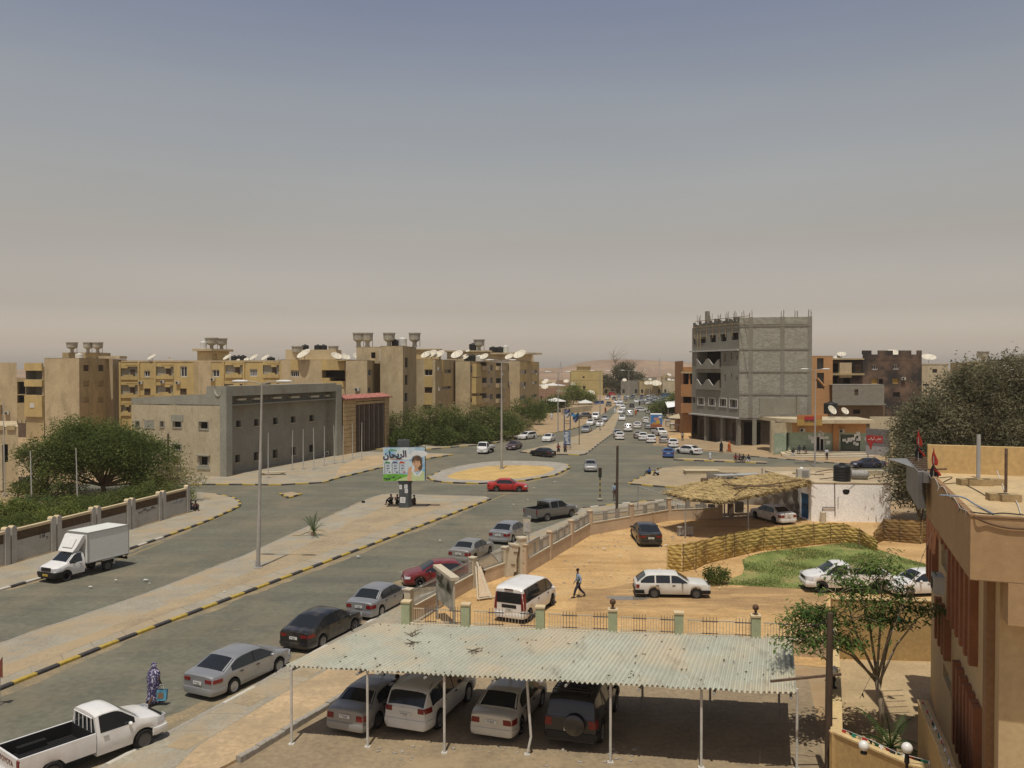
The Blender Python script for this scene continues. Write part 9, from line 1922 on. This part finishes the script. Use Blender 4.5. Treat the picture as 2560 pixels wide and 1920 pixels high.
pose('sit_high',(0,0,.50),(.03,0,.90),(.09,0,1.17),.17,(((.14,.27,.68),(.34,.18,.62)),((.14,-.27,.68),(.36,-.16,.60))),(((.42,.14,.50),(.42,.15,.09),(.59,.17,.04)),((.43,-.14,.49),(.47,-.14,.09),(.63,-.16,.04))))
pose('lean',(-.05,0,.90),(.28,0,1.16),(.52,0,1.28),.17,(((.38,.28,.95),(.60,.25,.92)),((.38,-.28,.95),(.62,-.24,.90))),(((.04,.1,.48),(-.03,.11,.075),(.15,.12,.03)),((-.04,-.1,.48),(-.16,-.1,.075),(.02,-.12,.03))))
pose('reach',(0,0,.93),(.04,0,1.34),(.08,0,1.61),.17,(((.24,.30,1.28),(.48,.28,1.22)),((.05,-.29,1.10),(.20,-.25,.95))),(((.02,.1,.49),(-.01,.11,.075),(.17,.13,.03)),((.02,-.1,.49),(0,-.1,.075),(.18,-.12,.03))))
def person(key,p,ang,label,shirt,trous,z=0.0,group=None,s=1.0):
 t=thing('person',label,'person',(p[0],p[1],z),ang,group); t.scale=(s,s,s)
 b_,s_,t_,sh,hr,ey,er=PP[key]; put('body',b_,t); put('shoes',sh,t); put('hair',hr,t); put('eyes',ey,t); put('ears',er,t)
 for nm,me,mm in (('shirt',s_,shirt),('trousers',t_,trous)):
  o=put(nm,me,t); o.material_slots[0].link='OBJECT'; o.material_slots[0].material=mm
 return t
def robed(p,ang,label,m_,h=1.66,bag=None,z=0.0,group=None,seed=1,face=True):
 t=thing('person',label,'person',(p[0],p[1],z),ang,group); s=h/1.70; t.scale=(s,s,s)
 b_,s_,t_,sh,hr,ey,er=PP['walk']; put('body',b_,t); put('shoes',sh,t); put('eyes',ey,t)
 rr=random.Random(seed); q=MB(); n=26; prof=[(.16,.07,0),(.27,.24,.02),(.265,.26,.25),(.25,.24,.55),(.24,.25,.85),(.235,.27,1.10),(.20,.27,1.30),(.13,.20,1.43),(.095,.11,1.50),(.112,.108,1.60),(.10,.10,1.68),(.05,.05,1.725),(.005,.005,1.735)]
 vs=[];fs=[]
 for j,(rx,ry,z_) in enumerate(prof):
  for i in range(n):
   a=6.283*i/n; fold=1+(.10*math.sin(5*a+j*.5+seed)+.05*math.sin(9*a-j))*max(0,1-z_/1.5); x=rx*math.cos(a)*fold; y=ry*math.sin(a)*fold
   if face and 1.52<z_<1.67 and math.cos(a)>.86: x-=.035
   vs.append((x+(.03 if z_>1.2 else .02*math.sin(z_*3)),y,z_+(.10 if j<2 else 0)))
 for j in range(len(prof)-1):
  for i in range(n): fs.append((j*n+i,j*n+(i+1)%n,(j+1)*n+(i+1)%n,(j+1)*n+i))
 q.add(vs,fs); q.build('robe',m_,t,180); return t
m=bpy.data.materials.new('patterned_cloth'); m.use_nodes=True; MATS['patterned_cloth']=m; L_=m.node_tree.links; b_=m.node_tree.nodes['Principled BSDF']; b_.inputs['Roughness'].default_value=.9; tcn=_n(m,'ShaderNodeTexCoord'); vo=_n(m,'ShaderNodeTexVoronoi'); vo.inputs['Scale'].default_value=15; no=_n(m,'ShaderNodeTexNoise'); no.inputs['Scale'].default_value=9; L_.new(tcn.outputs['Object'],no.inputs['Vector']); mxx=_n(m,'ShaderNodeMix'); mxx.data_type='RGBA'; mxx.inputs[0].default_value=.18; L_.new(tcn.outputs['Object'],mxx.inputs[6]); L_.new(no.outputs['Color'],mxx.inputs[7]); L_.new(mxx.outputs[2],vo.inputs['Vector']); r_=_n(m,'ShaderNodeValToRGB'); r_.color_ramp.interpolation='CONSTANT'; r_.color_ramp.elements[0].color=(.50,.48,.56,1); r_.color_ramp.elements[1].position=.36; r_.color_ramp.elements[1].color=(.045,.035,.10,1); L_.new(vo.outputs['Distance'],r_.inputs[0]); L_.new(r_.outputs[0],b_.inputs['Base Color'])
lady=robed(gp(384,1762),R(70),'woman in a purple and white patterned full-length wrap walking on the road',m,1.66,seed=2)
P=lady.location; bg=thing('shopping_bag','blue and white shopping bag held by the woman in the patterned wrap','bag',(P.x+.34,P.y-.06,.22)); q=MB(); q.add([(-.2,-.09,0),(.2,-.09,0),(.2,.09,0),(-.2,.09,0),(-.24,-.07,.42),(.24,-.07,.42),(.24,.07,.42),(-.24,.07,.42)],[(3,2,1,0),(0,1,5,4),(1,2,6,5),(2,3,7,6),(3,0,4,7)]); q.build('body',mat('bag_blue',(.10,.30,.42),.6,.35,4),bg); q=MB(); q.tube([(-.1,0,.42),(-.06,0,.62),(.06,0,.62),(.1,0,.42)],.012,4); q.build('handle',WHP,bg); q=MB(); q.box((0,-.095,.2),(.22,.012,.22)); q.build('print',mat('bag_brown',(.25,.16,.09),.7,.2,4),bg)
person('walk',gp(1446,1494),R(190),'man in a pale shirt and dark trousers walking across the yard beside the van',C_PALE,C_NAVY,.01)
person('reach',(-4.35,31.7),R(100),'man in grey shirt standing between the silver sedan and white soft-roader under the carport',C_GREY,C_BLACK)
for i,(x,y,a,s_,t_,l) in enumerate(((477,1278,-30,C_BLACK,C_NAVY,'person in black sitting at the end of the garden wall, left of the pair'),(489,1279,-60,C_BROWN,C_BLACK,'person in brown sitting at the end of the garden wall, right of the pair'))): person('sit_ground',gp(x,y),R(a),l,s_,t_,.13,'people sitting at the end of the garden wall')
for x,y,a,s_,t_,l in ((978,1263,-120,C_BLACK,C_BLACK,'person in black sitting in the shade left of the billboard pillar'),(993,1263,-60,C_BROWN,C_BLACK,'person in brown sitting tight against the left of the billboard pillar'),(1036,1265,200,C_BROWN,C_BROWN,'person in dark brown sitting right of the billboard pillar')): person('sit_ground',gp(x,y),R(a),l,s_,t_,.13,'people resting in the billboard shade',1.08)
for x,y,l,s_ in ((1396,1132,'boy in orange-brown sitting at the avenue median corner, left of two',C_RED),(1413,1132,'boy in brown sitting at the avenue median corner, right of two',C_BROWN)): person('sit_high',gp(x,y),R(-90),l,s_,C_BLACK,.13,'boys sitting on the avenue median corner',1.05); P=gp(x,y); st=thing('seat_stone','stone block used as a seat under '+('the left' if x<1400 else 'the right')+' boy on the avenue median','stone',(P.x,P.y+.1,.13)); q=MB(); q.box((0,0,.18),(.5,.4,.36)); q.build('block',CONC,st); q=MB(); q.box((0,0,.37),(.44,.34,.03)); q.build('worn_top',CONC,st)
person('sit_ground',gp(1624,1188),R(200),'person in a blue top sitting on the sandy island, left of two',C_BLUE,C_NAVY,.13,'people sitting on the sandy island'); person('sit_ground',gp(1645,1191),R(190),'person in white and black sitting on the sandy island, right of two',C_WHITE,C_BLACK,.13,'people sitting on the sandy island')
person('stand',gp(1537,1252),R(-80),'man in a blue-grey shirt standing beside the bare timber pole',C_PALE,C_BROWN,.12)
robed(gp(1803,1132),R(-80),'woman in a black cloak walking on the sand below the unfinished building',C_BLACK,1.72,z=.1,seed=4); robed(gp(1823,1131),R(-40),'woman in an orange wrap walking behind the woman in black',C_ORG,1.68,z=.1,seed=6)
for i,(x,y,a,s_,t_,l) in enumerate(((1839,1154,-100,C_RED,C_BROWN,'person in dark red sitting at the left of the kerb group'),(1848,1155,-60,C_BROWN,C_BLACK,'person in brown sitting second in the kerb group'),(1858,1155.5,-90,C_BLACK,C_KHK,'person in black sitting third in the kerb group'),(1872,1156.5,-130,C_NAVY,C_WHITE,'person in navy and white sitting at the right of the kerb group'))): person('sit_high',gp(x,y),R(a),l,s_,t_,-.12,'people sitting on the painted kerb',1.05)
robed(gp(1775,1152),R(-90),'person in a white robe crouching alone on the painted kerb',C_WHITE,1.15,z=.14,seed=8)
person('sit_high',g('a6',1172,797),R(-100),'man in black and white sitting low on the shop steps',C_BLACK,C_WHITE,.10,'people about the corner shop'); person('sit_high',g('a6',1238,752,.6),R(-120),'person in dark clothes sitting on the top step, left of two',C_NAVY,C_NAVY,.5,'people about the corner shop'); person('sit_high',g('a6',1285,752,.6),R(-70),'person in black sitting on the top step, right of two',C_BLACK,C_BROWN,.5,'people about the corner shop'); person('stand',g('a6',1522,832),R(-90),'man in a pale shirt and dark trousers standing before the shop steps',C_WHITE,C_BLACK,.10,'people about the corner shop')
person('walk',g('c5',1225,1205),R(-100),'man in grey walking on the sand by the stalls under a white table',C_GREY,C_BLACK,.1); person('lean',gp(1206,1462),R(180),'person in brown bending at the boot of the dark red sedan',C_BROWN,C_BLACK)
for x,y,l,m_ in ((365,722,'person in bright orange walking among the cars of the avenue',C_ORG),(395,1152,'person in a pale robe standing between cars on the avenue',C_GREY),(432,545,'person in dark clothes walking among far parked cars',C_BLACK)): robed(g('c5',x,y),R(-90),l,m_,1.75,seed=3)
for x,y,l,m_ in ((848,945,'person in dark red at the left edge of the avenue',C_RED),(968,960,'person in a white robe on the avenue median far end',C_WHITE),(150,1030,'person in white near the dark hedge on the left pavement',C_WHITE),(1215,745,'person in white among the farthest cars',C_WHITE)): robed(g('a4',x,y),R(-90),l,m_,1.8,seed=5)
for i,(x,y,l) in enumerate(((1255,1045,'white covered stall table near the unfinished building corner'),(960,930,'small cream stall cabinet beside the street tree'),(1060,985,'second cream stall cabinet beside the street tree'))):
 p=g('c5',x,y); t=thing('stall_table',l,'table',(p.x,p.y,.1)); w=(3.4,1.1,1.6)[i]; hh_=(1.6,1.4,1.2)[i]; q=MB(); q.box((0,0,hh_),(w,1.3,.12)); q.build('top',WHP,t)
 for dx,dy in ((-.45,-.5),(.45,-.5),(.45,.5),(-.45,.5)): q=MB(); q.tube([(w*dx,dy,0),(w*dx,dy,hh_)],.05,5); q.build('leg',STEELP,t)
 if i: q=MB(); q.box((0,0,hh_*.55),(w*.9,1.1,hh_*.8)); q.build('cabinet',CREAM,t)
p=g('c5',1160,1040); t=thing('parasol','tattered cream parasol over the stalls beside the orange building','parasol',(p.x,p.y,.1)); q=MB(); q.tube([(0,0,0),(0,0,3.6)],.06,6); q.build('pole',RUST,t); q=MB(); q.lathe([(2.4,3.0),(1.2,3.6),(0,3.9)],n=10); q.build('canopy',BEIGE,t)
t=place_thing('road_sign','brown-red triangular road sign cut by the left edge above the pavement','road sign',(-20.3,33,0)); q=MB(); c=atY(-2,1668,33); q.add([(c.x-.34,33,c.z-.28),(c.x+.18,32.9,c.z-.38),(c.x+.12,33,c.z+.40)]+[(c.x-.34,33.03,c.z-.28),(c.x+.18,32.93,c.z-.38),(c.x+.12,33.03,c.z+.40)],[(0,1,2),(5,4,3),(0,3,4,1),(1,4,5,2),(2,5,3,0)]); q.build('plate',mat('sign_brown_red',(.16,.05,.03),.6,.2,4),t); q=MB(); q.tube([(c.x-.05,33.06,0),(c.x-.02,33.06,c.z+.1)],.035,7); q.build('post',STEELP,t)
# ------------------------------------------------------------------ vehicles of the scene
RD=math.atan2(.936,.351); AVD=math.atan2(.98,.193)
G1='cars parked along the near kerb'; G2='cars under the carport'; G3='cars in the yard'; G4='vehicles at the roundabout'; G5='vehicles in the avenue traffic'
def W_(key,k,r,f,side,label,pm,group,name=None,**kw): return car(key,*by_wheels(key,g(k,*r),g(k,*f),side),label,pm,name,None,group,**kw)
c_=W_('pickup','s',(157,1949),(336,1882),'R','white single-cab pickup with a black load bed at the bottom left corner',PW,G1)
tg_=[o for o in c_.children if o.name.startswith('tailgate')][0]; xe=PROTO['pickup'][1].cut-2.42
text('TOYOTA',.24,mat('letter_brown',(.16,.05,.03),.6,0),Matrix.Translation((xe-.045,0,.92))@Matrix.Rotation(-math.pi/2,4,'Z')@Matrix.Rotation(math.pi/2,4,'X'),tg_,'lettering',.004)
W_('sedan_b','b3',(495,992),(845,825),'R','silver sedan with wide red tail lamps, parked nearest in the kerb row behind the woman',PS,G1)
W_('sedan_b','b3',(1265,592),(1520,460),'R','black sedan parked between two silver sedans along the near kerb',PB,G1)
W_('sedan','b3',(1780,322),(1975,215),'R','silver sedan parked ahead of the black one beside the green fence pillar',PS,G1)
W_('sedan_c','c3',(1185,410),(1405,300),'R','grey-silver sedan with a chrome rear bumper parked behind the dark red sedan',PSD,G1)
W_('sedan','b4',(1575,957),(1722,885),'R','pale silver sedan parked before the small cream notice board',PS,G1)
W_('double_cab','b4',(1900,752),(2140,712),'R','grey double-cab pickup driving past the corner of the fence',PG,G4)
W_('sedan','c3',(968,772),(335,818),'L','dark red sedan turning out of the yard entrance',PRD,G4)
W_('sedan_c','c4',(298,1472),(735,1478),'R','bright red sedan rounding the roundabout',PRR,G4)
W_('box_truck','c1',(1885,815),(1320,962),'L','white small truck with a tall pale cargo box on the left carriageway',PW,G4)
W_('flatbed','s',(1237,1129.5),(1215.5,1136.5),'L','white cab-over flatbed truck coming round the roundabout',PW,G4)
W_('sedan_c','c4',(745,677),(660,702),'L','dark maroon sedan behind the white flatbed truck',PMA,G4)
W_('estate','c4',(985,497),(866,512),'L','white estate car near the hedge end on the left carriageway of the avenue',PW,G4)
W_('sedan','c4',(1380,531),(1306,556),'L','white sedan coming down the avenue beside the median lamp post',PW,G4)
W_('sedan_c','c4',(1175,836),(992,815),'L','black sedan at the tip of the avenue median',PB,G4)
car('sedan_c',*by_rear('sedan_c',gp(1477,1181),R(-94),1),'grey-white sedan approaching head-on right of the roundabout',PSD,None,None,G4)
W_('van','c3',(2050,1342),(2392,1105),'R','white minivan parked in the yard near the broken gate',PW,G3)
W_('wagon','b6',(735,1090),(1085,1095),'R','old white estate car with black bumpers standing side-on in the yard',PWD,G3)
W_('sedan_b','b6',(627,682),(562,598),'L','black sedan parked facing the fence in the yard',PB,G3)
W_('sedan','b6',(1690,503),(1545,463),'L','dusty white sedan in the shade under the thatched shelter',PWD,G3)
car('pickup',*(lambda p:(p.x,p.y,R(176)))(gp(2118,1476)),'white pickup half hidden by the slender foreground tree',PW,None,None,G3)
car('hatch',*(lambda p:(p.x,p.y,R(188)))(gp(2300,1484)),'white hatchback partly behind the ochre back wall near the right building',PW,None,None,G3)
cang=math.atan2(.93,.37)
car('sedan_c',*by_rear('sedan_c',gp(862,1824,.25),cang),'dusty silver-grey sedan under the carport, leftmost',PSD,None,None,G2)
car('suv',*by_rear('suv',gp(1012,1826,.25),cang+.03),'dusty white soft-roader under the carport, second from the left',PWD,None,None,G2)
car('sedan',*by_rear('sedan',gp(1228,1838,.25),cang+.06),'dusty cream sedan under the carport beside the bent post',PCR,None,None,G2)
car('big_suv',*by_rear('big_suv',gp(1425,1850,.4),cang+.08),'black off-roader with a covered spare wheel under the carport',PBK,None,None,G2)
car('sedan_c',*(lambda p:(p.x,p.y,R(180)))(gp(2170,1170)),'navy sedan passing in front of the shop hoarding',PNV,None,None,G4)
car('sedan_c',*by_rear('sedan_c',g('c5',965,1515),R(80)),'bright blue sedan with a chrome bumper at the corner of the right pavement',PBL,None,None,G5)
W_('sedan','c5',(1377,1453),(1160,1432),'L','white sedan parked side-on beside the bright blue one',PW,G5)
def rear5(key,x,y,ang,pm,label,end=-1,k='c5'): return car(key,*by_rear(key,g(k,x,y),R(ang),end),label,pm,None,None,G5)
for a in (('sedan',1060,1325,82,PW,'white sedan just behind the bright blue one, right of the avenue'),('hatch',880,1252,78,PSD,'dusty grey hatchback left of the white sedan behind the blue one'),('sedan',650,1240,82,PW,'white sedan with bright rear bumper, middle of the right parked group'),('sedan',500,1192,82,PW,'white sedan with its boot in shadow, left of the right parked group'),('hatch',415,1158,84,PSD,'grey hatchback beside the pale robed person'),('suv',222,1030,82,PW,'white soft-roader with a sun glint on its rear window'),('sedan',70,1182,84,PW,'white sedan leading the outgoing lane, nearest on the avenue'),('sedan',30,1135,84,PS,'pale sedan close behind the leading white one'),('sedan',392,970,80,PW,'white sedan left of the painted truck'),('hatch',590,985,75,PS,'grey hatchback wedged beside the painted truck'),('hatch',552,868,82,PW,'white hatchback above the painted truck'),('sedan',690,790,82,PW,'white sedan right behind the painted truck')): rear5(*a)
car('pickup',*by_wheels('pickup',g('c5',640,1085),g('c5',835,1125),'R'),'white pickup crossing behind the parked white sedans',PW,None,None,G5)
for a in (('sedan',110,830,-97,PW,'white sedan coming head-on down the avenue centre',1),('suv',252,745,82,PW,'white soft-roader next to the orange-clothed person',-1),('sedan',65,705,-110,PW,'white sedan slanting across the avenue centre',1),('hatch',605,692,84,PW,'white boxy hatchback seen from behind on the right of the avenue',-1),('van',778,735,-97,PW,'white minivan facing us among the right parked cars',1)): rear5(*a)
p=g('c5',775,1030); t=thing('painted_truck','truck with a box painted with a blue and yellow picture, among the right parked cars','truck',(p.x,p.y+2.5,0),R(-8)); q=MB(); q.box((0,0,2.3),(2.5,4.6,2.9)); bx=q.build('cargo_box',FRP,t); q=MB(); q.box((0,0,.62),(2.1,6,.4)); q.box((0,3.4,1.3),(2.1,1.7,1.7)); q.build('chassis',UNDER,t)
ART=mat('art_sky',(.07,.22,.50),.5,.2,.8,fine=0); q=MB(); q.quad((-1.22,-2.312,.95),(1.22,-2.312,.95),(1.22,-2.312,3.68),(-1.22,-2.312,3.68)); ar=q.build('picture',ART,bx)
def art(pts,m_,d): q=MB(); q.add([(u,-2.312-.004*d,v) for u,v in pts],[tuple(range(len(pts)))]); q.build('painted_shape',m_,bx)
art(ell(.05,2.75,.62,.38),mat('art_pink',(.50,.25,.22),.5,.2,3),1); art(ell(.35,2.05,.45,.5),mat('art_yellow',(.55,.38,.06),.5,.2,3),2); art(ell(-.45,1.7,.5,.4),mat('art_gold',(.45,.25,.06),.5,.3,3),3); art([(-1.22,.95),(1.22,.95),(1.22,1.5),(.4,1.75),(-.3,1.5),(-1.22,1.7)],mat('art_red',(.35,.12,.06),.5,.4,3),4); art(ell(.8,3.2,.35,.22),WHT,1)
ty,ri=wheel_meshes(.42,.26,STEEL,0)
for yy in (-1.5,3.1):
 for sd in (-1,1): o=put('wheel',ty,t,(sd*.95,yy,.42),math.pi/2); put('rim',ri,o)
for k_,x,y,a,pm,l in (('sedan_b',580,1205,-104,PS,'silver sedan coming down the left lane of the avenue'),('sedan',640,1112,-104,PW,'white sedan in the left lane following the silver one'),('sedan_c',772,1128,-100,PW,'white sedan beside the lamp post in the left lane'),('van',712,1035,-102,PW,'cream-white minivan behind two white cars in the left lane'),('hatch',832,1058,-100,PS,'small grey hatchback at the back of the left lane')): rear5(k_,x,y,a,pm,l,1,'a4')
car('double_cab',*(lambda p:(p.x,p.y,R(-160)))(g('a4',590,1018)),'dark grey pickup parked on the left sand beside the avenue',PG,None,None,G5)
rr=random.Random(31); G6='cars packed in the far end of the avenue'
FC=[('suv',890,858,-100,PGR),('sedan',870,775,-98,PW),('hatch',940,752,82,PW),('sedan',985,822,-100,PW),('sedan',1045,818,-98,PW),('sedan',1060,872,-98,PW),('sedan',1020,866,-98,PW),('sedan',1115,832,-98,PGD),('sedan',1190,872,82,PB),('sedan',1250,815,-98,PW),('sedan',1310,800,-98,PS),('sedan',1075,905,-98,PW),('hatch',1390,800,-98,PW),('estate',1310,930,5,PW)]
SW=['white','silver','dark']
for (x0,y0,x1,y1,h) in ((1425,800,1660,905,40),(1440,772,1640,825,50),(1430,757,1820,772,70),(930,752,1420,748,-98),(960,774,1250,766,82),(1655,930,1800,980,30),(1460,835,1620,870,60)):
 A,B=g('a4',x0,y0),g('a4',x1,y1); n=min(22,int((B-A).length/(2.7 if h not in(-98,82) else 3.4)))
 for i in range(n):
  f=(i+rr.uniform(-.25,.25))/n; FC.append((rr.choice(['sedan','sedan_c','hatch','suv','sedan']),x0+(x1-x0)*f,y0+(y1-y0)*f+rr.uniform(-1.5,1.5),h+rr.uniform(-6,6)+(180 if rr.random()<.3 else 0),rr.choice([PW,PW,PW,PS,PG,PB,PSD,PNV])))
occ=[]
for i,(k_,x,y,a,pm) in enumerate(FC):
 p=g('a4',x,y)
 for tr in range(12):
  if all((p.x-o.x)**2/4+(p.y-o.y)**2/(14 if i<14 else 6)>1 for o in occ): break
  p=p+Vector((rr.uniform(-2,2.4),rr.uniform(-4,5),0))
 else: continue
 occ.append(p)
 col={PW:'white',PS:'silver',PG:'grey',PB:'black',PSD:'dusty silver',PNV:'navy',PGR:'olive green',PGD:'gold'}[pm]; kd={'sedan':'sedan','sedan_c':'sedan','hatch':'hatchback','suv':'off-roader','estate':'estate car'}[k_]
 far_car(k_,p.x,p.y,R(a),'tiny %s %s %s'%(col,kd,'in the distant jam of moving cars on the avenue' if i<14 else 'in the parked rows on the right of the far avenue' if x>1425 and y>775 else 'in the farthest packed lines of cars'),pm,'%s %ss of the distant crowd, %s'%(col,kd,'jam' if i<14 else 'right rows' if x>1425 and y>775 else 'farthest'))
# ------------------------------------------------------------------ dusty air
hz=MB(); hz.box((0,1190,19.2),(5600,2600,40.6)); hm=bpy.data.materials.new('dusty_air'); hm.use_nodes=True; hn=hm.node_tree; hn.nodes.clear(); pv=hn.nodes.new('ShaderNodeVolumePrincipled'); ho=hn.nodes.new('ShaderNodeOutputMaterial'); pv.inputs['Color'].default_value=(.95,.86,.75,1); pv.inputs['Density'].default_value=.0002; pv.inputs['Anisotropy'].default_value=.2; hn.links.new(pv.outputs[0],ho.inputs['Volume'])
ho_=tag(hz.build('haze',hm),kind='stuff')
for k,(t,cs) in PROTO.items():
 def _kill(o):
  for c in list(o.children): _kill(c)
  bpy.data.objects.remove(o)
 _kill(t)
